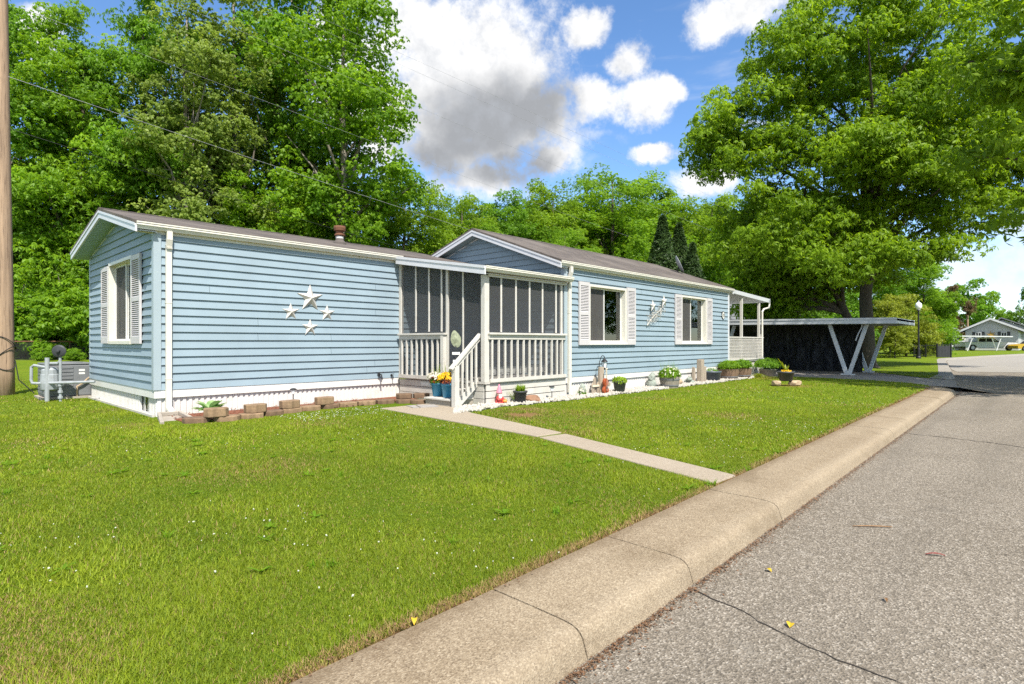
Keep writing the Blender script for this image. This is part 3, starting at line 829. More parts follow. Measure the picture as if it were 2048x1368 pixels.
def downspout(x, yw, ztop, zbot, kick=True):
    mb = MB(); w, d = .085, .06; y = yw - .055
    mb.box(x - w / 2, x + w / 2, y - d / 2, y + d / 2, zbot + .1, ztop - .28)
    mb.beam((x, y, ztop - .27), (x, yw - .105, ztop - .12), d, w, (1, 0, 0)); mb.box(x - w / 2 + .002, x + w / 2 - .002, yw - .105 - d / 2, yw - .105 + d / 2, ztop - .13, ztop + .01)
    for k in range(4): mb.box(x - w / 2 - .003, x + w / 2 + .003, y - d / 2 - .003 - .01 * (3 - k), y + d / 2, ztop - .28 + .02 * k, ztop - .272 + .02 * k)
    if kick: mb.beam((x, y, zbot + .13), (x + .01, y - .15, zbot + .04), d, w, (1, 0, 0))
    mb.box(x - w / 2 - .004, x + w / 2 + .004, y - d / 2 - .004, yw, 0.62, 0.635); mb.box(x - w / 2 - .004, x + w / 2 + .004, y - d / 2 - .004, yw, 1.9, 1.915)
    return mb.build('downspout', M['gutter'], HOME)
downspout(3.05, YF, 3.09, .02)
downspout(10.41, YR, 2.96, .0, False)

# ---- windows
def window_front(h, y, name='window'):
    x0, x1, z0, z1 = h; xm = x0 + (x1 - x0) * .455; D = .12
    mb = MB(); c = .055
    mb.box(x0 - c, x0, y - .045, y + D, z0 - c, z1 + c); mb.box(x1, x1 + c, y - .045, y + D, z0 - c, z1 + c)
    mb.box(x0, x1, y - .045, y + D, z1, z1 + c); mb.box(x0, x1, y - .055, y + D, z0 - c, z0)
    f = mb.build('window', M['cream'] if False else M['gutter'], HOME)
    mb = MB(); mb.box(x0 - c - .015, x1 + c + .015, y - .075, y - .046, z0 - c - .012, z0 - c + .02); mb.build('sill', M['white'], f)
    mb = MB(); yy = y + .055
    for a, b_, o in ((x0 + .001, xm + .03, .0), (xm - .005, x1 - .001, .03)):
        t = .035; mb.box(a, a + t, yy + o, yy + o + .028, z0 + .001, z1 - .001); mb.box(b_ - t, b_, yy + o, yy + o + .028, z0 + .001, z1 - .001); mb.box(a + t, b_ - t, yy + o, yy + o + .028, z0 + .001, z0 + t); mb.box(a + t, b_ - t, yy + o, yy + o + .028, z1 - t, z1 - .001)
    mb.build('sash', M['white'], f)
    mb = MB(); mb.face((x0 + .03, yy + .008, z0 + .03), (xm, yy + .008, z0 + .03), (xm, yy + .008, z1 - .03), (x0 + .03, yy + .008, z1 - .03)); mb.build('insect_screen', M['winscreen'], f)
    mb = MB(); mb.box(x0 + .02, x1 - .02, yy + .042, yy + .046, z0 + .02, z1 - .02); mb.build('glass_pane', M['glass'], f)
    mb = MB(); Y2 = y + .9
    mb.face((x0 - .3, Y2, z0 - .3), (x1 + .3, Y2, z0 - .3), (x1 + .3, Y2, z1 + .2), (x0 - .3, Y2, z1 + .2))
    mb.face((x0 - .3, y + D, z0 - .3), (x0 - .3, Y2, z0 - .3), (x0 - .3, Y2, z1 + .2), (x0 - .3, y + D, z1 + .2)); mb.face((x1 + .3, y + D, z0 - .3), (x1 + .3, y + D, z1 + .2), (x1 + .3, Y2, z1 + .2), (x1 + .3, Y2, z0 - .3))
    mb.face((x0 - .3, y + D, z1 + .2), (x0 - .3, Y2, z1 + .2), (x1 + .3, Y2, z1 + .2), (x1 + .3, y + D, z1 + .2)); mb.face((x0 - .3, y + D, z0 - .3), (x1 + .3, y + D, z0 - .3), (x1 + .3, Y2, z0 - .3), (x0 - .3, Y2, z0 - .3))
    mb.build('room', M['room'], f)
    # curtain gathered to the right side
    mb = MB(); a, b_ = x1 - .42, x1 + .02; k = 26
    for j in range(k):
        u0, u1 = j / k, (j + 1) / k
        def q(u, z):
            pinch = 1 - .45 * math.exp(-((z - z0 - .45) / .35) ** 2)
            return (b_ - (b_ - a) * (1 - u) * pinch, yy + .14 + .025 * math.sin(u * 30), z)
        for s_ in range(8):
            za, zb = z0 + (z1 - z0) * s_ / 8, z0 + (z1 - z0) * (s_ + 1) / 8
            mb.face(q(u0, za), q(u1, za), q(u1, zb), q(u0, zb))
    mb.build('curtain', M['curtain'], f)
    return f
window_front(W1H, YR); window_front(W2H, YR)
# end window (faces the camera side), recessed in a deep white box frame
y0, y1, z0, z1 = EWH; c = .06
mb = MB(); xa, xb = X0 - .06, X0 + .14
mb.box(xa, xb, y0 - c, y0, z0 - c, z1 + c); mb.box(xa, xb, y1, y1 + c, z0 - c, z1 + c); mb.box(xa, xb, y0, y1, z1, z1 + c); mb.box(xa - .01, xb, y0, y1, z0 - c, z0)
EW = mb.build('window', M['gutter'], HOME)
mb = MB(); ym = (y0 + y1) / 2 + .02
for a, b_, o in ((y0 + .001, ym, .02), (ym - .04, y1 - .001, 0)):
    t = .04; xx = X0 + .05 + o; mb.box(xx, xx + .025, a, a + t, z0 + .001, z1 - .001); mb.box(xx, xx + .025, b_ - t, b_, z0 + .001, z1 - .001); mb.box(xx, xx + .025, a + t, b_ - t, z0 + .001, z0 + t); mb.box(xx, xx + .025, a + t, b_ - t, z1 - t, z1 - .001)
mb.build('sash', M['white'], EW)
mb = MB(); mb.face((X0 + .06, ym, z0 + .03), (X0 + .06, y1 - .03, z0 + .03), (X0 + .06, y1 - .03, z1 - .03), (X0 + .06, ym, z1 - .03)); mb.build('insect_screen', M['winscreen'], EW)
mb = MB(); mb.box(X0 + .10, X0 + .104, y0 + .02, y1 - .02, z0 + .02, z1 - .02); mb.build('glass_pane', M['glass'], EW)
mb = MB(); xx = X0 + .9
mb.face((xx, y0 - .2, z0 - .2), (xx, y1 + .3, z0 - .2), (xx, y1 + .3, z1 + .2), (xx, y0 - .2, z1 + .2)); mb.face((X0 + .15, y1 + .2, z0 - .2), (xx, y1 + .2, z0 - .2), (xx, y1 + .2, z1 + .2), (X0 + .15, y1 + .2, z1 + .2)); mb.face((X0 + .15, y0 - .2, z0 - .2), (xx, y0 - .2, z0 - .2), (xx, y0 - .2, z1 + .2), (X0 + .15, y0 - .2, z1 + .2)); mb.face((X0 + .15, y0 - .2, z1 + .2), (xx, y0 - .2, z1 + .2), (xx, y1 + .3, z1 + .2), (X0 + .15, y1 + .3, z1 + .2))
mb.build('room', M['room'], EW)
mb = MB(); mb.face((X0 + .22, y0 - .1, z0), (X0 + .22, y0 + .35, z0), (X0 + .22, y0 + .35, z1), (X0 + .22, y0 - .1, z1)); mb.build('curtain', M['barrel'], EW)
# louvred shutters
def shutter(axis, c, a0, a1, z0, z1):
    mb = MB(); d = .036; rail = .05; o0 = .033
    def B(p0, p1, q0, q1, r0, r1): mb.box(p0, p1, c - q1, c - q0, r0, r1) if axis == 'y' else mb.box(c - q1, c - q0, p0, p1, r0, r1)
    B(a0, a0 + rail, o0, o0 + d, z0, z1); B(a1 - rail, a1, o0, o0 + d, z0, z1)
    zm = (z0 + z1) / 2
    for ra, rb in ((z0, z0 + .13), (zm - .04, zm + .04), (z1 - .09, z1)): B(a0 + rail, a1 - rail, o0, o0 + d, ra, rb)
    B(a0 + rail, a1 - rail, o0 - .002, o0 + .0015, z0 + .1, z1 - .05)
    for ra, rb in ((z0 + .13, zm - .04), (zm + .04, z1 - .09)):
        k = int((rb - ra) / .036)
        for j in range(k):
            za = ra + (rb - ra) * j / k; zb = za + (rb - ra) / k
            p = [(a0 + rail, o0 + d - .002, za), (a1 - rail, o0 + d - .002, za), (a1 - rail, o0 + .004, zb), (a0 + rail, o0 + .004, zb)]
            q = [(a0 + rail, o0 + .002, za), (a1 - rail, o0 + .002, za)]
            f = (lambda t: (t[0], c - t[1], t[2])) if axis == 'y' else (lambda t: (c - t[1], t[0], t[2]))
            mb.face(*[f(t) for t in p]); mb.face(f(q[0]), f(q[1]), f(p[1]), f(p[0]))
    return mb.build('shutter', M['shutter'], HOME)
for a0, a1, z0, z1 in ((10.78, 11.19, 1.18, 2.67), (12.86, 13.28, 1.18, 2.67), (15.50, 15.92, 1.18, 2.66), (17.64, 18.03, 1.18, 2.66)): shutter('y', YR, a0, a1, z0, z1)
shutter('x', X0, 11.48, 12.03, 1.22, 2.80); shutter('x', X0, 13.73, 14.30, 1.22, 2.77)

# roof vent with rusty cap
rz = lroof(12.2)
mb = MB(); mb.lathe([(.16, rz - .05), (.15, rz + .02), (.10, rz + .07), (.085, rz + .12)], (7.06, 12.2, 0), 16); RV = mb.build('roof_vent', M['shingle_edge'], HOME, smooth=False)
mb = MB(); mb.lathe([(.09, rz + .115), (.09, rz + .17)], (7.06, 12.2, 0), 16); mb.build('vent_pipe', M['white'], RV)
mb = MB(); mb.lathe([(.09, rz + .168), (.12, rz + .19), (.12, rz + .215), (.085, rz + .235), (.085, rz + .285), (.13, rz + .30), (.14, rz + .365), (.13, rz + .41), (.05, rz + .42)], (7.06, 12.2, 0), 16); mb.build('vent_cap', M['rust'], RV)

# ================================================================== SCREENED PORCH
PX = 7.76; PY = 7.99; DZ = .47
PORCH = thing('screened_porch', 'white framed screened porch with railings and side steps in the notch of the blue home', 'porch', (PX, PY, 0))
# deck and boards below it
mb = MB(); mb.box(PX - .03, X2 - .03, PY - .03, YF - .03, DZ - .045, DZ); mb.build('deck_floor', M['deck_wood'], PORCH)
for k, (za, zb) in enumerate(((.29, .415), (.15, .275), (.01, .135), (-.05, -.005))):
    mb = MB(); mb.box(PX + .02, X2 + .02, PY - .012, PY + .012, za, zb); mb.build('apron_board', M['wood_white'], PORCH)
    mb = MB(); mb.box(PX - .012, PX + .012, PY + .03, YF - .05, za - .01, zb - .005); mb.build('apron_board', M['deck_wood'], PORCH)
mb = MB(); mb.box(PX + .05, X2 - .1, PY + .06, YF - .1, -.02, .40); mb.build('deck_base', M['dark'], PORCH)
# roof: shed slope with a shingled top
def proof(y): return 2.72 + (3.20 - 2.72) * (y - 7.83) / (10.78 - 7.83)
mb = MB()
for yy0, yy1 in ((7.83, 10.78),):
    mb.face((PX - .16, yy0, proof(yy0)), (X2 + .04, yy0, proof(yy0)), (X2 + .04, yy1, proof(yy1)), (PX - .16, yy1, proof(yy1)))
    mb.face((PX - .16, yy0, proof(yy0) - .05), (PX - .16, yy1, proof(yy1) - .05), (X2 + .04, yy1, proof(yy1) - .05), (X2 + .04, yy0, proof(yy0) - .05))
    mb.face((PX - .16, yy0, proof(yy0) - .05), (PX - .16, yy0, proof(yy0)), (PX - .16, yy1, proof(yy1)), (PX - .16, yy1, proof(yy1) - .05))
mb.build('porch_roof', M['shingles'], PORCH)
mb = MB(); mb.prism([(7.82, proof(7.82) - .175), (10.70, proof(10.70) - .175), (10.70, proof(10.70) - .012), (7.82, proof(7.82) - .012)], 'x', PX - .175, PX - .145); mb.prism([(7.82, proof(7.82) - .06), (10.70, proof(10.70) - .06), (10.70, proof(10.70) - .005), (7.82, proof(7.82) - .005)], 'x', PX - .187, PX - .176)
mb.build('rake_fascia', M['fascia'], PORCH)
mb = MB(); mb.prism([(7.9, proof(7.9) - .16), (YF - .03, proof(YF - .03) - .16), (YF - .03, proof(YF - .03) - .15), (7.9, proof(7.9) - .15)], 'x', PX - .144, X2 - .02); mb.build('porch_ceiling', M['white'], PORCH)
gutter(PX - .15, X2 + .09, 7.80, 2.715, PORCH, .10, .105)
mb = MB(); mb.box(PX + .05, X2 + .03, PY - .05, PY - .022, 2.53, 2.66); mb.build('header_board', M['wood_white'], PORCH)
# posts
def pbox(name, x0, x1, y0, y1, z0, z1, m='wood_white'):
    mb = MB(); mb.box(x0, x1, y0, y1, z0, z1); return mb.build(name, M[m], PORCH, bevel=.004)
pbox('corner_post', PX - .03, PX + .095, PY - .02, PY + .09, DZ, 2.56)
pbox('wall_post', PX - .02, PX + .05, YF - .11, YF - .022, DZ, proof(10.7) - .17)
pbox('door_post', PX - .02, PX + .03, 9.08, 9.15, DZ, proof(9.1) - .17)
pbox('end_post', X2 - .16, X2 - .10, PY - .018, PY + .03, DZ, 2.53)
# screen battens
for y in (10.17, 9.71, 9.29): pbox('screen_batten', PX - .022, PX - .001, y - .021, y + .021, 1.47, proof(y) - .165)
pbox('screen_batten', PX - .018, PX + .001, 8.60, 8.642, DZ, proof(8.6) - .165)
for x in (8.20, 8.635, 9.06, 9.485, 9.95): pbox('screen_batten', x - .021, x + .021, PY - .018, PY + .001, 1.45, 2.535)
# screens
mb = MB(); mb.face((PX + .004, PY + .09, DZ), (PX + .004, YF - .03, DZ), (PX + .004, YF - .03, proof(YF - .03) - .15), (PX + .004, PY + .09, proof(PY + .09) - .15)); mb.build('screen_panel', M['screen'], PORCH)
mb = MB(); mb.face((PX + .09, PY + .006, DZ), (X2 - .02, PY + .006, DZ), (X2 - .02, PY + .006, 2.6), (PX + .09, PY + .006, 2.6)); mb.build('screen_panel', M['screen'], PORCH)
# front railing
RL = MB(); RL.box(PX + .05, X2 - .03, PY - .10, PY - .005, 1.395, 1.435); RL.box(PX + .06, X2 - .04, PY - .055, PY - .020, 1.30, 1.394); RL = RL.build('railing', M['wood_white'], PORCH, bevel=.004)
mb = MB(); mb.box(PX + .10, X2 - .02, PY - .065, PY - .02, .455, .525); mb.build('bottom_rail', M['wood_white'], RL)
for x in np.linspace(7.92, 10.14, 13): mb = MB(); mb.box(x - .019, x + .019, PY - .048, PY - .012, .526, 1.2995); mb.build('baluster', M['wood_white'], RL)
# side railing by the wall
SX = PX - .055
RS = MB(); RS.box(SX - .06, SX + .035, 9.10, YF - .10, 1.40, 1.44); RS.box(SX - .02, SX + .015, 9.2, YF - .12, 1.31, 1.399); RS = RS.build('railing', M['wood_white'], PORCH, bevel=.004)
mb = MB(); mb.box(SX - .03, SX + .012, 9.2, YF - .10, .45, .52); mb.build('bottom_rail', M['deck_wood'], RS)
for y in np.linspace(9.36, 10.62, 8): mb = MB(); mb.box(SX - .02, SX + .016, y - .019, y + .019, .521, 1.309); mb.build('baluster', M['wood_white'], RS)
mb = MB(); mb.box(SX - .05, SX + .04, 9.13, 9.22, .13, 1.3995); mb.build('newel_post', M['wood_white'], RS)
# steps and the sloping stair rail
mb = MB(); mb.box(7.13, 7.74, 8.30, 9.10, .115, .15); mb.build('step', M['deck_wood'], PORCH, bevel=.005)
mb = MB(); mb.box(7.16, 7.74, 8.32, 9.08, -.02, .114); mb.build('step_riser', M['conc_block'], PORCH)
mb = MB(); mb.box(7.46, 7.745, 8.30, 9.08, .29, .325); mb.build('step', M['deck_wood'], PORCH, bevel=.005)
mb = MB(); mb.box(7.49, 7.745, 8.31, 9.07, .1505, .289); mb.build('step_riser', M['wood_white'], PORCH)
SR = MB(); SR.beam((7.80, 8.16, 1.415), (7.02, 8.16, .735), .10, .045); SR.beam((7.78, 8.16, 1.345), (7.06, 8.16, .715), .04, .09); SR = SR.build('stair_rail', M['wood_white'], PORCH, bevel=.004)
mb = MB(); mb.box(7.09, 7.20, 8.11, 8.21, -.02, .80); mb.build('newel_post', M['wood_white'], SR)
for k, x in enumerate((7.30, 7.42, 7.54, 7.66)):
    zt = .70 + (x - 7.06) * .872; zb = .12 + (x - 7.1) * .55; mb = MB(); mb.box(x - .018, x + .018, 8.125, 8.16, zb, zt); mb.build('baluster', M['wood_white'], SR)
mb = MB(); mb.prism([(7.20, .02), (7.30, .02), (7.78, .40), (7.78, .55), (7.20, .12)], 'y', 8.19, 8.215); mb.build('stringer', M['wood_white'], SR)

# row of pale patterned panels standing along the porch floor
ED = thing('patterned_edging', 'row of white patterned panels standing low behind the porch front screen', 'edging', (8.0, 8.35, DZ))
for k in range(9):
    x = 7.98 + k * .24; mb = MB(); mb.box(x, x + .2, 8.35, 8.37, DZ + .10, DZ + .26); mb.box(x + .05, x + .15, 8.335, 8.349, DZ + .14, DZ + .22); mb.box(x + .09, x + .11, 8.34, 8.36, DZ, DZ + .1)
    mb.build('panel', M['plaque'], ED)

# ================================================================== COVERED DECK AT THE FAR END
DK = thing('covered_deck', 'small covered entry deck with lattice railing at the far end of the blue home', 'deck', (X3, YR, 0))
mb = MB(); mb.box(X3 + .03, 23.0, YR + .02, 11.6, .54, .62); mb.build('deck_floor', M['deck_wood'], DK)
mb = MB(); mb.box(X3 + .05, 22.95, YR + .06, YR + .08, -.02, .53); mb.box(22.9, 22.94, YR + .09, 11.5, -.02, .53); mb.build('deck_skirt', M['wood_white'], DK)
mb = MB(); za, zb = 2.97, 2.80
mb.prism([(X3 + .03, za), (23.35, zb), (23.35, zb + .15), (X3 + .03, za + .13)], 'y', YR - .03, YR + .0); mb.prism([(X3 + .03, za + .02), (23.3, zb + .02), (23.3, zb + .12), (X3 + .03, za + .10)], 'y', YR + .001, 11.7)
mb.box(23.352, 23.44, YR - .04, 11.7, zb + .02, zb + .15); mb.build('deck_roof', M['carport'], DK)
for x in (20.78, 22.5): mb = MB(); mb.box(x - .04, x + .04, YR + .03, YR + .11, .0, 2.9 - (x - X3) * .042); mb.build('post', M['wood_white'], DK)
mb = MB(); mb.box(22.78, 22.86, YR + .03, YR + .11, 0, 1.55); mb.build('newel_post', M['wood_white'], DK)
LR = MB(); LR.box(X3 + .06, 22.8, YR - .01, YR + .028, 1.40, 1.44); LR.box(X3 + .06, 22.8, YR - .01, YR + .028, .60, .645); LR = LR.build('railing', M['wood_white'], DK)
mb = MB(); pit = .085
for k in range(int((22.76 - X3 - .08) / pit)):
    x = X3 + .08 + k * pit; mb.box(x, x + .03, YR + .004, YR + .016, .646, 1.399)
for k in range(6): mb.box(X3 + .08, 22.76, YR - .002, YR + .0035, .74 + k * .115, .752 + k * .115)
mb.build('lattice', M['wood_white'], LR)
mb = MB(); mb.tube([(23.40, YR - .02, 2.86), (23.40, YR - .02, 2.72), (23.30, YR - .03, 2.60), (22.75, YR - .03, 2.52), (22.62, YR - .02, 2.42), (22.6, YR - .02, .2)], .035, 8); mb.build('downspout', M['gutter'], DK)
mb = MB(); mb.box(X3 + .04, X3 + .09, YR + .35, YR + 1.3, .63, 2.6); mb.build('door', M['white'], DK)
# ================================================================== WALL ORNAMENTS
def star_mb(R, depth, rot=0):
    mb = MB(); P = []
    for k in range(10):
        r = R if k % 2 == 0 else R * .40; t = math.pi / 2 + rot + k * math.pi / 5
        P.append((r * math.cos(t), 0, r * math.sin(t)))
    for k in range(10): mb.face((0, -depth, 0), P[k], P[(k + 1) % 10])
    mb.face(*[(p[0], .004, p[2]) for p in reversed(P)])
    for k in range(10):
        a, b = P[k], P[(k + 1) % 10]; mb.face(a, (a[0], .004, a[2]), (b[0], .004, b[2]), b)
    return mb
def star(x, z, y, R, depth, label, rot=0, group='white metal stars on the house front'):
    o = star_mb(R, depth, rot).build('wall_star', M['star']); o.location = (x, y, z); return tag(o, label, 'star', group)
star(5.59, 2.13, YF - .026, .285, .085, 'largest white metal star on the blue wall, topmost of the cluster of four')
star(5.19, 1.84, YF - .026, .185, .055, 'small white metal star left of and below the largest star', .03)
star(5.96, 1.84, YF - .026, .185, .055, 'small white metal star right of and below the largest star')
star(5.59, 1.54, YF - .026, .185, .055, 'small white metal star at the bottom of the cluster of four')
star(14.12, 2.24, YR - .10, .17, .05, 'lower white star above the white twig ornament between the two front windows', .1, 'stars between the front windows')
star(14.74, 2.40, YR - .10, .18, .05, 'higher white star beside the right hand front window, above the twig ornament', .05, 'stars between the front windows')
mb = MB(); rnd = random.Random(3)
sp = [(13.88, 1.70), (14.05, 1.86), (14.28, 2.0), (14.5, 2.1), (14.68, 2.2)]
mb.tube([(x, YR - .06, z) for x, z in sp], [.012, .014, .012, .01, .006], 6)
for k in range(70):
    t = rnd.random(); i = min(3, int(t * 4)); f = t * 4 - i; bx = sp[i][0] + (sp[i + 1][0] - sp[i][0]) * f; bz = sp[i][1] + (sp[i + 1][1] - sp[i][1]) * f
    a = rnd.uniform(0, 6.28); L = rnd.uniform(.06, .2); ex, ez = bx + math.cos(a) * L, bz + math.sin(a) * L; ey = YR - .06 - rnd.uniform(-.01, .05)
    mb.tube([(bx, YR - .06, bz), (ex, ey, ez)], .004, 4)
    for _ in range(3):
        b = rnd.uniform(0, 6.28); w = rnd.uniform(.02, .04); c1 = (ex + rnd.uniform(-.05, .05), ey, ez + rnd.uniform(-.05, .05))
        mb.face((c1[0], c1[1], c1[2]), (c1[0] + w * math.cos(b), c1[1] - .006, c1[2] + w * math.sin(b)), (c1[0] + 1.8 * w * math.cos(b + .4), c1[1], c1[2] + 1.8 * w * math.sin(b + .4)))
mb.tube([(14.12, YR - .06, 2.1), (14.2, YR - .06, 1.97)], .006, 5); mb.tube([(14.74, YR - .06, 2.25), (14.68, YR - .06, 2.2)], .006, 5)
tag(mb.build('twig_ornament', M['star'], loc=(14.3, YR - .06, 1.95)), 'white metal twig spray ornament hung on the blue wall between the windows', 'ornament')
HN = thing('house_number', 'small dark rimmed oval house number plaque near the far corner of the blue wall', 'plaque', (18.95, YR - .03, 2.15))
mb = MB(); ov = [(18.95 + .11 * math.cos(t), 2.15 + .145 * math.sin(t)) for t in np.linspace(0, 2 * math.pi, 21)[:-1]]; mb.prism(ov, 'y', YR - .04, YR - .012); mb.build('rim', M['black'], HN)
mb = MB(); ov = [(18.95 + .085 * math.cos(t), 2.15 + .115 * math.sin(t)) for t in np.linspace(0, 2 * math.pi, 21)[:-1]]; mb.prism(ov, 'y', YR - .046, YR - .0405); mb.build('plate', M['plaque'], HN)
mb = MB(); ov = [(18.965 + .03 * math.cos(t), 2.15 + .055 * math.sin(t)) for t in np.linspace(0, 2 * math.pi, 15)]
mb.tube([(x, YR - .049, z) for x, z in ov], .008, 5); mb.build('numeral', M['black'], HN)

def spigot(x, z, s, label):
    mb = MB(); y = YF - .03; mb.lathe([(.03 * s, -.012), (.03 * s, 0)], (x, y, z), 10, 'y'); mb.tube([(x, y, z), (x, y - .08 * s, z), (x, y - .1 * s, z - .08 * s)], .013 * s, 6); mb.lathe([(.035 * s, .0), (.035 * s, .012)], (x, y - .07 * s, z + .03 * s), 8); mb.box(x - .05 * s, x + .05 * s, y - .075 * s, y - .06 * s, z + .03 * s, z + .045 * s)
    tag(mb.build('hose_tap', M['iron'], loc=(x, y, z)), label, 'tap', 'taps at the foot of the blue wall')
spigot(7.20, .53, 1.3, 'dark hose tap low on the blue wall, the larger one further from the porch')
spigot(7.53, .50, .8, 'small dark tap fitting low on the blue wall right beside the porch')

mb = MB(); mb.box(PX - .020, PX - .0125, 9.62, 9.98, .30, .385); mb.box(PX - .023, PX - .0205, 9.66, 9.94, .32, .365)
tag(mb.build('plaque', M['plaque'], loc=(PX - .016, 9.8, .34)), 'small pale plaque fixed to the board under the side railing', 'plaque')

# satellite dish on the roof
DS = thing('satellite_dish', 'grey satellite dish standing on the far end of the shingle roof', 'dish', (19.1, 9.7, rroof(9.7)))
mb = MB(); cx, cy, cz = 19.0, 9.6, rroof(9.6) + .30; mb.lathe([(.0, -.07), (.16, -.055), (.28, -.02), (.34, .02), (.335, .03), (.26, -.008), (.02, -.058)], (0, 0, 0), 20, 'x')
Rm = Matrix.Rotation(math.radians(-62), 3, 'Z') @ Matrix.Rotation(math.radians(-25), 3, 'Y'); mb.v = [tuple(Rm @ Vector(v) + Vector((cx, cy, cz))) for v in mb.v]; mb.build('reflector', M['grey_metal'], DS, smooth=False)
mb = MB(); mb.tube([(cx, cy, cz - .05), (19.1, 9.7, cz - .15), (19.1, 9.7, rroof(9.7) - .02)], .022, 6); mb.build('mast', M['iron'], DS)

# ================================================================== BED ALONG THE LEFT WALL
mb = MB(); rnd = random.Random(8)
for k in range(1500):
    x = rnd.uniform(3.0, 7.0); y = rnd.uniform(9.75, 10.8) if x > 3.3 else rnd.uniform(9.95, 10.8); a = rnd.uniform(0, 6.28); L = rnd.uniform(.01, .03); z = rnd.uniform(.012, .05)
    d = Vector((math.cos(a), math.sin(a), rnd.uniform(-.3, .3))) * L; s_ = Vector((-d.y, d.x, 0)) * .35; c_ = Vector((x, y, z)); mb.face(c_ - d - s_, c_ + d - s_, c_ + d + s_, c_ - d + s_)
mb.prism([(2.98, 9.9), (3.6, 9.72), (5, 10.0), (7.05, 9.95), (7.65, 9.2), (7.68, 10.8), (2.98, 10.8)], 'z', -.05, .012)
tag(mb.build('mulch_bed', M['mulch']), kind='stuff')
def block(x, y, z, rot, L=.36, W=.22, Hh=.105, label='', group='', m='block', seed=0, tilt=0):
    mb = MB(); rnd = random.Random(seed); n = 5
    # split-face block: bevelled prism with a rough front
    top = [(-L / 2 * .86, W / 2), (L / 2 * .86, W / 2), (L / 2, -W / 2 * .3)] + [(L / 2 - L * k / (n + 1), -W / 2 * (1 + rnd.uniform(-.08, .12)) - .012 * math.sin(math.pi * k / (n + 1))) for k in range(1, n + 1)] + [(-L / 2, -W / 2 * .3)]
    top = top[::-1]
    mb.prism(top, 'z', 0, Hh)
    o = mb.build('edging_block', M[m], bevel=.012); o.location = (x, y, z); o.rotation_euler = (tilt, 0, rot)
    return tag(o, label, 'block', group)
low = [(3.12, 9.66, -.5), (3.52, 9.52, -.12), (3.92, 9.55, .12), (4.32, 9.66, .20), (4.72, 9.80, .22), (5.12, 9.88, .14), (5.52, 9.92, .08), (5.92, 9.93, .03), (6.32, 9.90, -.05), (6.72, 9.83, -.12)]
lowlab = ['edging block at the left end of the bottom course, beside the splash block', 'bottom course edging block under the hosta block', 'bottom course edging block just right of the hosta block', 'bottom course block left of the second raised block', 'bottom course block under the second raised block', 'bottom course block in front of the solar light', 'bottom course block left of the right hand raised block', 'bottom course block under the right hand raised block', 'bottom course block just right of the last raised block', 'bottom course block next to the corner stack by the porch']
for k, (x, y, r) in enumerate(low): block(x, y, -.02, r, .385, .25, .10, lowlab[k], 'low block edging of the flower bed', 'block' if k % 3 else 'block_dark', k)
up = [(3.36, 9.52, -.2, 'raised tan block in front of the hosta, leftmost of the four upper blocks'), (4.02, 9.62, .10, 'raised tan block, second from the left of the four upper blocks'), (4.70, 9.80, .18, 'raised tan block in front of the solar light, third of the four upper blocks'), (5.43, 9.92, .1, 'raised tan block, rightmost of the four upper blocks on the edging')]
for k, (x, y, r, l) in enumerate(up): block(x, y, .081, r, .36, .22, .135, l, 'raised blocks on the flower bed edging', 'block', 30 + k)
for k, (x, y, z, r, l) in enumerate(((7.02, 9.62, -.02, -.5, 'brown block in the bottom row of the corner stack by the porch step'), (7.16, 9.30, -.02, -1.2, 'dark brown block of the corner stack touching the porch step'), (7.10, 9.72, .083, -.45, 'brown block on top of the corner stack by the porch, left one'), (7.38, 9.50, .083, -.9, 'brown block on top of the corner stack by the porch, right one'))):
    block(x, y, z, r, .34, .24, .10, l, 'corner stack of blocks by the porch', 'block_dark', 50 + k)
# splash block below the downspout
SB = MB(); i = Vector((3.05, 10.50, 0)); SB.prism([(-.17, 0), (.17, 0), (.26, -.85), (-.26, -.85)], 'z', .0, .035); SB.prism([(-.17, 0), (-.12, 0), (-.20, -.85), (-.26, -.85)], 'z', .0352, .10); SB.prism([(.12, 0), (.17, 0), (.26, -.85), (.20, -.85)], 'z', .0352, .10); SB.prism([(-.12, 0), (.12, 0), (.125, -.06), (-.125, -.06)], 'z', .0354, .10)
SBO = SB.build('splash_block', M['conc_block'], bevel=.008); SBO.location = (3.02, 10.62, .0); SBO.rotation_euler = (math.radians(4), 0, -.12); tag(SBO, 'grey concrete splash block under the downspout at the left corner', 'splash block')

# hosta
def leafy(mb, c, n, L, W, rnd, up=.5, curl=.5, seg=5):
    for k in range(n):
        a = 6.283 * k / n * 2.4 + rnd.uniform(-.3, .3); el = up + rnd.uniform(-.25, .35); LL = L * rnd.uniform(.65, 1.1)
        d = Vector((math.cos(a), math.sin(a), 0)); sd = Vector((-d.y, d.x, 0)); pts = []
        for j in range(seg + 1):
            t = j / seg; w = W * math.sin(math.pi * min(1, t * .95 + .05)) ** .8 * .5
            pts.append((Vector(c) + d * LL * t * math.cos(el) + Vector((0, 0, LL * (t * math.sin(el) - curl * t * t * .5))), w))
        i = len(mb.v)
        for p, w in pts: mb.v += [tuple(p - sd * w + Vector((0, 0, w * .35))), tuple(p), tuple(p + sd * w + Vector((0, 0, w * .35)))]
        for j in range(seg):
            A = i + 3 * j; mb.f += [(A, A + 1, A + 4, A + 3), (A + 1, A + 2, A + 5, A + 4)]
    return mb
HS = leafy(MB(), (3.40, 9.86, .10), 34, .36, .15, random.Random(4), .7, .55).build('hosta_plant', M['hosta'], smooth=True, tint=(.2, 1), loc=(3.42, 9.95, 0)); tag(HS, 'light green hosta plant behind the leftmost raised block', 'plant')

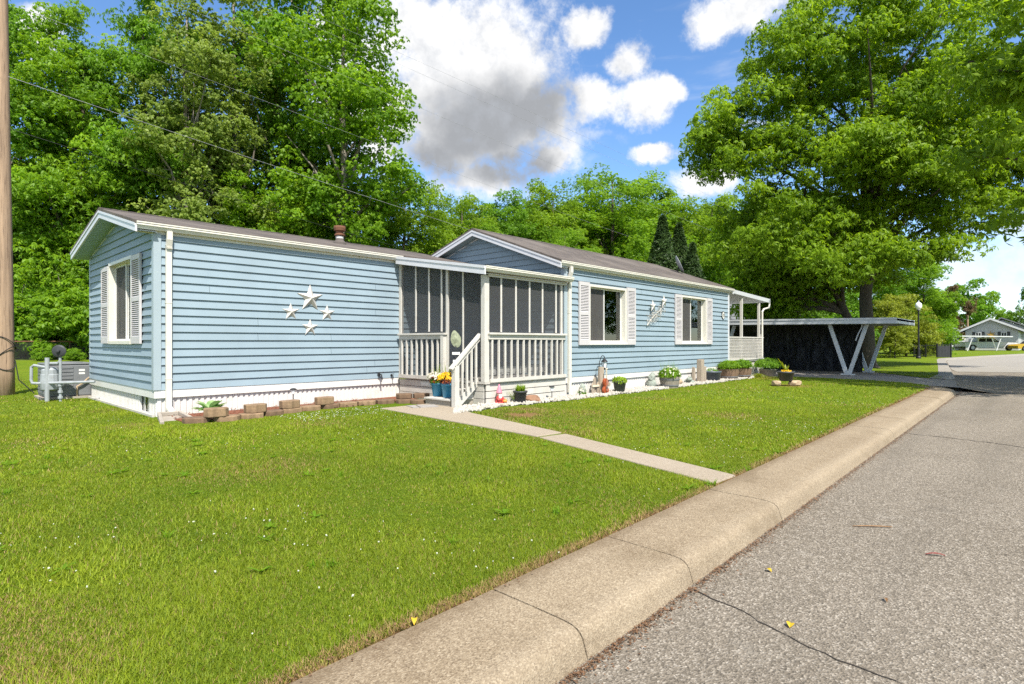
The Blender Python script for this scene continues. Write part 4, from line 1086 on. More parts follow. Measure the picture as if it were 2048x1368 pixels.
# ---- solar lights
def solar(x, y, h, label, z=0):
    t = thing('solar_light', label, 'solar light', (x, y, z), 'solar path lights')
    mb = MB(); mb.tube([(x, y, z - .05), (x, y, z + h - .10)], .009, 6); mb.build('stake', M['iron'], t)
    mb = MB(); mb.lathe([(.018, h - .11), (.03, h - .10), (.04, h - .04), (.042, h - .02)], (x, y, z), 12); mb.build('lens', M['lamp_white'], t)
    mb = MB(); mb.lathe([(.062, h - .025), (.064, h - .012), (.03, h + .005), (.005, h + .008)], (x, y, z), 12); mb.build('cap', M['iron'], t)
solar(5.12, 10.55, .36, 'solar path light in the bed in front of the white skirting below the stars')
solar(9.56, 7.78, .30, 'solar path light in the gravel right of the brown rock below the porch')
solar(19.1, 7.55, .36, 'solar path light between the two brown tubs near the far deck')

# ================================================================== POTS AND PLANTS
def pot_thing(name, label, x, y, z, prof, m, group=None, cat='plant pot', n=20, soil=True):
    t = thing(name, label, cat, (x, y, z), group)
    mb = MB(); mb.lathe(prof, (x, y, z), n); t_pot = mb.build('pot', M[m], t, smooth=False)
    for p in t_pot.data.polygons: p.use_smooth = len(p.vertices) == 4
    return t
def potprof(r0, r1, h, rim=.02, rimh=.035): return [(r0 * .9, 0), (r0, .012), (r1 - rim * .4, h - rimh), (r1 + rim * .3, h - rimh), (r1 + rim * .5, h), (r1 - rim * .7, h), (r1 - rim * .9, h - .03), (.01, h - .035)]
def leaf_ball(name, c, rad, n, size, material, parent, seed, k=5, width=.4, droop=(-.3, .6), shell=.5):
    rng = np.random.default_rng(seed); d = unit(rng.normal(0, 1, (n, 3))); d[:, 2] = np.abs(d[:, 2]) * .9 - .15
    P = np.array(c) + d * np.array(rad) * (rng.uniform(shell, 1, (n, 1)) ** .6)
    V, T = rosettes(P, d + np.array([0, 0, .5]) + rng.normal(0, .3, (n, 3)), size, rng, k, width, droop, tint=rng.uniform(.25, .8, n))
    root = parent
    while root.parent is not None: root = root.parent
    V = V - np.array(root.location)
    return link_mesh(name, np_mesh(name, V, 4, material, T), parent)
# two blue pots of flowers on the step
for (x, y, seed, lab, main, acc) in ((7.42, 9.02, 1, 'blue pot with cream and white flowers on the porch step, the left one', 'petal_white', 'petal_rust'), (7.40, 8.68, 2, 'blue pot with yellow and rust flowers on the porch step, next to the stair rail', 'petal_yellow', 'petal_rust')):
    t = pot_thing('flower_pot', lab, x, y, .15, potprof(.095, .138, .285, .016, .05), 'blue_pot', 'blue flower pots on the porch step')
    leaf_ball('foliage', (x, y, .15 + .31), (.16, .16, .13), 150, .06, M['leaf_deep' if seed == 1 else 'purple_leaf'], t, 20 + seed, 5, .42)
    leaf_ball('blossom', (x - .03, y + .02, .15 + .39), (.19, .19, .16), 95, .042, M[main], t, 30 + seed, 6, .55, (-.2, .4), .75)
    leaf_ball('blossom', (x + .02, y, .15 + .33), (.19, .19, .15), 45, .04, M[acc], t, 40 + seed, 6, .55, (-.2, .4), .75)
    mb = MB(); mb.blades((x, y, .15 + .27), 22, .46, .18, .012, random.Random(seed), .15, 4, .06); mb.build('grass_stem', M['leaf_olive'], t, tint=(.1, .9))
# leaf shaped garden stake behind the pots
GS = thing('garden_stake', 'pale metal leaf shaped garden stake with two small sign plates by the stair rail', 'garden ornament', (7.30, 8.33, .15))
mb = MB(); pts = []; 
for k in range(24):
    t = 2 * math.pi * k / 24; r = .165 * (1 + .12 * math.sin(t)); w = .62 + .16 * math.sin(t) * -1
    pts.append((math.cos(t) * .165 * (.55 - .22 * max(0, math.sin(t)) + .08), math.sin(t) * .17))
i0 = 0; n = len(pts); ca, sa = math.cos(.22), math.sin(.22); LC = Vector((7.30, 8.33, 1.31))
def lf(u, w, d): return tuple(LC + Vector((u * ca * .75 - w * sa * 0, -u * ca * .65, w)) + Vector((.65, .75, 0)).normalized() * -d)
ring = [(u * ca + w * sa * -1, u * sa + w * ca) for u, w in pts]
for k in range(n):
    a, b = ring[k], ring[(k + 1) % n]; mb.face(lf(0, 0, .02), lf(a[0], a[1], 0), lf(b[0], b[1], 0)); mb.face(lf(b[0], b[1], -.004), lf(a[0], a[1], -.004), lf(0, 0, .012))
mb.build('leaf_plate', M['leafmetal'], GS)
mb = MB(); mb.tube([lf(0, -.13, .005), lf(.0, -.3, .0), (7.30, 8.33, .15)], .008, 6); mb.lathe([(.018, 0), (.022, .05), (.012, .06)], (7.30, 8.33, 1.10), 10); mb.build('stem', M['iron'], GS)
for zz, w in ((1.03, .075), (.88, .06)): mb = MB(); mb.obox((7.30, 8.32, zz), (w * .75, -w * .65, 0), (.004, .005, 0), (0, 0, .025)); mb.build('sign_plate', M['plaque'], GS)

# gnome
GN = thing('garden_gnome', 'small gnome figurine in red robe and pink hat beside the porch stair', 'gnome', (8.02, 7.86, 0))
x, y = 8.02, 7.86
mb = MB(); mb.lathe([(.10, 0), (.095, .02), (.075, .10), (.06, .17), (.03, .19)], (x, y, 0), 16); mb.build('robe', M['red'], GN, smooth=True)
mb = MB(); mb.lathe([(.02, .18), (.045, .195), (.052, .225), (.045, .255), (.02, .27)], (x, y, 0), 14); mb.lathe([(.0, 0), (.012, .006), (.014, .015), (.0, .022)], (x - .012, y - .055, .218), 8); mb.build('head', M['skin'], GN, smooth=True)
mb = MB(); mb.lathe([(.062, .245), (.06, .258), (.048, .30), (.03, .36), (.008, .42)], (x, y, 0), 14); mb.build('hat', M['pink'], GN, smooth=True)
mb = MB(); mb.rock((x - .012, y - .045, .175), (.042, .03, .055), 3, 2, .25); mb.build('beard', M['beard'], GN, smooth=True)
for s_ in (-1, 1): mb = MB(); mb.tube([(x + s_ * .055, y - .01, .165), (x + s_ * .075, y - .05, .12), (x + s_ * .035 + .03, y - .085, .11)], [.026, .024, .018], 8); mb.build('arm', M['red'], GN, smooth=True)
mb = MB(); mb.rock((x + .085, y - .07, .085), (.05, .045, .05), 5, 2, .3); mb.build('bundle', M['orange'], GN, smooth=True)

# grey pot with bright grass, below the porch
t = pot_thing('potted_grass', 'dark grey pot of bright green ornamental grass in front of the porch boards', 8.48, 7.72, 0, potprof(.105, .14, .27), 'grey_pot')
mb = MB(); mb.blades((8.48, 7.72, .24), 240, .26, .18, .013, random.Random(6), .45, 4, .09); mb.build('grass', M['lime'], t, tint=(.1, .9))
mb = MB(); mb.blades((8.36, 7.78, .10), 20, .26, .22, .006, random.Random(7), .2, 4, .05); mb.build('dry_stem', M['leaf_olive'], t, tint=(0, .6))
mb = MB(); mb.rock((8.86, 7.74, .06), (.20, .14, .10), 2, 3, .3); tag(mb.build('brown_rock', M['stone'], smooth=True, loc=(8.86, 7.74, 0)), 'reddish brown rock on the white gravel below the porch', 'rock')
# mosaic egg shaped ornament by the downspout
CO = thing('garden_ornament', 'pale green and white leafy egg shaped ornament beside the second downspout', 'garden ornament', (10.72, 7.82, 0))
mb = MB(); mb.rock((10.72, 7.82, .13), (.085, .08, .15), 4, 3, .3); mb.build('core', M['mossy'], CO, smooth=True)
leaf_ball('leaf', (10.72, 7.82, .13), (.10, .09, .15), 60, .05, M['petal_white'], CO, 77, 4, .5)
leaf_ball('leaf', (10.72, 7.82, .09), (.11, .1, .11), 60, .05, M['leaf_mid'], CO, 78, 4, .5)
# small grey picket ornament
PK = thing('picket_ornament', 'three weathered grey pickets joined by a rail with a tiny bird, left of the violin', 'garden ornament', (11.2, 7.80, 0))
for (px, hh, dy) in ((11.13, .30, 0), (11.24, .42, .03), (11.34, .30, 0)): mb = MB(); mb.prism([(px - .045, 0), (px + .045, 0), (px + .045, hh - .05), (px, hh), (px - .045, hh - .05)], 'y', 7.80 + dy, 7.825 + dy); mb.build('picket', M['driftwood'], PK)
mb = MB(); mb.box(11.08, 11.42, 7.775, 7.799, .19, .235); mb.build('rail', M['cream'], PK)
mb = MB(); mb.rock((11.24, 7.84, .445), (.03, .018, .02), 2, 1, .1); mb.prism([(11.265, .45), (11.28, .452), (11.28, .49), (11.265, .47)], 'y', 7.835, 7.845); mb.build('bird', M['iron'], PK)
# post behind the violin
PO = MB(); PO.lathe([(.085, 0), (.082, .2), (.078, .5), (.07, .64), (.066, .655)], (11.42, 7.78, 0), 9); tag(PO.build('wood_post', M['driftwood'], loc=(11.42, 7.78, 0)), 'thick weathered post behind the red violin ornament', 'post')
VI = thing('violin_ornament', 'red brown violin ornament leaning on a weathered post in the gravel', 'violin', (11.38, 7.62, 0))
def vshape(s=1.0):
    out = []
    for k in range(40):
        t = k / 40 * 2 * math.pi; z = -math.cos(t)
        if z < -.05: w = .112 - .06 * max(0, (abs(z + .5) - .18)) ** 1.2 * 2.2
        else: w = .09 - .05 * max(0, (abs(z - .55) - .15)) ** 1.2 * 2.2
        wz = .085 * math.sqrt(max(0, 1 - ((z + .52) / .50) ** 2)) * 1.25 if z < -.1 else .068 * math.sqrt(max(0, 1 - ((z - .50) / .52) ** 2)) * 1.25
        wz = max(wz, .055 if abs(z) < .45 else 0)
        out.append((math.copysign(wz, math.sin(t)) if abs(math.sin(t)) > 1e-6 else 0, .20 + .19 * z))
    return out
mb = MB(); mb.prism([(11.38 + u, w) for u, w in vshape()], 'y', 7.60, 7.66); mb.build('body', M['violin'], VI, bevel=.006)
mb = MB(); mb.prism([(11.38 + u * .62, .20 + (w - .20) * .78) for u, w in vshape()], 'y', 7.594, 7.5995); mb.build('top_plate', M['violin'], VI)
mb = MB(); mb.box(11.364, 11.396, 7.588, 7.612, .39, .60); mb.lathe([(.022, -.015), (.022, .015)], (11.38, 7.60, .615), 10, 'x'); mb.build('neck', M['cream'], VI)
mb = MB(); mb.box(11.35, 11.41, 7.585, 7.592, .165, .178); mb.box(11.372, 11.388, 7.586, 7.5925, .04, .12); mb.build('bridge', M['black'], VI)
for u in (-.035, .035): mb = MB(); mb.tube([(11.38 + u, 7.592, .14), (11.38 + u * .9, 7.592, .18), (11.38 + u * 1.05, 7.592, .22)], .005, 5); mb.build('sound_hole', M['black'], VI)
mb = MB()
for u in (-.008, 0, .008): mb.tube([(11.38 + u, 7.583, .1), (11.38 + u, 7.583, .6)], .0015, 4)
mb.build('string', M['star'], VI)
BD = MB(); BD.prism([(11.5, .0), (11.58, 0), (11.58, .45), (11.5, .47)], 'y', 7.83, 7.86); BD.lathe([(.05, -.01), (.05, .01)], (11.52, 7.62, .24), 12, 'y'); tag(BD.build('grey_board', M['driftwood'], loc=(11.54, 7.84, 0)), 'short grey board with a round disc right of the violin', 'garden ornament')
# shepherd hook lantern
HL = thing('hook_lantern', 'black shepherd hook with a small lantern above the violin ornament', 'lantern', (11.44, 7.84, 0))
mb = MB(); arc = [(11.44, 7.84, 0), (11.44, 7.84, .78)] + [(11.44 + .11 - .11 * math.cos(t), 7.84 - .02, .78 + .14 * math.sin(t)) for t in np.linspace(.3, math.pi * .75, 8)]
mb.tube(arc, .009, 6); mb.build('hook', M['black'], HL)
lx, ly, lz = 11.62, 7.82, .60
mb = MB(); mb.lathe([(.085, .17), (.075, .19), (.03, .235), (.012, .26), (.01, .28)], (lx, ly, lz), 10); mb.tube([(lx, ly, lz + .28), (lx, ly, lz + .30)], .006, 5); mb.build('lantern_roof', M['black'], HL)
mb = MB(); mb.lathe([(.045, .03), (.06, .168)], (lx, ly, lz), 8); mb.build('lantern_glass', M['lamp_white'], HL)
mb = MB(); mb.lathe([(.02, -.02), (.05, .0), (.05, .029)], (lx, ly, lz), 8)
for k in range(4):
    a = k * math.pi / 2 + .4; mb.tube([(lx + .05 * math.cos(a), ly + .05 * math.sin(a), lz + .02), (lx + .068 * math.cos(a), ly + .068 * math.sin(a), lz + .17)], .005, 4)
mb.build('lantern_cage', M['black'], HL)
mb = MB(); mb.tube([(lx - .02 + .09 * math.cos(t), ly, lz + .0 + .09 * math.sin(t)) for t in np.linspace(-2.4, .6, 9)], .005, 5); mb.build('scroll', M['black'], HL)
# lime plant pot
t = pot_thing('potted_plant', 'grey green tapered pot of lime green leaves right of the violin', 11.98, 7.62, 0, potprof(.115, .165, .30), 'green_pot')
leaf_ball('foliage', (11.98, 7.62, .31), (.19, .18, .12), 130, .07, M['lime'], t, 5, 5, .5)
# mottled stone figure
mb = MB(); mb.rock((13.95, 7.86, .10), (.14, .13, .16), 6, 3, .35); mb.rock((13.93, 7.84, .27), (.10, .09, .12), 8, 3, .4); mb.rock((13.98, 7.84, .37), (.05, .05, .06), 9, 2, .3)
tag(mb.build('stone_figure', M['mossy'], smooth=True, loc=(13.95, 7.86, 0)), 'mottled grey stone garden figure left of the half barrel planter', 'garden ornament')
# half barrel planter
def barrel(name, label, x, y, r, h, m, group=None, staves=22, hoops=(.25, .75)):
    t = thing(name, label, 'planter', (x, y, 0), group); mb = MB()
    prof = [(r * .80, 0), (r * .88, h * .3), (r * .95, h * .62), (r, h), (r - .025, h), (r - .03, h - .05), (.01, h - .055)]
    mb.lathe(prof, (x, y, 0), staves); mb.build('tub', M[m], t)
    for k in hoops:
        rr = r * (.80 + .2 * k) + .012; mb = MB(); mb.lathe([(rr - .01, k * h - .018), (rr, k * h - .018), (rr + .004, k * h + .018), (rr - .01, k * h + .018)], (x, y, 0), staves); mb.build('hoop', M['hoop'], t)
    return t
t = barrel('barrel_planter', 'weathered grey half barrel with a bushy flowering plant below the twig ornament', 14.32, 7.52, .275, .31, 'barrel')
leaf_ball('foliage', (14.32, 7.52, .36), (.34, .30, .26), 420, .075, M['leaf_fresh'], t, 9, 5, .4)
leaf_ball('blossom', (14.32, 7.52, .40), (.36, .32, .28), 70, .028, M['petal_white'], t, 10, 5, .6, (-.2, .4), .85)
mb = MB(); mb.blades((14.32, 7.52, .35), 50, .42, .30, .006, random.Random(2), .1, 4, .2); mb.build('stem', M['leaf_fresh'], t, tint=(.2, .8))
mb = MB(); mb.rock((15.08, 7.72, .09), (.19, .15, .16), 11, 3, .3); tag(mb.build('tan_rock', M['tan_stone'], smooth=True, loc=(15.08, 7.72, 0)), 'rounded tan rock just right of the half barrel planter', 'rock')
# frog-like figure
FG = MB(); FG.rock((16.05, 7.80, .07), (.17, .12, .09), 3, 3, .2); FG.rock((15.92, 7.72, .15), (.09, .08, .07), 4, 3, .15); FG.rock((15.90, 7.68, .215), (.025, .025, .025), 5, 1, 0); FG.rock((15.96, 7.70, .215), (.025, .025, .025), 6, 1, 0); FG.rock((16.16, 7.72, .05), (.08, .05, .06), 7, 2, .2); FG.rock((15.92, 7.66, .04), (.04, .05, .05), 8, 2, .2)
tag(FG.build('frog_figure', M['mossy'], smooth=True, loc=(16.0, 7.78, 0)), 'low mottled green grey frog figure on the gravel left of the wooden posts', 'garden ornament')
# driftwood posts
for k, (px, py, hh, w, lab) in enumerate(((16.40, 7.82, .50, .055, 'thin pointed driftwood post, leftmost of the three by the blue grey tub'), (16.62, 7.70, .72, .10, 'tall square driftwood post, the middle one of the three by the blue grey tub'), (16.90, 7.72, .50, .065, 'short driftwood post with flaking bark, right of the tall post'))):
    mb = MB(); top = hh - (.12 if k == 0 else .015); mb.prism([(px - w, 0), (px + w, 0), (px + w * .95, top), (px + w * (.1 if k == 0 else .8), hh), (px - w * (.3 if k == 0 else .95), hh - .01)], 'y', py - w * .8, py + w * .8)
    tag(mb.build('driftwood_post', M['driftwood'], bevel=.012, loc=(px, py, 0)), lab, 'post', 'driftwood posts in the gravel')
# tubs toward the deck
t = pot_thing('potted_plant', 'blue grey glazed tub with sparse small leaves right of the driftwood posts', 17.55, 7.76, 0, potprof(.24, .29, .33, .02, .05), 'slate_pot')
leaf_ball('foliage', (17.55, 7.76, .34), (.25, .22, .12), 40, .06, M['leaf_mid'], t, 12, 4, .35)
t = barrel('barrel_planter', 'brown half barrel with a mound of bright green grass under the deck railing', 18.72, 7.70, .34, .36, 'barrel_brown', hoops=(.3,))
mb = MB(); mb.blades((18.72, 7.70, .33), 620, .42, .42, .016, random.Random(12), .55, 5, .25); mb.build('grass', M['lime'], t, tint=(0, .6))
leaf_ball('foliage', (18.72, 7.70, .46), (.42, .36, .26), 300, .09, M['leaf_fresh'], t, 13, 5, .28)
t = barrel('barrel_planter', 'darker brown half barrel with deep green drooping leaves, nearest the deck corner', 19.85, 7.68, .31, .34, 'barrel_brown', hoops=(.3,))
mb = MB(); mb.blades((19.85, 7.68, .32), 480, .44, .40, .018, random.Random(13), .6, 5, .22); mb.build('grass', M['leaf_fresh'], t, tint=(0, .6))
leaf_ball('foliage', (19.85, 7.68, .46), (.38, .34, .26), 260, .09, M['leaf_mid'], t, 14, 5, .28)
mb = MB(); mb.blades((20.75, 7.45, 0), 240, .36, .42, .02, random.Random(14), .75, 5, .10); tag(mb.build('grass_clump', M['leaf_yellow'], tint=(.2, .9), loc=(20.75, 7.45, 0)), 'arching yellow green grass clump at the end of the gravel bed', 'plant')
t = pot_thing('potted_plant', 'grey pot with a dark green bushy plant beyond the yellow grass clump', 21.95, 7.55, 0, potprof(.25, .31, .25), 'barrel')
leaf_ball('foliage', (21.95, 7.55, .40), (.58, .5, .34), 420, .1, M['leaf_mid'], t, 15, 5, .3)
# pot on the lawn resting on two stones
for k, (sx_, sy_, L, W, rt, lab) in enumerate(((16.95, 5.60, .33, .22, .5, 'flat tan stone tilted under the left side of the lawn pot'), (17.42, 5.25, .44, .22, -.15, 'long tan stone block under the right side of the lawn pot'))):
    mb = MB(); mb.rock((0, 0, .08), (L * .62, W * .62, .10), 15 + k, 3, .22); mb.v = [(max(-L / 2, min(L / 2, v[0])), max(-W / 2, min(W / 2, v[1])), max(-.01, min(.15, v[2]))) for v in mb.v]
    o = mb.build('flat_stone', M['tan_stone'], bevel=.01); o.location = (sx_, sy_, 0); o.rotation_euler = (0, .12 if k == 0 else 0, rt); tag(o, lab, 'stone', 'stones under the lawn pot')
t = pot_thing('potted_plant', 'dark grey pot with a spiky yellowing plant standing on two stones in the lawn', 17.20, 5.42, .145, potprof(.17, .225, .27, .02, .05), 'grey_pot')
mb = MB(); rnd = random.Random(3)
for a, L, lean in ((2.4, .55, .45), (2.6, .42, .35), (.5, .30, .35), (-.6, .26, .4), (4.2, .28, .3), (5.2, .34, .25), (1.6, .3, .3)):
    d = Vector((math.cos(a), math.sin(a), 0)); sd = Vector((-d.y, d.x, 0)); b0 = Vector((17.2, 5.42, .38))
    for j in range(6):
        t0, t1 = j / 6, (j + 1) / 6; p0 = b0 + d * lean * L * t0 + Vector((0, 0, L * (t0 - .25 * t0 * t0))); p1 = b0 + d * lean * L * t1 + Vector((0, 0, L * (t1 - .25 * t1 * t1))); w0, w1 = .045 * (1 - t0 * .9) + .004, .045 * (1 - t1 * .9) + .004
        mb.face(p0 - sd * w0, p0, p1, p1 - sd * w1); mb.face(p0, p0 + sd * w0, p1 + sd * w1, p1)
mb.build('spiky_leaf', M['leaf_yellow'], t, tint=(.4, 1)); leaf_ball('foliage', (17.2, 5.42, .40), (.18, .17, .10), 60, .06, M['petal_yellow'], t, 16, 4, .4)

# white gravel strip
rng = np.random.default_rng(3); bm = bmesh.new(); bmesh.ops.create_icosphere(bm, subdivisions=1, radius=1); IV = np.array([v.co[:] for v in bm.verts]); IF = np.array([[v.index for v in f.verts] for f in bm.faces]); bm.free()
def stones(P, S, rng):
    n = len(P); V = IV[None] * (1 + rng.normal(0, .16, (n, len(IV), 1))); V = V * S[:, None, None] * rng.uniform(.6, 1.2, (n, 1, 3)); V = V + P[:, None, :]
    return V[:, IF].reshape(-1, 3)
px_ = []; 
front = [(6.35, 7.9), (6.55, 7.42), (7.3, 7.55), (8.0, 7.62), (9.0, 7.48), (10.5, 7.38), (12, 7.40), (14, 7.36), (16, 7.34), (18, 7.36), (20, 7.4), (21.4, 7.55)]
while len(px_) < 7600:
    x = 6.4 + (rng.random() ** 1.25) * 15; yf = np.interp(x, [p[0] for p in front[1:]], [p[1] for p in front[1:]]) + .04 * math.sin(x * 5) + .03 * math.sin(x * 13)
    top = 8.12 if x < 7.75 else 7.98
    if x < 7.1: top = 7.35 + (x - 6.4) * 1.1; yf = max(yf, 7.42)
    y = yf + (top - yf) * rng.random()
    if y > yf: px_.append((x, y, .012 + .03 * rng.random()))
P = np.array(px_); V = stones(P, rng.uniform(.014, .034, len(P)), rng)
o = link_mesh('white_gravel', np_mesh('white_gravel', V, 3, M['white_stone'])); tag(o, kind='stuff')
mb = MB(); pl = front[2:]
for (x0, y0), (x1, y1) in zip(pl[:-1], pl[1:]): mb.face((x0, y0 + .05, .006), (x1, y1 + .05, .006), (x1, 7.99, .006), (x0, 7.99, .006))
tag(mb.build('gravel_bed', M['conc_block']), kind='structure')
# dry leaf litter along the kerb and in the grass edge
n = 8200; x = 1 + (rng.random(n) ** 1.8) * 19; off = np.abs(rng.normal(0, .028, n)) * np.where(rng.random(n) < .15, 2.6, 1); y = 2.02 + .0165 * (x - 2) - .592 - off; z = -.118 + rng.uniform(0, .016, n)
n2 = 900; x2 = .5 + (rng.random(n2) ** 1.5) * 16; y2 = 2.02 + .0165 * (x2 - 2) + rng.normal(.02, .03, n2); z2 = .014 + rng.uniform(0, .012, n2)
P = np.stack([np.concatenate([x, x2]), np.concatenate([y, y2]), np.concatenate([z, z2])], 1); m_ = len(P)
a = rng.uniform(0, 6.28, m_); L = rng.uniform(.003, .0095, m_); d = np.stack([np.cos(a), np.sin(a), rng.uniform(-.4, .4, m_)], 1) * L[:, None]; sd = np.stack([-np.sin(a), np.cos(a), rng.uniform(-.4, .4, m_)], 1) * (L * .55)[:, None]
V = np.stack([P - d, P + sd, P + d, P - sd], 1).reshape(-1, 3); o = link_mesh('leaf_litter', np_mesh('leaf_litter', V, 4, M['litter'])); tag(o, kind='stuff')
# single fallen leaves and twigs
def fallen(x, y, z, L, W, rot, m, label, curl=.012):
    mb = MB()
    for j in range(4):
        t0, t1 = j / 4, (j + 1) / 4; w0, w1 = W * math.sin(math.pi * (t0 * .9 + .05)), W * math.sin(math.pi * (t1 * .9 + .05))
        z0, z1 = curl * math.sin(3 * t0), curl * math.sin(3 * t1); mb.face((L * (t0 - .5), -w0, z0 + .004), (L * (t1 - .5), -w1, z1 + .004), (L * (t1 - .5), 0, z1), (L * (t0 - .5), 0, z0)); mb.face((L * (t0 - .5), 0, z0), (L * (t1 - .5), 0, z1), (L * (t1 - .5), w1, z1 + .006), (L * (t0 - .5), w0, z0 + .006))
    o = mb.build('fallen_leaf', M[m]); o.location = (x, y, z); o.rotation_euler = (0, 0, rot); tag(o, label, 'leaf', 'fallen leaves and twigs on the pavement')
fallen(1.53, 2.02, .02, .045, .014, .9, 'yellow_leaf', 'yellow leaf lying at the grass edge of the kerb', .02)
fallen(2.92, .90, -.116, .05, .018, .2, 'yellow_leaf', 'yellow leaf lying on the road crack nearest the camera')
fallen(3.53, 1.21, -.116, .04, .016, 1.2, 'yellow_leaf', 'small yellow leaf on the asphalt close to the kerb')
fallen(4.9, .94, -.117, .28, .008, -.9, 'brown_leaf', 'long brown twig lying on the open asphalt', .004)
fallen(4.52, .52, -.117, .11, .010, -1.1, 'red_leaf', 'narrow dark red leaf on the asphalt further from the kerb')
fallen(3.55, .62, -.117, .05, .008, .4, 'brown_leaf', 'short brown fragment on the asphalt')

# ================================================================== UTILITY POLE, WIRES, METER, AC
UP = thing('utility_pole', 'tall weathered brown wooden utility pole at the left edge of the lawn', 'utility pole', (1.66, 17.93, 0))
mb = MB(); bx, by = 1.66, 17.93; tx, ty = bx - .11, by + .12
mb.tube([(bx + (tx - bx) * t, by + (ty - by) * t, -.3 + 12.8 * t) for t in np.linspace(0, 1, 14)], [.172 - .05 * t + .004 * math.sin(9 * t) for t in np.linspace(0, 1, 14)], 18); mb.build('pole', M['pole'], UP, smooth=True)
mb = MB(); mb.box(tx - .06, tx + .06, ty - 1.2, ty + 1.2, 11.75, 11.9); mb.build('crossarm', M['pole'], UP)
for k, zz in enumerate((.75, 1.0, 1.22)):
    mb = MB(); pts = [(bx + .18 * math.cos(t), by + .18 * math.sin(t), zz + .16 * math.sin(t * 1.0 + k * 2)) for t in np.linspace(0, 2 * math.pi, 20)]; mb.tube(pts, .010, 5); mb.build('wire_coil', M['cable'], UP)
mb = MB(); mb.tube([(bx + .16, by - .07, .8), (bx + .22, by - .12, .35), (bx + .5, by - .15, .02)], .012, 5); mb.build('ground_wire', M['cable'], UP)
def wire(p, q, sag, r, m, label):
    mb = MB(); P, Q = Vector(p), Vector(q); pts = [P.lerp(Q, t) - Vector((0, 0, 4 * sag * t * (1 - t))) for t in np.linspace(0, 1, 28)]
    mb.tube(pts, [r * (.26 + .4 * t) for t in np.linspace(0, 1, 28)], 5); mb.v = [(v[0] - P.x, v[1] - P.y, v[2] - P.z) for v in mb.v]
    o = mb.build('overhead_wire', M[m], smooth=True); o.location = P; tag(o, label, 'wire', 'wires strung from the utility pole')
def W3(px, py, D): x, y = at(px, D); return (x, y, CAM_H + (684 - py) * D / FPX)
wire(W3(16, 153, 13.4), W3(1240, 545, 72), .35, .022, 'cable_grey', 'thick grey cable, upper of the two that leave the pole below the treetops')
wire(W3(18, 257, 13.4), W3(1180, 566, 70), .95, .02, 'cable', 'black sagging cable, the lowest one leaving the pole')
wire(W3(12, 4, 13.6), W3(1330, 497, 75), .2, .012, 'cable_grey', 'thin grey wire leaving the pole near the top left of the sky')
wire(W3(10, -140, 13.6), W3(1440, 468, 75), .1, .012, 'cable_grey', 'thin wire from the crossarm, the lowest of the three high ones')
wire(W3(10, -222, 13.6), W3(1500, 440, 75), .0, .011, 'cable_grey', 'thin wire from the crossarm, the middle of the three high ones')
wire(W3(4, -246, 13.6), W3(1510, 438, 75), -.35, .011, 'cable_grey', 'thin wire from the crossarm, the highest of the three high ones')
# gas meter
mx, my = 2.07, 15.32
GM = thing('gas_meter', 'grey gas meter with looped pipes and round regulator on a post by the lawn', 'gas meter', (mx, my, 0))
def gp(r, z, d=0):   # r to the right of the post as seen from the street, d deeper
    return (mx + r * SY + d * CY, my - r * CY + d * SY, z)
mb = MB(); mb.tube([gp(0, -.1), gp(0, .92)], .042, 10); mb.build('post', M['grey_metal'], GM)
mb = MB(); mb.tube([gp(-.02, .72), gp(-.28, .76), gp(-.33, .72), gp(-.335, .45), gp(-.31, .385), gp(-.2, .38), gp(1.0, .415)], .028, 8)
mb.tube([gp(0, .80, .03), gp(.20, .80, .03), gp(.25, .86, .03), gp(.25, .98, .03)], .026, 8); mb.tube([gp(.255, .85, .03), gp(.255, -.1, .03)], .026, 8)
for z in (.06, .18, .32): mb.lathe([(.045, z), (.045, z + .05)], gp(.255, 0, .03), 8)
mb.build('pipe', M['grey_metal'], GM, smooth=False)
mb = MB(); c = gp(-.04, .50, .12); mb.lathe([(.09, -.28), (.15, -.25), (.17, -.12), (.16, .06), (.15, .07), (.15, .16), (.11, .21), (.06, .22)], c, 14); mb.build('meter_body', M['grey_metal'], GM)
c = gp(.25, 1.06, .0); mb = MB(); mb.lathe([(.04, .0305), (.03, .07), (.0, .075)], (0, 0, 0), 10, 'x'); mb.lathe([(.11, -.01), (.13, -.005), (.13, .008), (.10, .02), (.03, .03)], (0, 0, 0), 20, 'x'); R_ = Matrix.Rotation(math.atan2(SY, CY) + math.pi + .25, 3, 'Z'); mb.v = [tuple(R_ @ Vector(v) + Vector(c)) for v in mb.v]; mb.build('regulator', M['iron'], GM)
# air conditioner
AC = thing('air_conditioner', 'dark grey air conditioner unit beside the left end of the home', 'air conditioner', (2.35, 16.05, 0))
ax0, ax1, ay0, ay1 = 2.08, 2.92, 15.75, 16.6
mb = MB(); mb.box(ax0 - .06, ax1 + .06, ay0 - .06, ay1 + .06, -.05, .05); mb.build('base_pad', M['conc_block'], AC)
mb = MB(); mb.box(ax0, ax1, ay0, ay1, .05, .75); mb.build('cabinet', M['ac_grey'], AC, bevel=.03)
mb = MB()
for k in range(8): z = .12 + k * .078; mb.box(ax0 + .04, ax0 + .50, ay0 - .012, ay0 - .001, z, z + .05); mb.box(ax0 - .012, ax0 - .001, ay0 + .05, ay1 - .05, z, z + .05)
mb.build('louvre_panel', M['ac_grey'], AC)
mb = MB(); mb.box(ax0 - .01, ax1 + .01, ay0 - .01, ay1 + .01, .751, .785); mb.lathe([(.33, .786), (.31, .80), (.05, .81)], ((ax0 + ax1) / 2, (ay0 + ay1) / 2, 0), 18); mb.build('top_grille', M['ac_grey'], AC, bevel=.01)
for z in (.60, .53): mb = MB(); mb.box(ax0 + .60, ax0 + .71, ay0 - .006, ay0 - .001, z, z + .045); mb.build('sticker', M['white'], AC)
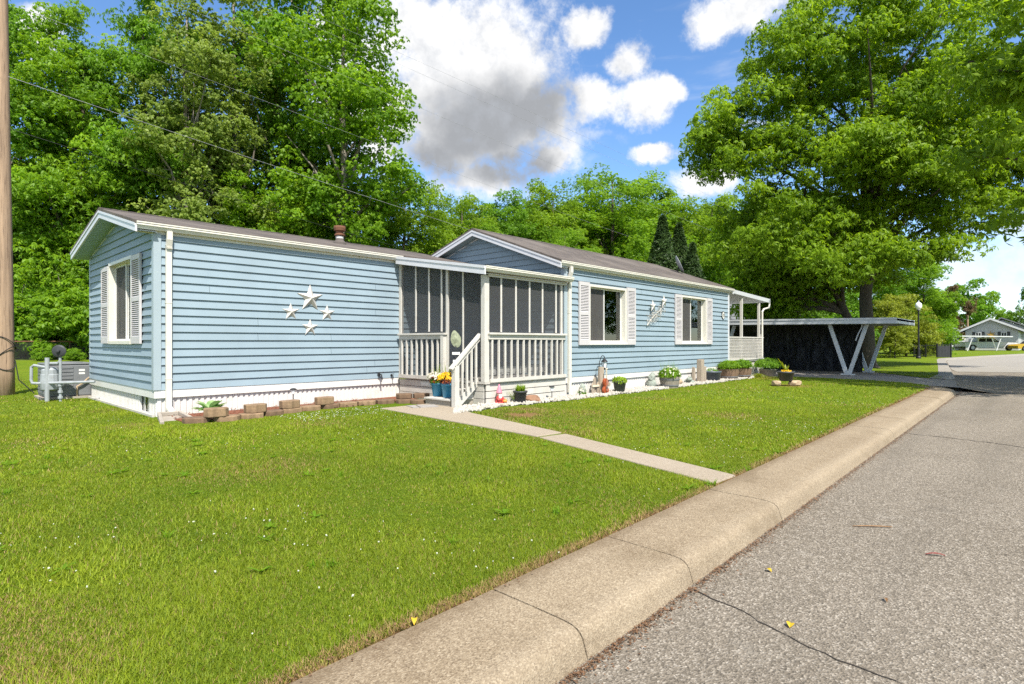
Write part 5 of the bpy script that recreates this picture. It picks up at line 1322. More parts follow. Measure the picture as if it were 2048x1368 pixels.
mb = MB(); mb.tube([(ax0 + .56, ay0 - .04, .02), (ax0 + .56, ay0 - .04, .26), (ax0 + .66, ay0 - .05, .33), (ax1 - .1, ay0 - .06, .42), (2.9, 15.62, .50)], .02, 7); mb.build('hose', M['tan_stone'], AC)
# chain link fence with a rusty top rail
FN = thing('chain_fence', 'chain link fence with rusty top rail along the edge of the wood', 'fence', (0, 50, 0))
mb = MB(); mb.tube([(-12, 50, 1.27), (14, 50, 1.29), (46, 50, 1.27)], .05, 6); mb.build('top_rail', M['rust'], FN)
mb = MB(); mb.face((-12, 50, 0), (46, 50, 0), (46, 50, 1.27), (-12, 50, 1.27)); mb.build('mesh_panel', M['chain'], FN)
for k in range(15): mb = MB(); mb.tube([(-12 + k * 4, 50.05, 0), (-12 + k * 4, 50.05, 1.33)], .035, 6); mb.build('fence_post', M['rust'], FN)

# ================================================================== CARPORT
CP = thing('carport', 'pale grey flat roofed carport on white V shaped posts beside the driveway', 'carport', (24.85, 5.58, 0))
rx0, rx1, ry0, ry1 = 24.3, 28.15, 3.92, 13.2
def cz(y): return 1.935 + .012 * (y - 3.9)
mb = MB(); k = 24
mb.prism([(ry0, cz(ry0) + .09), (ry1, cz(ry1) + .09), (ry1, cz(ry1) + .16), (ry0, cz(ry0) + .16)], 'x', rx0 + .05, rx1 - .05); mb.build('roof', M['carport'], CP)
mb = MB()
for j in range(12):
    x = rx0 + .1 + j * .31; mb.prism([(ry0 + .06, cz(ry0) + .045), (ry1 - .06, cz(ry1) + .045), (ry1 - .06, cz(ry1) + .088), (ry0 + .06, cz(ry0) + .088)], 'x', x, x + .2)
mb.build('roof_pan', M['carport'], CP)
mb = MB()
for x, s_ in ((rx0, -1), (rx1, 1)):
    a, b = (x, x + .049) if s_ < 0 else (x - .049, x)
    mb.prism([(ry0, cz(ry0) - .02), (ry1, cz(ry1) - .02), (ry1, cz(ry1) + .19), (ry0, cz(ry0) + .19)], 'x', a, b); mb.prism([(ry0, cz(ry0) + .13), (ry1, cz(ry1) + .13), (ry1, cz(ry1) + .195), (ry0, cz(ry0) + .195)], 'x', a - .02 if s_ < 0 else b + .001, a - .001 if s_ < 0 else b + .02)
mb.box(rx0 + .05, rx1 - .05, ry0, ry0 + .04, cz(ry0) - .01, cz(ry0) + .185); mb.box(rx0 + .05, rx1 - .05, ry1 - .04, ry1, cz(ry1) - .01, cz(ry1) + .185)
mb.box(rx0 - .022, rx0 + .02, 4.6, 4.62, cz(4.6) - .021, cz(4.6) + .196)
mb.build('fascia_board', M['carport'], CP)
def vpost(x, y):
    for s_ in (-1, 1): mb = MB(); mb.beam((x, y + s_ * .05, .03), (x, y + s_ * .64, 1.96), .13, .085, (1, 0, 0)); mb.build('leg', M['vpost'], CP)
    mb = MB(); mb.box(x - .13, x + .13, y - .22, y + .22, -.02, .028); mb.box(x - .06, x + .06, y - .1, y + .1, .03, .12); mb.build('foot_plate', M['vpost'], CP)
vpost(24.85, 5.58); vpost(24.85, 10.6); vpost(27.6, 5.45); vpost(27.6, 10.6)
mb = MB(); mb.tube([(24.76, 5.08, 1.98), (24.77, 5.1, 1.8), (24.77, 5.22, 1.55), (24.77, 5.3, 1.3)], .02, 5); mb.build('cable', M['vpost'], CP)
# black plastic sheet wall
mb = MB(); rnd = random.Random(2); ny, nz = 90, 26; ya, yb = 5.62, 15.2
def tp(i, j):
    y = ya + (yb - ya) * i / ny; z = -.01 + 2.0 * j / nz; s_ = 1 - j / nz
    f = .10 * mnoise.noise(Vector((y * 1.3, z * .5, 1))) + .07 * mnoise.noise(Vector((y * 3.5, z * 1.1 + y * .8, 4))) + .05 * math.sin(y * 2.2 + z * .6) * s_ + .03 * mnoise.noise(Vector((y * 8, z * 3, 9)))
    return (27.36 + f * (.35 + .5 * s_), y, z)
i0 = 0
for i in range(ny + 1):
    for j in range(nz + 1): mb.v.append(tp(i, j))
for i in range(ny):
    for j in range(nz): A = i * (nz + 1) + j; mb.f.append((A, A + nz + 1, A + nz + 2, A + 1))
tag(mb.build('plastic_sheet', M['tarp'], smooth=True, loc=(27.36, 10, 0)), 'black plastic sheeting hung as a wrinkled wall at the back of the carport', 'tarpaulin')
# dark shed front glimpsed past the deck
SH = thing('storage_shed', 'slate blue gabled shed behind the carport seen past the covered deck', 'shed', (41, 18.5, 0))
sx0, sya, syb = 40.0, 17.0, 21.2
ym_ = (sya + syb) / 2
mb = MB(); siding(mb, 'x', sx0, lambda z: sya if z < 3.0 else sya + (z - 3.0) / 1.3 * (ym_ - sya), lambda z: syb if z < 3.0 else syb - (z - 3.0) / 1.3 * (syb - ym_), .1, 4.25, .2); mb.box(sx0 + .02, 48, sya, sya + .1, 0, 3.0); mb.box(sx0 + .02, 48, syb - .1, syb, 0, 3.0); mb.build('wall', M['dark_blue_wall'], SH)
mb = MB()
for a, s_ in ((sya - .25, 1), (syb + .25, -1)):
    mb.face((sx0 - .3, a, 2.9), (48.2, a, 2.9), (48.2, ym_, 4.45), (sx0 - .3, ym_, 4.45)); mb.face((sx0 - .3, a, 2.84), (sx0 - .3, ym_, 4.39), (48.2, ym_, 4.39), (48.2, a, 2.84))
mb.build('roof', M['grey_roof'], SH)
mb = MB(); mb.beam((sx0 - .3, sya - .25, 2.80), (sx0 - .3, ym_, 4.34), .04, .20); mb.beam((sx0 - .3, syb + .25, 2.80), (sx0 - .3, ym_, 4.34), .04, .20); mb.build('rake_fascia', M['fascia'], SH)
mb = MB(); mb.box(sx0 - .03, sx0 - .022, 18.0, 20.2, .0, 2.2); mb.build('door', M['black'], SH)

# ================================================================== STREET LAMP, IRON FENCE, FAR HOUSES
lx, ly = at(1837, 43.2)
LPT = thing('lamp_post', 'black lamp post with a white globe on the lawn beyond the driveway', 'street lamp', (lx, ly, 0))
mb = MB(); mb.lathe([(.17, -.05), (.17, .1), (.12, .18), (.10, .7), (.075, .8), (.06, 1.0), (.05, 3.55), (.09, 3.62), (.05, 3.7)], (lx, ly, 0), 14); mb.build('pole', M['black'], LPT)
mb = MB(); mb.lathe([(.10, 3.70), (.2, 3.85), (.225, 4.0), (.19, 4.15), (.10, 4.24)], (lx, ly, 0), 16); mb.build('globe', M['lamp_white'], LPT, smooth=True)
mb = MB(); mb.lathe([(.11, 3.66), (.12, 3.72), (.09, 3.73)], (lx, ly, 0), 14); mb.lathe([(.11, 4.23), (.06, 4.30), (.02, 4.40)], (lx, ly, 0), 12); mb.build('cap', M['grey_metal'], LPT)
fx, fy = at(1872, 47)
IF_ = thing('iron_fence', 'low black iron fence run between lamp post and gate', 'fence', (*at(1850, 46.5), 0))
p0, p1 = Vector((*at(1828, 46.5), 0)), Vector((*at(1875, 46.5), 0)); d = p1 - p0
for k in range(3): p = p0 + d * k / 2; mb = MB(); mb.tube([p - Vector((0, 0, .1)), p + Vector((0, 0, 1.08))], .045, 6); mb.build('fence_post', M['black'], IF_)
mb = MB(); mb.beam(p0 + Vector((0, 0, .98)), p1 + Vector((0, 0, .98)), .03, .04); mb.beam(p0 + Vector((0, 0, .15)), p1 + Vector((0, 0, .15)), .03, .04)
for k in range(1, 16): p = p0 + d * k / 16; mb.tube([p + Vector((0, 0, .1)), p + Vector((0, 0, 1.0))], .011, 4)
mb.build('rail_panel', M['black'], IF_)
p0, p1 = Vector((*at(1874, 45.8), 0)), Vector((*at(1902, 45.8), 0)); d = p1 - p0
IG = thing('iron_gate', 'dark grey closed iron gate panel at the end of the lawn', 'gate', tuple(p0))
for p in (p0, p1): mb = MB(); mb.tube([p - Vector((0, 0, .1)), p + Vector((0, 0, 1.15))], .05, 6); mb.build('gate_post', M['black'], IG)
mb = MB(); mb.beam(p0 + d * .06 + Vector((0, 0, .48)), p1 - d * .06 + Vector((0, 0, .48)), .03, .9)
for k in range(9): p = p0 + d * (.08 + .84 * k / 8); mb.beam(p + Vector((0, 0, .03)), p + Vector((0, 0, 1.08)), .05, .03)
mb.build('gate_panel', M['iron'], IG)
# far grey house (gable faces down the street)
def fp(px, D, z=0): x, y = at(px, D); return Vector((x, y, z))
FH = thing('grey_house', 'pale grey gabled house at the end of the street with dark shuttered windows', 'house', (*at(1985, 90), 0))
hx = 113.0; ya, yb = 13.4, .5     # along the wall, left to right as seen
def onx(px):
    t = (px - 1024) / FPX; return hx * (SY - t * CY) / (t * SY + CY)
yl, yr = onx(1931), onx(2037); ym_ = (yl + yr) / 2 + .1
mb = MB(); mb.prism([(yr, 0), (yl, 0), (yl, 3.0), (ym_, 4.65), (yr, 3.0)], 'x', hx, hx + 14); mb.build('wall', M['grey_wall'], FH)
mb = MB()
for e, zz in ((yl + .7, 2.82), (yr - .7, 2.82)):
    mb.prism([(e, zz), (ym_, 4.72), (ym_, 4.90), (e, zz + .18)], 'x', hx - .6, hx + 14.4)
mb.build('roof', M['grey_roof'], FH)
mb = MB()
for e, zz in ((yl + .72, 2.74), (yr - .72, 2.74)): mb.prism([(e, zz), (ym_, 4.62), (ym_, 4.93), (e, zz + .30)], 'x', hx - .68, hx - .605)
mb.build('rake_fascia', M['white_far'], FH)
for c in (1957, 2008):
    a, b = onx(c - 6), onx(c + 6)
    mb = MB(); mb.box(hx - .08, hx - .01, b, a, 1.95, 2.75); wf = mb.build('window', M['white_far'], FH)
    mb = MB(); mb.box(hx - .10, hx - .085, b + .1, (a + b) / 2 - .05, 2.05, 2.65); mb.box(hx - .10, hx - .085, (a + b) / 2 + .05, a - .1, 2.05, 2.65); mb.build('pane', M['dark'], wf)
    for q in (c - 9, c + 9): mb = MB(); u = onx(q); mb.box(hx - .07, hx - .01, u - .2, u + .2, 1.93, 2.8); mb.build('shutter', M['iron'], FH)
mb = MB(); u = onx(1983); 
for k in range(14):
    t = math.pi * 2 * k / 14; r = .75 if k % 2 else .5; mb.prism([(u + .1 * math.cos(t + 1.5), 2.25 + .1 * math.sin(t + 1.5)), (u + r * math.cos(t), 2.25 + r * math.sin(t)), (u + .1 * math.cos(t - 1.5), 2.25 + .1 * math.sin(t - 1.5))], 'x', hx - .12, hx - .08)
mb.lathe([(.2, -.14), (.2, -.1)], (hx, u, 2.25), 12, 'x')
tag(mb.build('sunburst_ornament', M['gold'], loc=(hx - .1, u, 2.25)), 'golden sunburst ornament on the gable of the far grey house', 'ornament')
# second roof behind
FH2 = thing('rear_house', 'grey roofed house partly hidden behind the far grey gabled house', 'house', (*at(2020, 112), 0))
hx2 = 126; 
def onx2(px): t = (px - 1024) / FPX; return hx2 * (SY - t * CY) / (t * SY + CY)
yl, yr = onx2(1988), onx2(2090); ym_ = onx2(2003)
mb = MB(); mb.prism([(yr, 0), (yl, 0), (yl, 4.0), (ym_, 5.0), (yr, 2.6)], 'x', hx2, hx2 + 12); mb.build('wall', M['grey_wall'], FH2)
mb = MB(); mb.prism([(yl + .6, 3.9), (ym_, 5.2), (ym_, 5.4), (yl + .6, 4.1)], 'x', hx2 - .6, hx2 + 12); mb.prism([(ym_, 5.2), (yr, 2.7), (yr, 2.9), (ym_, 5.4)], 'x', hx2 - .6, hx2 + 12); mb.build('roof', M['grey_roof'], FH2)
# white garage gable and vinyl fence
WG = thing('white_garage', 'small white gabled outbuilding partly hidden by green shrubs', 'garage', (*at(1905, 92), 0))
hx3 = 108
def onx3(px): t = (px - 1024) / FPX; return hx3 * (SY - t * CY) / (t * SY + CY)
yl, yr = onx3(1880), onx3(1906)
mb = MB(); mb.prism([(yr, 0), (yl, 0), (yl, 2.1), (yr + .6, 2.9), (yr, 2.7)], 'x', hx3, hx3 + 8); mb.build('wall', M['white_far'], WG)
mb = MB(); mb.prism([(yl + .5, 2.0), (yr + .4, 3.35), (yr + .4, 3.5), (yl + .5, 2.15)], 'x', hx3 - .4, hx3 + 8.3); mb.prism([(yr + .4, 3.35), (yr - .4, 2.9), (yr - .4, 3.05), (yr + .4, 3.5)], 'x', hx3 - .4, hx3 + 8.3); mb.build('roof', M['grey_roof'], WG)
mb = MB(); u = onx3(1898); mb.box(hx3 - .05, hx3 - .01, u - .4, u + .2, .9, 1.9); mb.build('window', M['dark'], WG)
VF = thing('vinyl_fence', 'white vinyl privacy fence left of the silver pickup', 'fence', (*at(1916, 84), 0))
p0, p1 = fp(1900, 84), fp(1930, 84); mb = MB(); mb.beam(p0 + Vector((0, 0, .75)), p1 + Vector((0, 0, .75)), .05, 1.4)
mb.build('panel', M['white_far'], VF)
for k in range(3): p = p0 + (p1 - p0) * k / 2; mb = MB(); mb.beam(p, p + Vector((0, 0, 1.6)), .14, .14, (1, 0, 0)); mb.build('fence_post', M['white_far'], VF)
# neighbour's carport
NC = thing('neighbour_carport', 'thin roofed white carport with V posts over the silver pickup', 'carport', (*at(1965, 80), 0))
q0, q1 = fp(1902, 79.5, 2.02), fp(2026, 79.5, 1.93); back = Vector((CY, SY, 0)) * 0; dv = Vector((1, .05, 0)) * 4.2
mb = MB(); nrm = Vector((0, 0, .07)); i0 = len(mb.v)
mb.v += [tuple(v) for v in (q0, q1, q1 + dv, q0 + dv, q0 + nrm * 2, q1 + nrm * 2, q1 + dv + nrm * 2, q0 + dv + nrm * 2)]; mb.f += [(0, 3, 2, 1), (4, 5, 6, 7), (0, 1, 5, 4), (1, 2, 6, 5), (2, 3, 7, 6), (3, 0, 4, 7)]; mb.build('roof', M['white_far'], NC)
for c in (1938, 1993):
    b = fp(c - 3 if c == 1938 else c, 79.7); 
    for dpx in ((8,) if c == 1938 else (-10, 10)): e = fp(c + dpx, 79.7, 1.98); mb = MB(); mb.beam(b, e, .10, .08, (1, 0, 0)); mb.build('leg', M['white_far'], NC)
# silver pickup, seen side on, nose to the right
TK = thing('pickup_truck', 'silver pickup truck parked side on under the neighbour carport', 'pickup truck', (*at(1981, 82), 0))
b0 = fp(1930, 82); b1 = fp(2037, 82); ax = (b1 - b0).normalized(); ax.z = 0; Lk = (b1 - b0).length; sd = Vector((CY, SY, 0)); sd = (sd - ax * sd.dot(ax)).normalized()
def tk(u, w, z): p = b0 + ax * (u * Lk) + sd * w; return (p.x, p.y, z)
def tprism(mb, poly, w0, w1):
    i = len(mb.v); n = len(poly); mb.v += [tk(u, w0, z) for u, z in poly] + [tk(u, w1, z) for u, z in poly]; mb.f.append(tuple(i + k for k in range(n))); mb.f.append(tuple(i + n + k for k in reversed(range(n))))
    for k in range(n): mb.f.append((i + k, i + n + k, i + n + (k + 1) % n, i + (k + 1) % n))
def arch(c, r, z0, n=9): return [(c + r * math.cos(t), z0 + r * 5.4 * math.sin(t) * 1.06) for t in np.linspace(math.pi, 0, n)]
body = [(.0, .60), (.03, .45)] + arch(.145, .082, .42) + [(.26, .42), (.74, .42)] + arch(.83, .082, .42) + [(.96, .45), (.995, .62), (1.0, .85), (.985, 1.06), (.93, 1.16), (.70, 1.22), (.0, 1.25)]
mb = MB(); tprism(mb, body, 0, 1.9); mb.build('body', M['silver'], TK)
mb = MB(); tprism(mb, [(.245, 1.23), (.25, 1.78), (.27, 1.86), (.50, 1.86), (.56, 1.78), (.70, 1.22)], .12, 1.78); mb.build('cab', M['silver'], TK)
mb = MB(); tprism(mb, [(.275, 1.28), (.28, 1.74), (.40, 1.76), (.40, 1.28)], .105, .118); tprism(mb, [(.415, 1.28), (.415, 1.76), (.50, 1.76), (.60, 1.28)], .105, .118); tprism(mb, [(.62, 1.28), (.545, 1.72), (.56, 1.72), (.655, 1.28)], .108, 1.7); mb.build('window', M['dark'], TK)
mb = MB(); tprism(mb, [(.0, 1.255), (.23, 1.255), (.23, 1.30), (.0, 1.30)], .1, 1.8); mb.build('bed_cover', M['black'], TK)
mb = MB(); tprism(mb, [(.955, .45), (1.01, .5), (1.015, .72), (.96, .72)], -.03, 1.93); mb.build('bumper', M['black'], TK)
mb = MB(); tprism(mb, [(.93, .90), (.992, .88), (.985, 1.04), (.93, 1.08)], -.012, .3); mb.build('headlight', M['truck_white'], TK)
mb = MB(); tprism(mb, [(.26, .34), (.72, .34), (.72, .41), (.26, .41)], -.02, .1); mb.build('running_board', M['black'], TK)
mb = MB(); tprism(mb, [(.60, 1.26), (.63, 1.26), (.63, 1.40), (.60, 1.40)], -.2, .0); mb.build('mirror', M['black'], TK)
for c in (.145, .83):
    mb = MB(); cc = b0 + ax * (c * Lk); n = 20
    for r0, w0, w1, nm in ((.43, .0, .28, 0),):
        i = len(mb.v); ring = [(c + r0 / Lk * math.cos(t), .43 + r0 * math.sin(t)) for t in np.linspace(0, 2 * math.pi, n + 1)[:-1]]; tprism(mb, ring, -.02, .26)
    wl = mb.build('wheel', M['tyre'], TK)
    mb = MB(); ring = [(c + .26 / Lk * math.cos(t), .43 + .26 * math.sin(t)) for t in np.linspace(0, 2 * math.pi, n + 1)[:-1]]; tprism(mb, ring, -.035, -.021); mb.build('rim', M['rim'], wl)
# yellow car at the right edge
YC = thing('yellow_car', 'yellow car only partly in view at the right edge of the far street', 'car', (*at(2052, 80), 0))
c0 = fp(2036, 80); c1 = fp(2110, 80); Lk2 = (c1 - c0).length; ax2 = (c1 - c0).normalized()
def yk(u, w, z): p = c0 + ax2 * (u * Lk2) + sd * w; return (p.x, p.y, z)
def yprism(mb, poly, w0, w1):
    i = len(mb.v); n = len(poly); mb.v += [yk(u, w0, z) for u, z in poly] + [yk(u, w1, z) for u, z in poly]; mb.f.append(tuple(i + k for k in range(n))); mb.f.append(tuple(i + n + k for k in reversed(range(n))))
    for k in range(n): mb.f.append((i + k, i + n + k, i + n + (k + 1) % n, i + (k + 1) % n))
mb = MB(); yprism(mb, [(.0, .35), (.09, .3)] + [(.19 + .085 * math.cos(t), .32 + .42 * math.sin(t)) for t in np.linspace(math.pi, 0, 8)] + [(.72, .3)] + [(.82 + .085 * math.cos(t), .32 + .42 * math.sin(t)) for t in np.linspace(math.pi, 0, 8)] + [(.98, .35), (1, .7), (.85, .95), (.3, 1.0), (.06, .9), (0, .7)], 0, 1.7); mb.build('body', M['yellow'], YC)
mb = MB(); yprism(mb, [(.30, .98), (.42, 1.4), (.66, 1.42), (.82, .96)], .15, 1.55); mb.build('cabin', M['dark'], YC)
for c in (.19, .82):
    mb = MB(); yprism(mb, [(c + .33 / Lk2 * math.cos(t), .33 + .33 * math.sin(t)) for t in np.linspace(0, 2 * math.pi, 17)[:-1]], -.02, .2); wl = mb.build('wheel', M['tyre'], YC)
    mb = MB(); yprism(mb, [(c + .2 / Lk2 * math.cos(t), .33 + .2 * math.sin(t)) for t in np.linspace(0, 2 * math.pi, 17)[:-1]], -.035, -.021); mb.build('rim', M['rim'], wl)
# distant wooden pole
ux, uy = at(1935, 118); mb = MB(); mb.tube([(ux, uy, -.1), (ux, uy, 9.0)], [.24, .18], 8); tag(mb.build('distant_pole', M['pole'], loc=(ux, uy, 0)), 'distant wooden pole in front of the trees above the white outbuilding', 'utility pole')
# ================================================================== TREES
def variant(name, H, lobes, npads, pad_r, per, leaf, material, seed, r0, bark='bark', nl=16, k=6, width=.36, lean=(0, 0), zmin=.3, inner=.35):
    cm, pc = crown_mesh(name + '_crown', lobes, npads, pad_r, per, leaf, material, seed, k, width, inner)
    rnd = random.Random(seed); path = [(lean[0] * t * t + rnd.uniform(-.12, .12) * (t > 0), lean[1] * t * t + rnd.uniform(-.12, .12) * (t > 0), H * .88 * t) for t in (0, .12, .28, .45, .62, .8, 1)]
    tm = trunk_mesh(name + '_trunk', path, r0, r0 * .18, [tuple(p) for p in pc], M[bark], seed, nl, zmin)
    return dict(crown=cm, trunk=tm, H=H)
def lobes_tall(H, R, z0, rnd, n=9):
    out = []
    for k in range(n):
        t = (k + .5) / n; z = z0 + (H - z0) * t; w = R * (math.sin(math.pi * (.18 + .78 * t)) ** .8)
        a = k * 2.4 + rnd.uniform(-.4, .4); out.append((math.cos(a) * w * .5, math.sin(a) * w * .5, z, w * .62, w * .62, (H - z0) / n * 1.25))
    return out
rv = random.Random(42)
V = {}
V['cottonwood'] = variant('cottonwood', 30, lobes_tall(30, 6.6, 8, rv, 10), 300, 1.3, 52, .27, M['leaf_mid'], 101, .45, 'bark_grey', 22, 5, .62)
V['poplar'] = variant('poplar', 30, lobes_tall(30, 4.6, 6, rv, 11), 230, 1.1, 46, .25, M['leaf_olive'], 102, .36, 'bark_grey', 24, 5, .6)
V['boxelder'] = variant('boxelder', 24, lobes_tall(24, 5.8, 2.0, rv, 9), 330, 1.3, 56, .29, M['leaf_fresh'], 103, .34, 'bark', 14, 6, .34)
DOME = [(0, 0, 19.5, 4.2, 4.2, 4.0), (3.2, 1, 17, 3.8, 3.8, 3.4), (-3.4, .5, 16.4, 3.8, 3.8, 3.4), (.5, 3.4, 16, 3.6, 3.6, 3.2), (-.4, -3.4, 16.5, 3.6, 3.6, 3.2), (5.0, -1, 12.5, 3.6, 3.6, 3.4), (-5.2, -.6, 12, 3.6, 3.6, 3.4), (1, 5, 11.5, 3.6, 3.6, 3.2), (-1, -5.2, 12, 3.8, 3.8, 3.4), (4.6, -3.2, 8, 3.2, 3.2, 3), (-4.6, -3.4, 7.6, 3.2, 3.2, 3), (0, -4.6, 6.4, 3.2, 3.2, 3), (0, 0, 11, 4.5, 4.5, 5)]
V['maple'] = variant('maple', 24, DOME, 400, 1.3, 52, .29, M['leaf_maple'], 104, .36, 'bark', 14, 6, .38)
V['elm'] = variant('elm', 24, lobes_tall(24, 5.6, 3.5, rv, 9), 320, 1.25, 56, .28, M['leaf_mid'], 105, .32, 'bark', 16, 6, .36)
V['sapling'] = variant('sapling', 11, lobes_tall(11, 3.0, .8, rv, 7), 170, .85, 54, .22, M['leaf_fresh'], 106, .14, 'bark', 10, 6, .34)
V['shrub'] = variant('shrub', 4.6, [(0, 0, 1.6, 2.4, 2.2, 1.7), (1.1, .5, 2.7, 1.4, 1.4, 1.3), (-1.2, -.3, 2.2, 1.4, 1.4, 1.5)], 90, .65, 34, .24, M['leaf_fresh'], 107, .10, 'bark', 8, 6, .38)
V['vine_shrub'] = variant('vine_shrub', 6, [(0, 0, 2.0, 3.4, 2.4, 2.1), (1.6, 0, 3.4, 1.8, 1.6, 1.8), (-1.6, 0, 3.1, 1.8, 1.8, 1.6)], 120, .7, 34, .24, M['leaf_mid'], 108, .12, 'bark', 8, 5, .6)
V['yellow_shrub'] = variant('yellow_shrub', 6, [(0, 0, 2.4, 1.9, 1.9, 2.4), (.6, .3, 4.2, 1.3, 1.3, 1.6)], 90, .6, 34, .22, M['leaf_yellow'], 109, .08, 'bark', 10, 5, .3)
V['far_tree'] = variant('far_tree', 14, lobes_tall(14, 5.4, 1.5, rv, 7), 120, 1.3, 26, .5, M['leaf_mid'], 110, .3, 'bark', 8, 5, .4)
# dark columnar conifers
def conifer(seed):
    rng = np.random.default_rng(seed); n = 5200; t = rng.random(n) ** .8; z = .3 + 9.2 * t; w = 1.25 * np.minimum(1, (1 - t) * 2.2 + .06) * np.minimum(1, t * 8 + .5); a = rng.uniform(0, 6.28, n); r = w * rng.uniform(.6, 1.03, n) * (1 + .1 * np.sin(a * 3 + z * 2))
    P = np.stack([r * np.cos(a), r * np.sin(a), z], 1); Nn = np.stack([np.cos(a), np.sin(a), np.full(n, .9)], 1) + rng.normal(0, .25, (n, 3)); Vv, T = rosettes(P, Nn, .26, rng, 5, .3, (-.9, .1), tint=rng.uniform(.1, .9, n))
    mb = MB(); mb.tube([(0, 0, -.1), (0, 0, 8.5)], [.16, .03], 8)
    return dict(crown=np_mesh('conifer_crown', Vv, 4, M['conifer'], T), trunk=mb.mesh('conifer_trunk', M['bark'], smooth=True), H=9.6)
V['conifer'] = conifer(5)

def plant(kind, name, px, D, top=None, scale=None, label='', group=None, rot=None, cat='tree', pos=None, sx=1.0, leaf=None):
    v = V[kind]; x, y = pos if pos else at(px, D)
    if scale is None: scale = (CAM_H + (684 - top) * D / FPX) / v['H']
    t = thing(name, label, cat, (x, y, 0), group, rot if rot is not None else random.uniform(0, 6.28)); t.scale = (scale * sx, scale * sx, scale)
    tr = link_mesh('trunk', v['trunk'], t); cr = link_mesh('crown', v['crown'], t)
    if leaf:
        cr.material_slots[0].link = 'OBJECT'; cr.material_slots[0].material = M[leaf]
    return t
G1 = 'trees of the wood behind the home'
plant('cottonwood', 'cottonwood_tree', 10, 45, -30, label='tall tree behind the utility pole, leftmost crown of the wood', group=G1, rot=1.0)
plant('boxelder', 'leafy_tree', 165, 46, 40, label='bright green leafy tree right of the utility pole, its feathery top against the sky', group=G1, rot=2.2)
plant('boxelder', 'leafy_tree', 95, 46, 260, label='low branching bright tree just right of the pole above the chain link fence', group=G1, rot=.6, sx=1.1)
plant('elm', 'leafy_tree', 285, 49, -50, label='tall green tree above the left gable peak of the home', group=G1, rot=3.3, sx=.85)
plant('poplar', 'poplar_tree', 372, 47, -60, label='tall poplar with a pale trunk showing above the left roof', group=G1, rot=.3)
plant('poplar', 'poplar_tree', 470, 53, -90, label='thin olive green poplar between the pale trunk and the big right hand crown', group=G1, rot=2.9, sx=1.1)
plant('cottonwood', 'cottonwood_tree', 585, 57, -110, label='tall cottonwood behind, left of the big crown that meets the cloud', group=G1, rot=4.2, sx=.9)
plant('cottonwood', 'cottonwood_tree', 688, 52, -75, label='big cottonwood whose ragged right edge stands against the white cloud', group=G1, rot=.9, sx=.98, leaf='leaf_fresh')
plant('maple', 'leafy_tree', 808, 60, 322, label='rounded green tree at the foot of the cloud, above the roof vent', group=G1, rot=1.9)
plant('sapling', 'young_tree', 245, 46, 420, label='bushy young tree behind the left eave of the home', group=G1, rot=1.2)
plant('sapling', 'young_tree', 480, 49, 385, label='bushy young tree rising behind the middle of the left roof', group=G1, rot=2.0)
plant('sapling', 'young_tree', 605, 50, 400, label='bushy young tree behind the left roof, just left of the roof vent', group=G1, rot=3.1, leaf='leaf_maple')
plant('sapling', 'young_tree', 740, 52, 410, label='bushy young tree behind the left roof, right of the roof vent', group=G1, rot=5.0)
plant('maple', 'leafy_tree', 925, 70, 372, label='tree above the peak of the right gable, under the cloud base', group=G1, rot=.2)
plant('maple', 'leafy_tree', 1010, 74, 372, label='rounded tree right of the right gable peak', group=G1, rot=3.9, leaf='leaf_mid')
plant('maple', 'leafy_tree', 1105, 78, 352, label='tree above the middle of the right roof, left of the tallest rounded crown', group=G1, rot=2.6, sx=1.1)
plant('maple', 'leafy_tree', 1225, 82, 318, label='tallest rounded crown of the tree line above the right roof', group=G1, rot=1.1, sx=1.3, leaf='leaf_fresh')
plant('maple', 'leafy_tree', 1330, 84, 385, label='tree behind the dark columnar conifers', group=G1, rot=4.4, sx=1.15)
plant('maple', 'leafy_tree', 1425, 80, 375, label='tree between the columnar conifers and the big maple', group=G1, rot=5.2, sx=1.1)
plant('maple', 'leafy_tree', 1130, 58, 440, label='lower green tree directly behind the right roof ridge', group=G1, rot=.5, scale=None, leaf='leaf_fresh')
plant('boxelder', 'leafy_tree', 985, 56, 455, label='low green tree just right of the right gable peak, close behind the roof', group=G1, rot=2.5)
plant('sapling', 'leafy_tree', 1280, 56, 470, label='small tree behind the far half of the right roof, left of the conifers', group=G1, rot=1.5)
plant('sapling', 'leafy_tree', 1440, 50, 470, label='bright small tree behind the satellite dish', group=G1, rot=4.5, sx=1.2)
for k, (px, D, top, lab) in enumerate(((1325, 46, 432, 'tallest dark columnar conifer behind the right roof, the left one'), (1358, 47, 448, 'dark columnar conifer in the middle of the three'), (1385, 45, 486, 'shortest dark columnar conifer, nearest the satellite dish'))):
    plant('conifer', 'columnar_conifer', px, D, top, label=lab, group='dark columnar conifers', rot=k * 1.3, sx=.9)
G2 = 'shrubs along the edge of the wood'
for k, (kd, px, D, top, lab) in enumerate((('vine_shrub', 45, 41.5, 545, 'vine covered shrub behind the fence just right of the pole'), ('vine_shrub', 120, 42.5, 520, 'wide vine covered shrub behind the fence above the gas meter'), ('shrub', 172, 41.5, 560, 'round shrub behind the fence next to the left corner of the home'), ('shrub', 85, 37.5, 690, 'low weedy growth at the foot of the fence left of the gas meter'), ('shrub', 150, 37.2, 692, 'low weedy growth at the foot of the fence behind the air conditioner'), ('vine_shrub', -30, 41.5, 540, 'vine covered shrub at the far left behind the pole'))):
    plant(kd, 'shrub', px, D, top, label=lab, group=G2, rot=k * 1.7, cat='shrub', sx=1.15, leaf='leaf_fresh' if k % 2 else None)

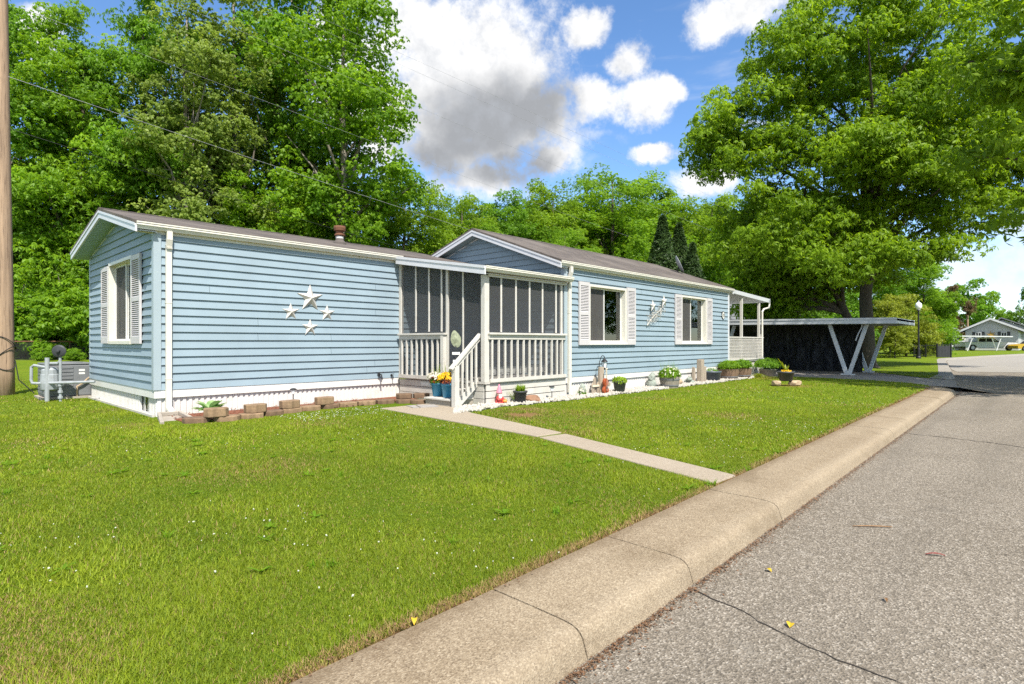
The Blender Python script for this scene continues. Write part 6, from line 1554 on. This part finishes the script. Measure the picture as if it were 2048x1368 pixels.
# ---- big maple beside the carport
def lat(x0, y0, r, d): return (x0 * 0 + r * SY + d * CY, -r * CY + d * SY)
BX, BY = 32.4, 6.4
L_ = [(-5.6, 0, 11.8, 2.9, 3.0, 2.3), (-7.3, -.5, 10.6, 1.7, 2.0, 1.5), (-3.6, -1.5, 14.4, 3.0, 3.0, 2.2), (-.6, -1, 16.8, 3.4, 3.2, 2.2), (2.8, -.5, 15.6, 3.2, 3.2, 2.4), (5.6, -1, 13.4, 3.0, 3.0, 2.2), (7.6, -2, 11.2, 2.4, 2.6, 1.9), (4.6, -2, 9.6, 2.8, 2.6, 1.5), (6.6, -1, 8.6, 2.2, 2.4, 1.1), (1.6, -3, 11.6, 3.0, 2.8, 2.0), (-1.6, -3, 9.2, 2.8, 2.6, 1.9), (-4.8, -2, 8.4, 2.6, 2.6, 1.7), (-3.6, -2, 6.0, 2.4, 2.4, 1.4), (.4, -2.4, 6.6, 2.2, 2.2, 1.3), (-1.0, 1, 12.4, 3.6, 3.2, 3.0), (3, 2, 12, 3.2, 3, 3), (-6.2, -1, 6.4, 1.8, 2.0, 1.5), (3.4, -2, 7.2, 2.0, 2.0, 1.0), (9.2, -1, 13.8, 2.4, 2.6, 1.8), (9.4, -2, 9.6, 2.0, 2.4, 1.4), (-.6, -3.4, 5.2, 1.7, 1.7, 1.0), (1.4, -3.2, 4.9, 1.6, 1.6, .9), (-2.2, -3, 4.8, 1.6, 1.6, .9), (.2, -3.6, 8.6, 2.4, 2, 1.6)]
LB = [(*lat(0, 0, r, d), z, max(rr, 1), max(rr, 1), rz) for r, d, z, rr, rd, rz in L_]
cm, pc = crown_mesh('maple_crown', LB, 720, .95, 84, .215, M['leaf_maple'], 201, 6, .34, .45)
path = [(0, 0, 0), (.1, .05, 1.6), (-.05, .1, 3.4), (.1, 0, 5.4), (.05, .2, 7.6), (-.1, .1, 10), (0, 0, 12.5), (.2, 0, 15.5)]
tm = trunk_mesh('maple_trunk', path, .36, .07, [tuple(p) for p in pc], M['bark'], 202, 46, .26, .04)
t = thing('maple_tree', 'largest maple, its broad bright crown filling the sky behind the carport', 'tree', (BX, BY, 0), 'maples by the driveway'); link_mesh('trunk', tm, t); link_mesh('crown', cm, t)
# darker leaning maple behind the carport
L_ = [(-2.6, 0, 5.6, 2.4, 2.4, 1.6), (-4.6, .5, 5.0, 1.9, 2, 1.5), (-1.2, -.5, 7.4, 2.4, 2.2, 1.7), (-3.4, 0, 8.2, 2.2, 2.2, 1.6), (-5.6, 0, 7.2, 1.6, 1.6, 1.4), (.6, 0, 5.2, 1.8, 1.8, 1.2), (-4.4, 1, 3.4, 1.6, 1.6, .9), (-1.8, 1, 3.5, 1.6, 1.6, .8)]
LB = [(*lat(0, 0, r, d), z, rr, rr, rz) for r, d, z, rr, rd, rz in L_]
cm, pc = crown_mesh('leaning_crown', LB, 320, .85, 60, .215, M['leaf_maple'], 203, 6, .34, .35)
l1 = [lat(0, 0, r, 0) + (z,) for r, z in ((0, 0), (.0, 1.4), (-.15, 2.6), (-.7, 3.8), (-1.5, 4.8), (-2.3, 6.2), (-2.8, 8))]
tm = trunk_mesh('leaning_trunk', l1, .30, .06, [tuple(p) for p in pc], M['bark'], 204, 18, .35)
t = thing('maple_tree', 'smaller maple with a leaning dark trunk behind the left half of the carport', 'tree', (*at(1700, 31), 0), 'maples by the driveway'); link_mesh('trunk', tm, t); link_mesh('crown', cm, t)
# roadside maple whose branches hang into the upper right corner and shade the road
L_ = [(-3.6, 0, 9.6, 3.0, 3.0, 2.4), (0, 0, 12, 3.8, 3.6, 2.6), (3, 1, 10, 3.4, 3.4, 2.6), (-1, 3, 9, 3.2, 3.2, 2.2), (1, -3, 9, 3.2, 3.2, 2.2), (-4.9, .6, 8.3, 2.0, 2.2, 1.5), (-5.6, .4, 6.3, 1.2, 1.4, 1.0), (3.5, 3, 8, 2.6, 2.6, 2), (-3.6, 2.8, 11.4, 2.4, 2.4, 1.8), (4, -2, 7, 2.4, 2.4, 1.6)]
LB = [(*lat(0, 0, r, d), z, rr, rr, rz) for r, d, z, rr, rd, rz in L_] + [(-1.5, 6.0, 7.0, 1.1, 1.2, 1.7), (-2.2, 5.5, 9.0, 1.7, 1.7, 1.6), (-1.2, 6.05, 5.0, .7, .75, 1.0)]
cm, pc = crown_mesh('road_crown', LB, 300, 1.0, 66, .22, M['leaf_maple'], 205, 6, .34, .4)
tm = trunk_mesh('road_trunk', [(0, 0, 0), (.1, 0, 2), (0, .1, 4), (.1, .2, 6.5), (0, 0, 9), (0, 0, 12)], .32, .07, [tuple(p) for p in pc], M['bark'], 206, 60, .3, .04)
t = thing('maple_tree', 'roadside maple whose lower branches hang in from the right edge over the road', 'tree', (21.5, -5.9, 0), 'maples by the driveway'); t.scale = (1.08, 1.08, 1.0); link_mesh('trunk', tm, t); link_mesh('crown', cm, t)

# ---- shrubs and trees beyond the carport
G3 = 'greenery beyond the carport'
for k, (kd, px, D, top, lab, lf, sx) in enumerate((
    ('yellow_shrub', 1778, 47, 590, 'yellow green shrub just right of the big maple trunk', None, 1.1), ('yellow_shrub', 1812, 49, 575, 'yellow green shrub left of the lamp post', None, 1.2), ('yellow_shrub', 1790, 44, 625, 'low yellow green shrub in front, under the carport roof corner', None, 1.1),
    ('shrub', 1848, 50, 640, 'loose grassy shrub behind the iron fence and lamp post', 'leaf_yellow', .8), ('sapling', 1848, 58, 520, 'bright green tree behind the lamp globe', None, 1.25), ('sapling', 1815, 62, 500, 'green tree between the big maple crown and the lamp post', 'leaf_mid', 1.3), ('sapling', 1872, 66, 590, 'small green tree right of the lamp post above the gate', None, .85),
    ('sapling', 1740, 55, 520, 'green tree directly behind the big maple trunk', 'leaf_mid', 1.3), ('sapling', 1650, 52, 540, 'green tree behind the carport roof, left of the two maple trunks', 'leaf_mid', 1.4), ('sapling', 1560, 50, 530, 'green tree behind the middle of the carport roof', 'leaf_deep', 1.4), ('sapling', 1500, 54, 500, 'green tree behind the covered deck roof', 'leaf_mid', 1.4),
    ('vine_shrub', 1600, 40, 600, 'dense dark shrub behind the black plastic sheet', 'leaf_deep', 1.1), ('vine_shrub', 1690, 42, 600, 'dense shrub behind the plastic sheet beside the leaning trunk', 'leaf_mid', 1.1), ('far_tree', 1905, 118, 575, 'tree with a bronze tint above the white outbuilding', 'leaf_red', .8), ('far_tree', 1938, 128, 562, 'rounded far green tree, the highest on the right horizon', None, 1.0), ('far_tree', 1978, 130, 585, 'far green tree sloping down towards the grey house', 'leaf_fresh', .9), ('far_tree', 1880, 112, 590, 'far tree left of the distant wooden pole', 'leaf_fresh', .9), ('far_tree', 2008, 138, 622, 'low far tree just left of the grey house peak', None, .9), ('far_tree', 2062, 120, 575, 'dark far tree cut by the right edge above the grey house', 'leaf_deep', .75))):
    plant(kd, 'shrub' if 'shrub' in kd else 'green_tree', px, D, top, label=lab, group=G3, rot=k * 1.1, cat='shrub' if 'shrub' in kd else 'tree', sx=sx, leaf=lf)
# trees across the road that the front windows mirror
for k, (x, y, s_) in enumerate(((40, -17, .55), (52, -20, .6), (63, -18, .6))):
    plant('maple', 'leafy_tree', 0, 0, scale=s_, pos=(x, y), label='green tree across the road, mirrored in the front windows', group='trees across the road', rot=k * 2.0)

# ---- the far part of the wood as one mass
rng = np.random.default_rng(77); allv = []; allt = []
for k in range(34):
    px = -160 + k * 54 + rng.uniform(-20, 20); D = rng.uniform(62, 78) if px < 700 else rng.uniform(88, 100)
    x, y = at(px, D); H = rng.uniform(14, 22) if px < 850 else rng.uniform(24, 28.5)
    lob = [(x, y, H * .45, 5.5, 5.5, H * .42), (x + 2, y, H * .72, 4, 4, H * .25)]
    P, Nn, T, pcs = crown_points(lob, 130, 1.7, 30, rng, .45); Vq, tq = rosettes(P, Nn, .62, rng, 5, .45, tint=T); allv.append(Vq); allt.append(tq)
o = link_mesh('woodland', np_mesh('woodland', np.concatenate(allv), 4, M['leaf_deep'], np.concatenate(allt))); tag(o, kind='stuff')

# ================================================================== GRASS
def inside(poly, X, Y):
    r = np.zeros(len(X), bool); n = len(poly)
    for i in range(n):
        x0, y0 = poly[i]; x1, y1 = poly[(i + 1) % n]
        c = ((y0 > Y) != (y1 > Y)); xi = (x1 - x0) * (Y - y0) / ((y1 - y0) if y1 != y0 else 1e-9) + x0; r ^= c & (X < xi)
    return r
rng = np.random.default_rng(15)
WALK = [(4.86, 2.10), (5.32, 2.08), (6.14, 4.78), (6.80, 7.3), (7.16, 8.1), (7.16, 9.1), (6.06, 9.1), (5.64, 4.8)]
def noise2(X, Y, s, seed):
    g = np.random.default_rng(seed); out = np.zeros(len(X))
    for k in range(7):
        a = g.uniform(0, 6.28); f = s * g.uniform(.6, 1.7); out += np.sin((X * np.cos(a) + Y * np.sin(a)) * f + g.uniform(0, 6.28))
    return out / 7
def lawn_pts(n, d0, d1):
    th = rng.uniform(-.78, .80, n * 2); d = np.sqrt(rng.uniform(d0 * d0, d1 * d1, n * 2))
    X = d * np.cos(YAW - th); Y = d * np.sin(YAW - th)
    ok = inside(LAWN, X, Y) & ~inside(WALK, X, Y) & (Y > 2.03 + .0165 * (X - 2) + .03 * noise2(X, Y, 9, 4))
    ok &= ~((X > 2.78) & (Y > 9.5) & (X < 7.8)) & ~((X > 7.1) & (X < 21.5) & (Y > 7.42)) & ~((X > 6.35) & (X < 7.3) & (Y > 7.35))
    ok &= np.hypot(X - 7.25, Y - 6.55) > .26 + .2 * noise2(X, Y, 12, 9)
    return X[ok][:n], Y[ok][:n]
BV = []; BT = []; DV = []; DT = []
for n, d0, d1, h, w in ((120000, 1.9, 3.6, .022, .0034), (170000, 3.6, 7, .024, .005), (150000, 7, 13, .027, .009), (70000, 13, 26, .03, .018)):
    X, Y = lawn_pts(n, d0, d1); m_ = len(X)
    big = noise2(X, Y, .9, 21); mid = noise2(X, Y, 4.5, 22); cl = noise2(X, Y, 2.1, 23)
    hh = h * rng.uniform(.45, 1.15, m_) * (1 + .65 * mid + .5 * cl); a = rng.uniform(0, 6.28, m_); ln = rng.uniform(.3, 1.7, m_) * hh
    ww = w * rng.uniform(.6, 1.3, m_)
    base = np.stack([X, Y, np.zeros(m_)], 1); sdv = np.stack([-np.sin(a), np.cos(a), np.zeros(m_)], 1) * ww[:, None] * .5
    tip = base + np.stack([np.cos(a) * ln, np.sin(a) * ln, hh], 1)
    T = np.clip(.42 + .38 * big + .3 * mid + rng.normal(0, .24, m_), 0, 1)
    dry = (rng.random(m_) < .05 + .9 * np.clip(noise2(X, Y, 2.6, 31) - .30, 0, 1) + .5 * np.clip(noise2(X, Y, .8, 33) - .35, 0, 1)) | (Y < 2.11 + .0165 * (X - 2) + .04 * rng.random(m_)) & (rng.random(m_) < .75)
    tri = np.stack([base - sdv, base + sdv, tip], 1)
    BV.append(tri[~dry].reshape(-1, 3)); BT.append(np.repeat(T[~dry], 3)); DV.append(tri[dry].reshape(-1, 3)); DT.append(np.repeat(rng.random(dry.sum()), 3))
o = link_mesh('lawn_grass', np_mesh('lawn_grass', np.concatenate(BV), 3, M['blade'], np.concatenate(BT))); tag(o, kind='stuff')
o = link_mesh('dry_grass', np_mesh('dry_grass', np.concatenate(DV), 3, M['dryblade'], np.concatenate(DT))); tag(o, kind='stuff')
# broad leaved weeds and longer tufts
mb = MB(); rnd = random.Random(4)
X, Y = lawn_pts(110, 2.2, 9)
for x, y in zip(X, Y):
    if rnd.random() < .5: leafy(mb, (x, y, .01), rnd.randint(5, 9), rnd.uniform(.05, .11), rnd.uniform(.012, .024), rnd, .35, .35, 3)
    else: mb.blades((x, y, 0), rnd.randint(8, 16), rnd.uniform(.06, .10), rnd.uniform(.04, .08), .007, rnd, .4, 3, .03)
tag(mb.build('lawn_weeds', M['leaf_fresh'], tint=(.1, .8)), kind='stuff')
# clover heads
def clover(n, d0, d1, s, thr):
    X, Y = lawn_pts(n, d0, d1); ok = noise2(X, Y, 1.1, 51) + rng.normal(0, .12, len(X)) > thr; X, Y = X[ok], Y[ok]
    return stones(np.stack([X, Y, rng.uniform(.02, .035, len(X))], 1), s * rng.uniform(.6, 1.2, len(X)), rng)
CVv = np.concatenate([clover(260, 2.2, 5, .006, .12), clover(800, 5, 10, .0055, .18), clover(1100, 9, 19, .006, .18)])
X = rng.uniform(4.2, 6.2, 260); Y = rng.uniform(8.3, 9.3, 260); ok = ~inside(WALK, X, Y); X, Y = X[ok], Y[ok]
CVv = np.concatenate([CVv, stones(np.stack([X, Y, np.full(len(X), .035)], 1), .007 * rng.uniform(.6, 1.2, len(X)), rng)])
o = link_mesh('clover_flowers', np_mesh('clover_flowers', CVv, 3, M['clover'])); tag(o, kind='stuff')

# ================================================================== SKY, SUN, CAMERA
W = bpy.data.worlds.new('World'); SC.world = W; W.use_nodes = True; nt = W.node_tree
for n in list(nt.nodes): nt.nodes.remove(n)
out = nt.nodes.new('ShaderNodeOutputWorld')
sky = nt.nodes.new('ShaderNodeTexSky'); sky.sky_type = 'NISHITA'; sky.sun_disc = False
SUN = Vector((1, 2, -3)).normalized()
sky.sun_elevation = math.asin(-SUN.z); sky.sun_rotation = math.atan2(-SUN.x, -SUN.y); sky.air_density = .85; sky.dust_density = .15; sky.ozone_density = 2.8
bg = nt.nodes.new('ShaderNodeBackground'); bg.inputs['Strength'].default_value = .115
hs = nt.nodes.new('ShaderNodeHueSaturation'); hs.inputs['Saturation'].default_value = 1.12; nt.links.new(sky.outputs[0], hs.inputs['Color'])
nt.links.new(hs.outputs[0], bg.inputs['Color'])
tc = nt.nodes.new('ShaderNodeTexCoord'); dv = tc.outputs['Generated']
sp = nt.nodes.new('ShaderNodeSeparateXYZ'); nt.links.new(dv, sp.inputs[0])
# azimuth measured from the heading YAW (positive to the right) and elevation, both in degrees
w1 = nt.nodes.new('ShaderNodeTexNoise'); w1.inputs['Scale'].default_value = 7; w1.inputs['Detail'].default_value = 7; w1.inputs['Roughness'].default_value = .6; nt.links.new(dv, w1.inputs['Vector'])
wsep = nt.nodes.new('ShaderNodeSeparateColor'); nt.links.new(w1.outputs['Color'], wsep.inputs[0])
rot = nt.nodes.new('ShaderNodeVectorRotate'); rot.rotation_type = 'Z_AXIS'; rot.inputs['Angle'].default_value = -YAW; nt.links.new(dv, rot.inputs['Vector'])
rs = nt.nodes.new('ShaderNodeSeparateXYZ'); nt.links.new(rot.outputs[0], rs.inputs[0])
az = math_n(nt, 'MULTIPLY', math_n(nt, 'ARCTAN2', rs.outputs[1], rs.outputs[0]), -57.2958)
el = math_n(nt, 'MULTIPLY', math_n(nt, 'ARCSINE', sp.outputs[2]), 57.2958)
azw = math_n(nt, 'ADD', az, math_n(nt, 'MULTIPLY', math_n(nt, 'SUBTRACT', wsep.outputs[0], .5), 7.5))
elw = math_n(nt, 'ADD', el, math_n(nt, 'MULTIPLY', math_n(nt, 'SUBTRACT', wsep.outputs[1], .5), 6.5))
def ae(px, py): return (math.degrees(math.atan((px - 1024) / FPX)), math.degrees(math.atan((684 - py) / math.hypot(FPX, px - 1024))))
def field(blobs, az, el):
    cur = None
    for (px, py, rx, ry) in blobs:
        a, e = ae(px, py); ra, re = rx / FPX * 57.3 * math.cos(math.radians(a)) ** 2, ry / FPX * 57.3 * math.cos(math.radians(a))
        u = math_n(nt, 'MULTIPLY', math_n(nt, 'SUBTRACT', az, a), 1 / ra); v = math_n(nt, 'MULTIPLY', math_n(nt, 'SUBTRACT', el, e), 1 / re)
        d = math_n(nt, 'SUBTRACT', 1, math_n(nt, 'SQRT', math_n(nt, 'ADD', math_n(nt, 'MULTIPLY', u, u), math_n(nt, 'MULTIPLY', v, v))))
        cur = d if cur is None else math_n(nt, 'MAXIMUM', cur, d)
    return cur
BLOBS = [(850, 70, 150, 105), (960, 110, 190, 130), (1030, 150, 160, 110), (900, 250, 170, 140), (1040, 240, 190, 120), (960, 350, 120, 70), (1200, 205, 110, 60), (1275, 200, 75, 65), (1245, 125, 70, 48), (1165, 60, 60, 40), (760, 200, 150, 180), (1320, 312, 70, 20), (1390, 365, 80, 42), (1455, 350, 60, 40), (1490, 15, 130, 45), (1100, 320, 60, 25), (900, 160, 210, 150), (1000, 200, 220, 140),
         (60, 60, 90, 60), (1330, 180, 50, 40), (640, 60, 60, 60)]
THIN = [(1990, 520, 260, 90), (1880, 590, 220, 70), (2060, 450, 140, 80), (1120, 295, 120, 18), (1500, 240, 90, 14)]
BLOBS2 = [(-800, 150, 400, 160), (-300, 350, 300, 120), (2900, 200, 500, 160), (3600, -300, 600, 200)]
dens = field(BLOBS + BLOBS2, azw, elw)
w2 = noise(nt, dv, 13, 12, .68)
dens = math_n(nt, 'ADD', dens, math_n(nt, 'MULTIPLY', math_n(nt, 'SUBTRACT', w2, .5), 1.75))
mask = smooth(nt, dens, .0, .62)
thin = math_n(nt, 'MULTIPLY', smooth(nt, math_n(nt, 'ADD', field(THIN, azw, elw), math_n(nt, 'MULTIPLY', math_n(nt, 'SUBTRACT', w2, .5), 1.9)), -.1, .9), .62)
mask = math_n(nt, 'MAXIMUM', mask, thin)
# clouds added out of view, behind the camera and overhead, to raise fill light
back = None
for a_, e_, ra_, re_ in ((105, 30, 30, 20), (150, 48, 30, 20), (-110, 34, 34, 22), (-155, 30, 28, 20), (175, 25, 20, 18), (-175, 55, 30, 18), (70, 60, 40, 14), (-60, 66, 45, 12), (20, 72, 60, 10)):
    u = math_n(nt, 'MULTIPLY', math_n(nt, 'SUBTRACT', azw, a_), 1 / ra_); v_ = math_n(nt, 'MULTIPLY', math_n(nt, 'SUBTRACT', elw, e_), 1 / re_)
    d_ = math_n(nt, 'SUBTRACT', 1, math_n(nt, 'SQRT', math_n(nt, 'ADD', math_n(nt, 'MULTIPLY', u, u), math_n(nt, 'MULTIPLY', v_, v_))))
    back = d_ if back is None else math_n(nt, 'MAXIMUM', back, d_)
mask = math_n(nt, 'MAXIMUM', mask, smooth(nt, math_n(nt, 'ADD', back, math_n(nt, 'MULTIPLY', math_n(nt, 'SUBTRACT', w2, .5), 1.5)), .0, .5))
# thin high streaks
mp = nt.nodes.new('ShaderNodeMapping'); mp.inputs['Scale'].default_value = (2.0, 2.0, 9); nt.links.new(rot.outputs[0], mp.inputs['Vector'])
st = noise(nt, mp.outputs[0], 2.2, 6, .6, .6)
mask = math_n(nt, 'MAXIMUM', mask, math_n(nt, 'MULTIPLY', smooth(nt, st, .52, .85), .38))
# grey undersides where the cloud is thick and seen from below
core = field([(960, 240, 215, 115), (880, 300, 120, 80), (1060, 235, 130, 80), (1010, 320, 110, 60), (1040, 330, 100, 50)], azw, elw)
w3 = noise(nt, dv, 9, 6, .6)
core = math_n(nt, 'ADD', core, math_n(nt, 'MULTIPLY', math_n(nt, 'SUBTRACT', w3, .5), .8))
gr = smooth(nt, core, -.05, .75)
cc = mixc(nt, gr, (1.0, 1.0, 1.0), (.38, .395, .42))
w4 = noise(nt, dv, 30, 6, .6)
sh = nt.nodes.new('ShaderNodeVectorMath'); sh.operation = 'ADD'; nt.links.new(dv, sh.inputs[0]); sh.inputs[1].default_value = (-.006, -.012, .020)
w5 = noise(nt, sh.outputs[0], 13, 12, .62)
w6 = noise(nt, dv, 13, 12, .62)
rel = math_n(nt, 'ADD', math_n(nt, 'MULTIPLY', math_n(nt, 'SUBTRACT', w5, w6), 3.2), .12, True)
cc = mixc(nt, math_n(nt, 'MULTIPLY', rel, .75), cc, (.50, .53, .58))
bc = nt.nodes.new('ShaderNodeBackground'); nt.links.new(cc, bc.inputs['Color']); bc.inputs['Strength'].default_value = .50
ms = nt.nodes.new('ShaderNodeMixShader'); nt.links.new(mask, ms.inputs[0]); nt.links.new(bg.outputs[0], ms.inputs[1]); nt.links.new(bc.outputs[0], ms.inputs[2]); nt.links.new(ms.outputs[0], out.inputs['Surface'])
W.cycles.sampling_method = 'MANUAL'; W.cycles.sample_map_resolution = 1024

sl = bpy.data.lights.new('sun', 'SUN'); sl.energy = 3.9; sl.angle = math.radians(.5); sl.color = (1, .955, .88)
so = bpy.data.objects.new('sun', sl); C.objects.link(so); so.rotation_euler = SUN.to_track_quat('-Z', 'Y').to_euler(); so.location = (0, 0, 40)
cd = bpy.data.cameras.new('camera'); cd.sensor_width = 36; cd.lens = FPX / 2048 * 36; cd.clip_end = 3000; cd.clip_start = .05
co = bpy.data.objects.new('camera', cd); C.objects.link(co); co.location = (0, 0, CAM_H); co.rotation_euler = (math.pi / 2, 0, YAW - math.pi / 2)
SC.camera = co
SC.view_settings.view_transform = 'Standard'; SC.view_settings.look = 'None'; SC.view_settings.exposure = 1.15; SC.view_settings.gamma = 1
SC.render.engine = 'CYCLES'
SC.cycles.max_bounces = 8; SC.cycles.diffuse_bounces = 4; SC.cycles.glossy_bounces = 3; SC.cycles.transmission_bounces = 4; SC.cycles.transparent_max_bounces = 12
SC.cycles.use_denoising = False
SC.cycles.sample_clamp_indirect = 6
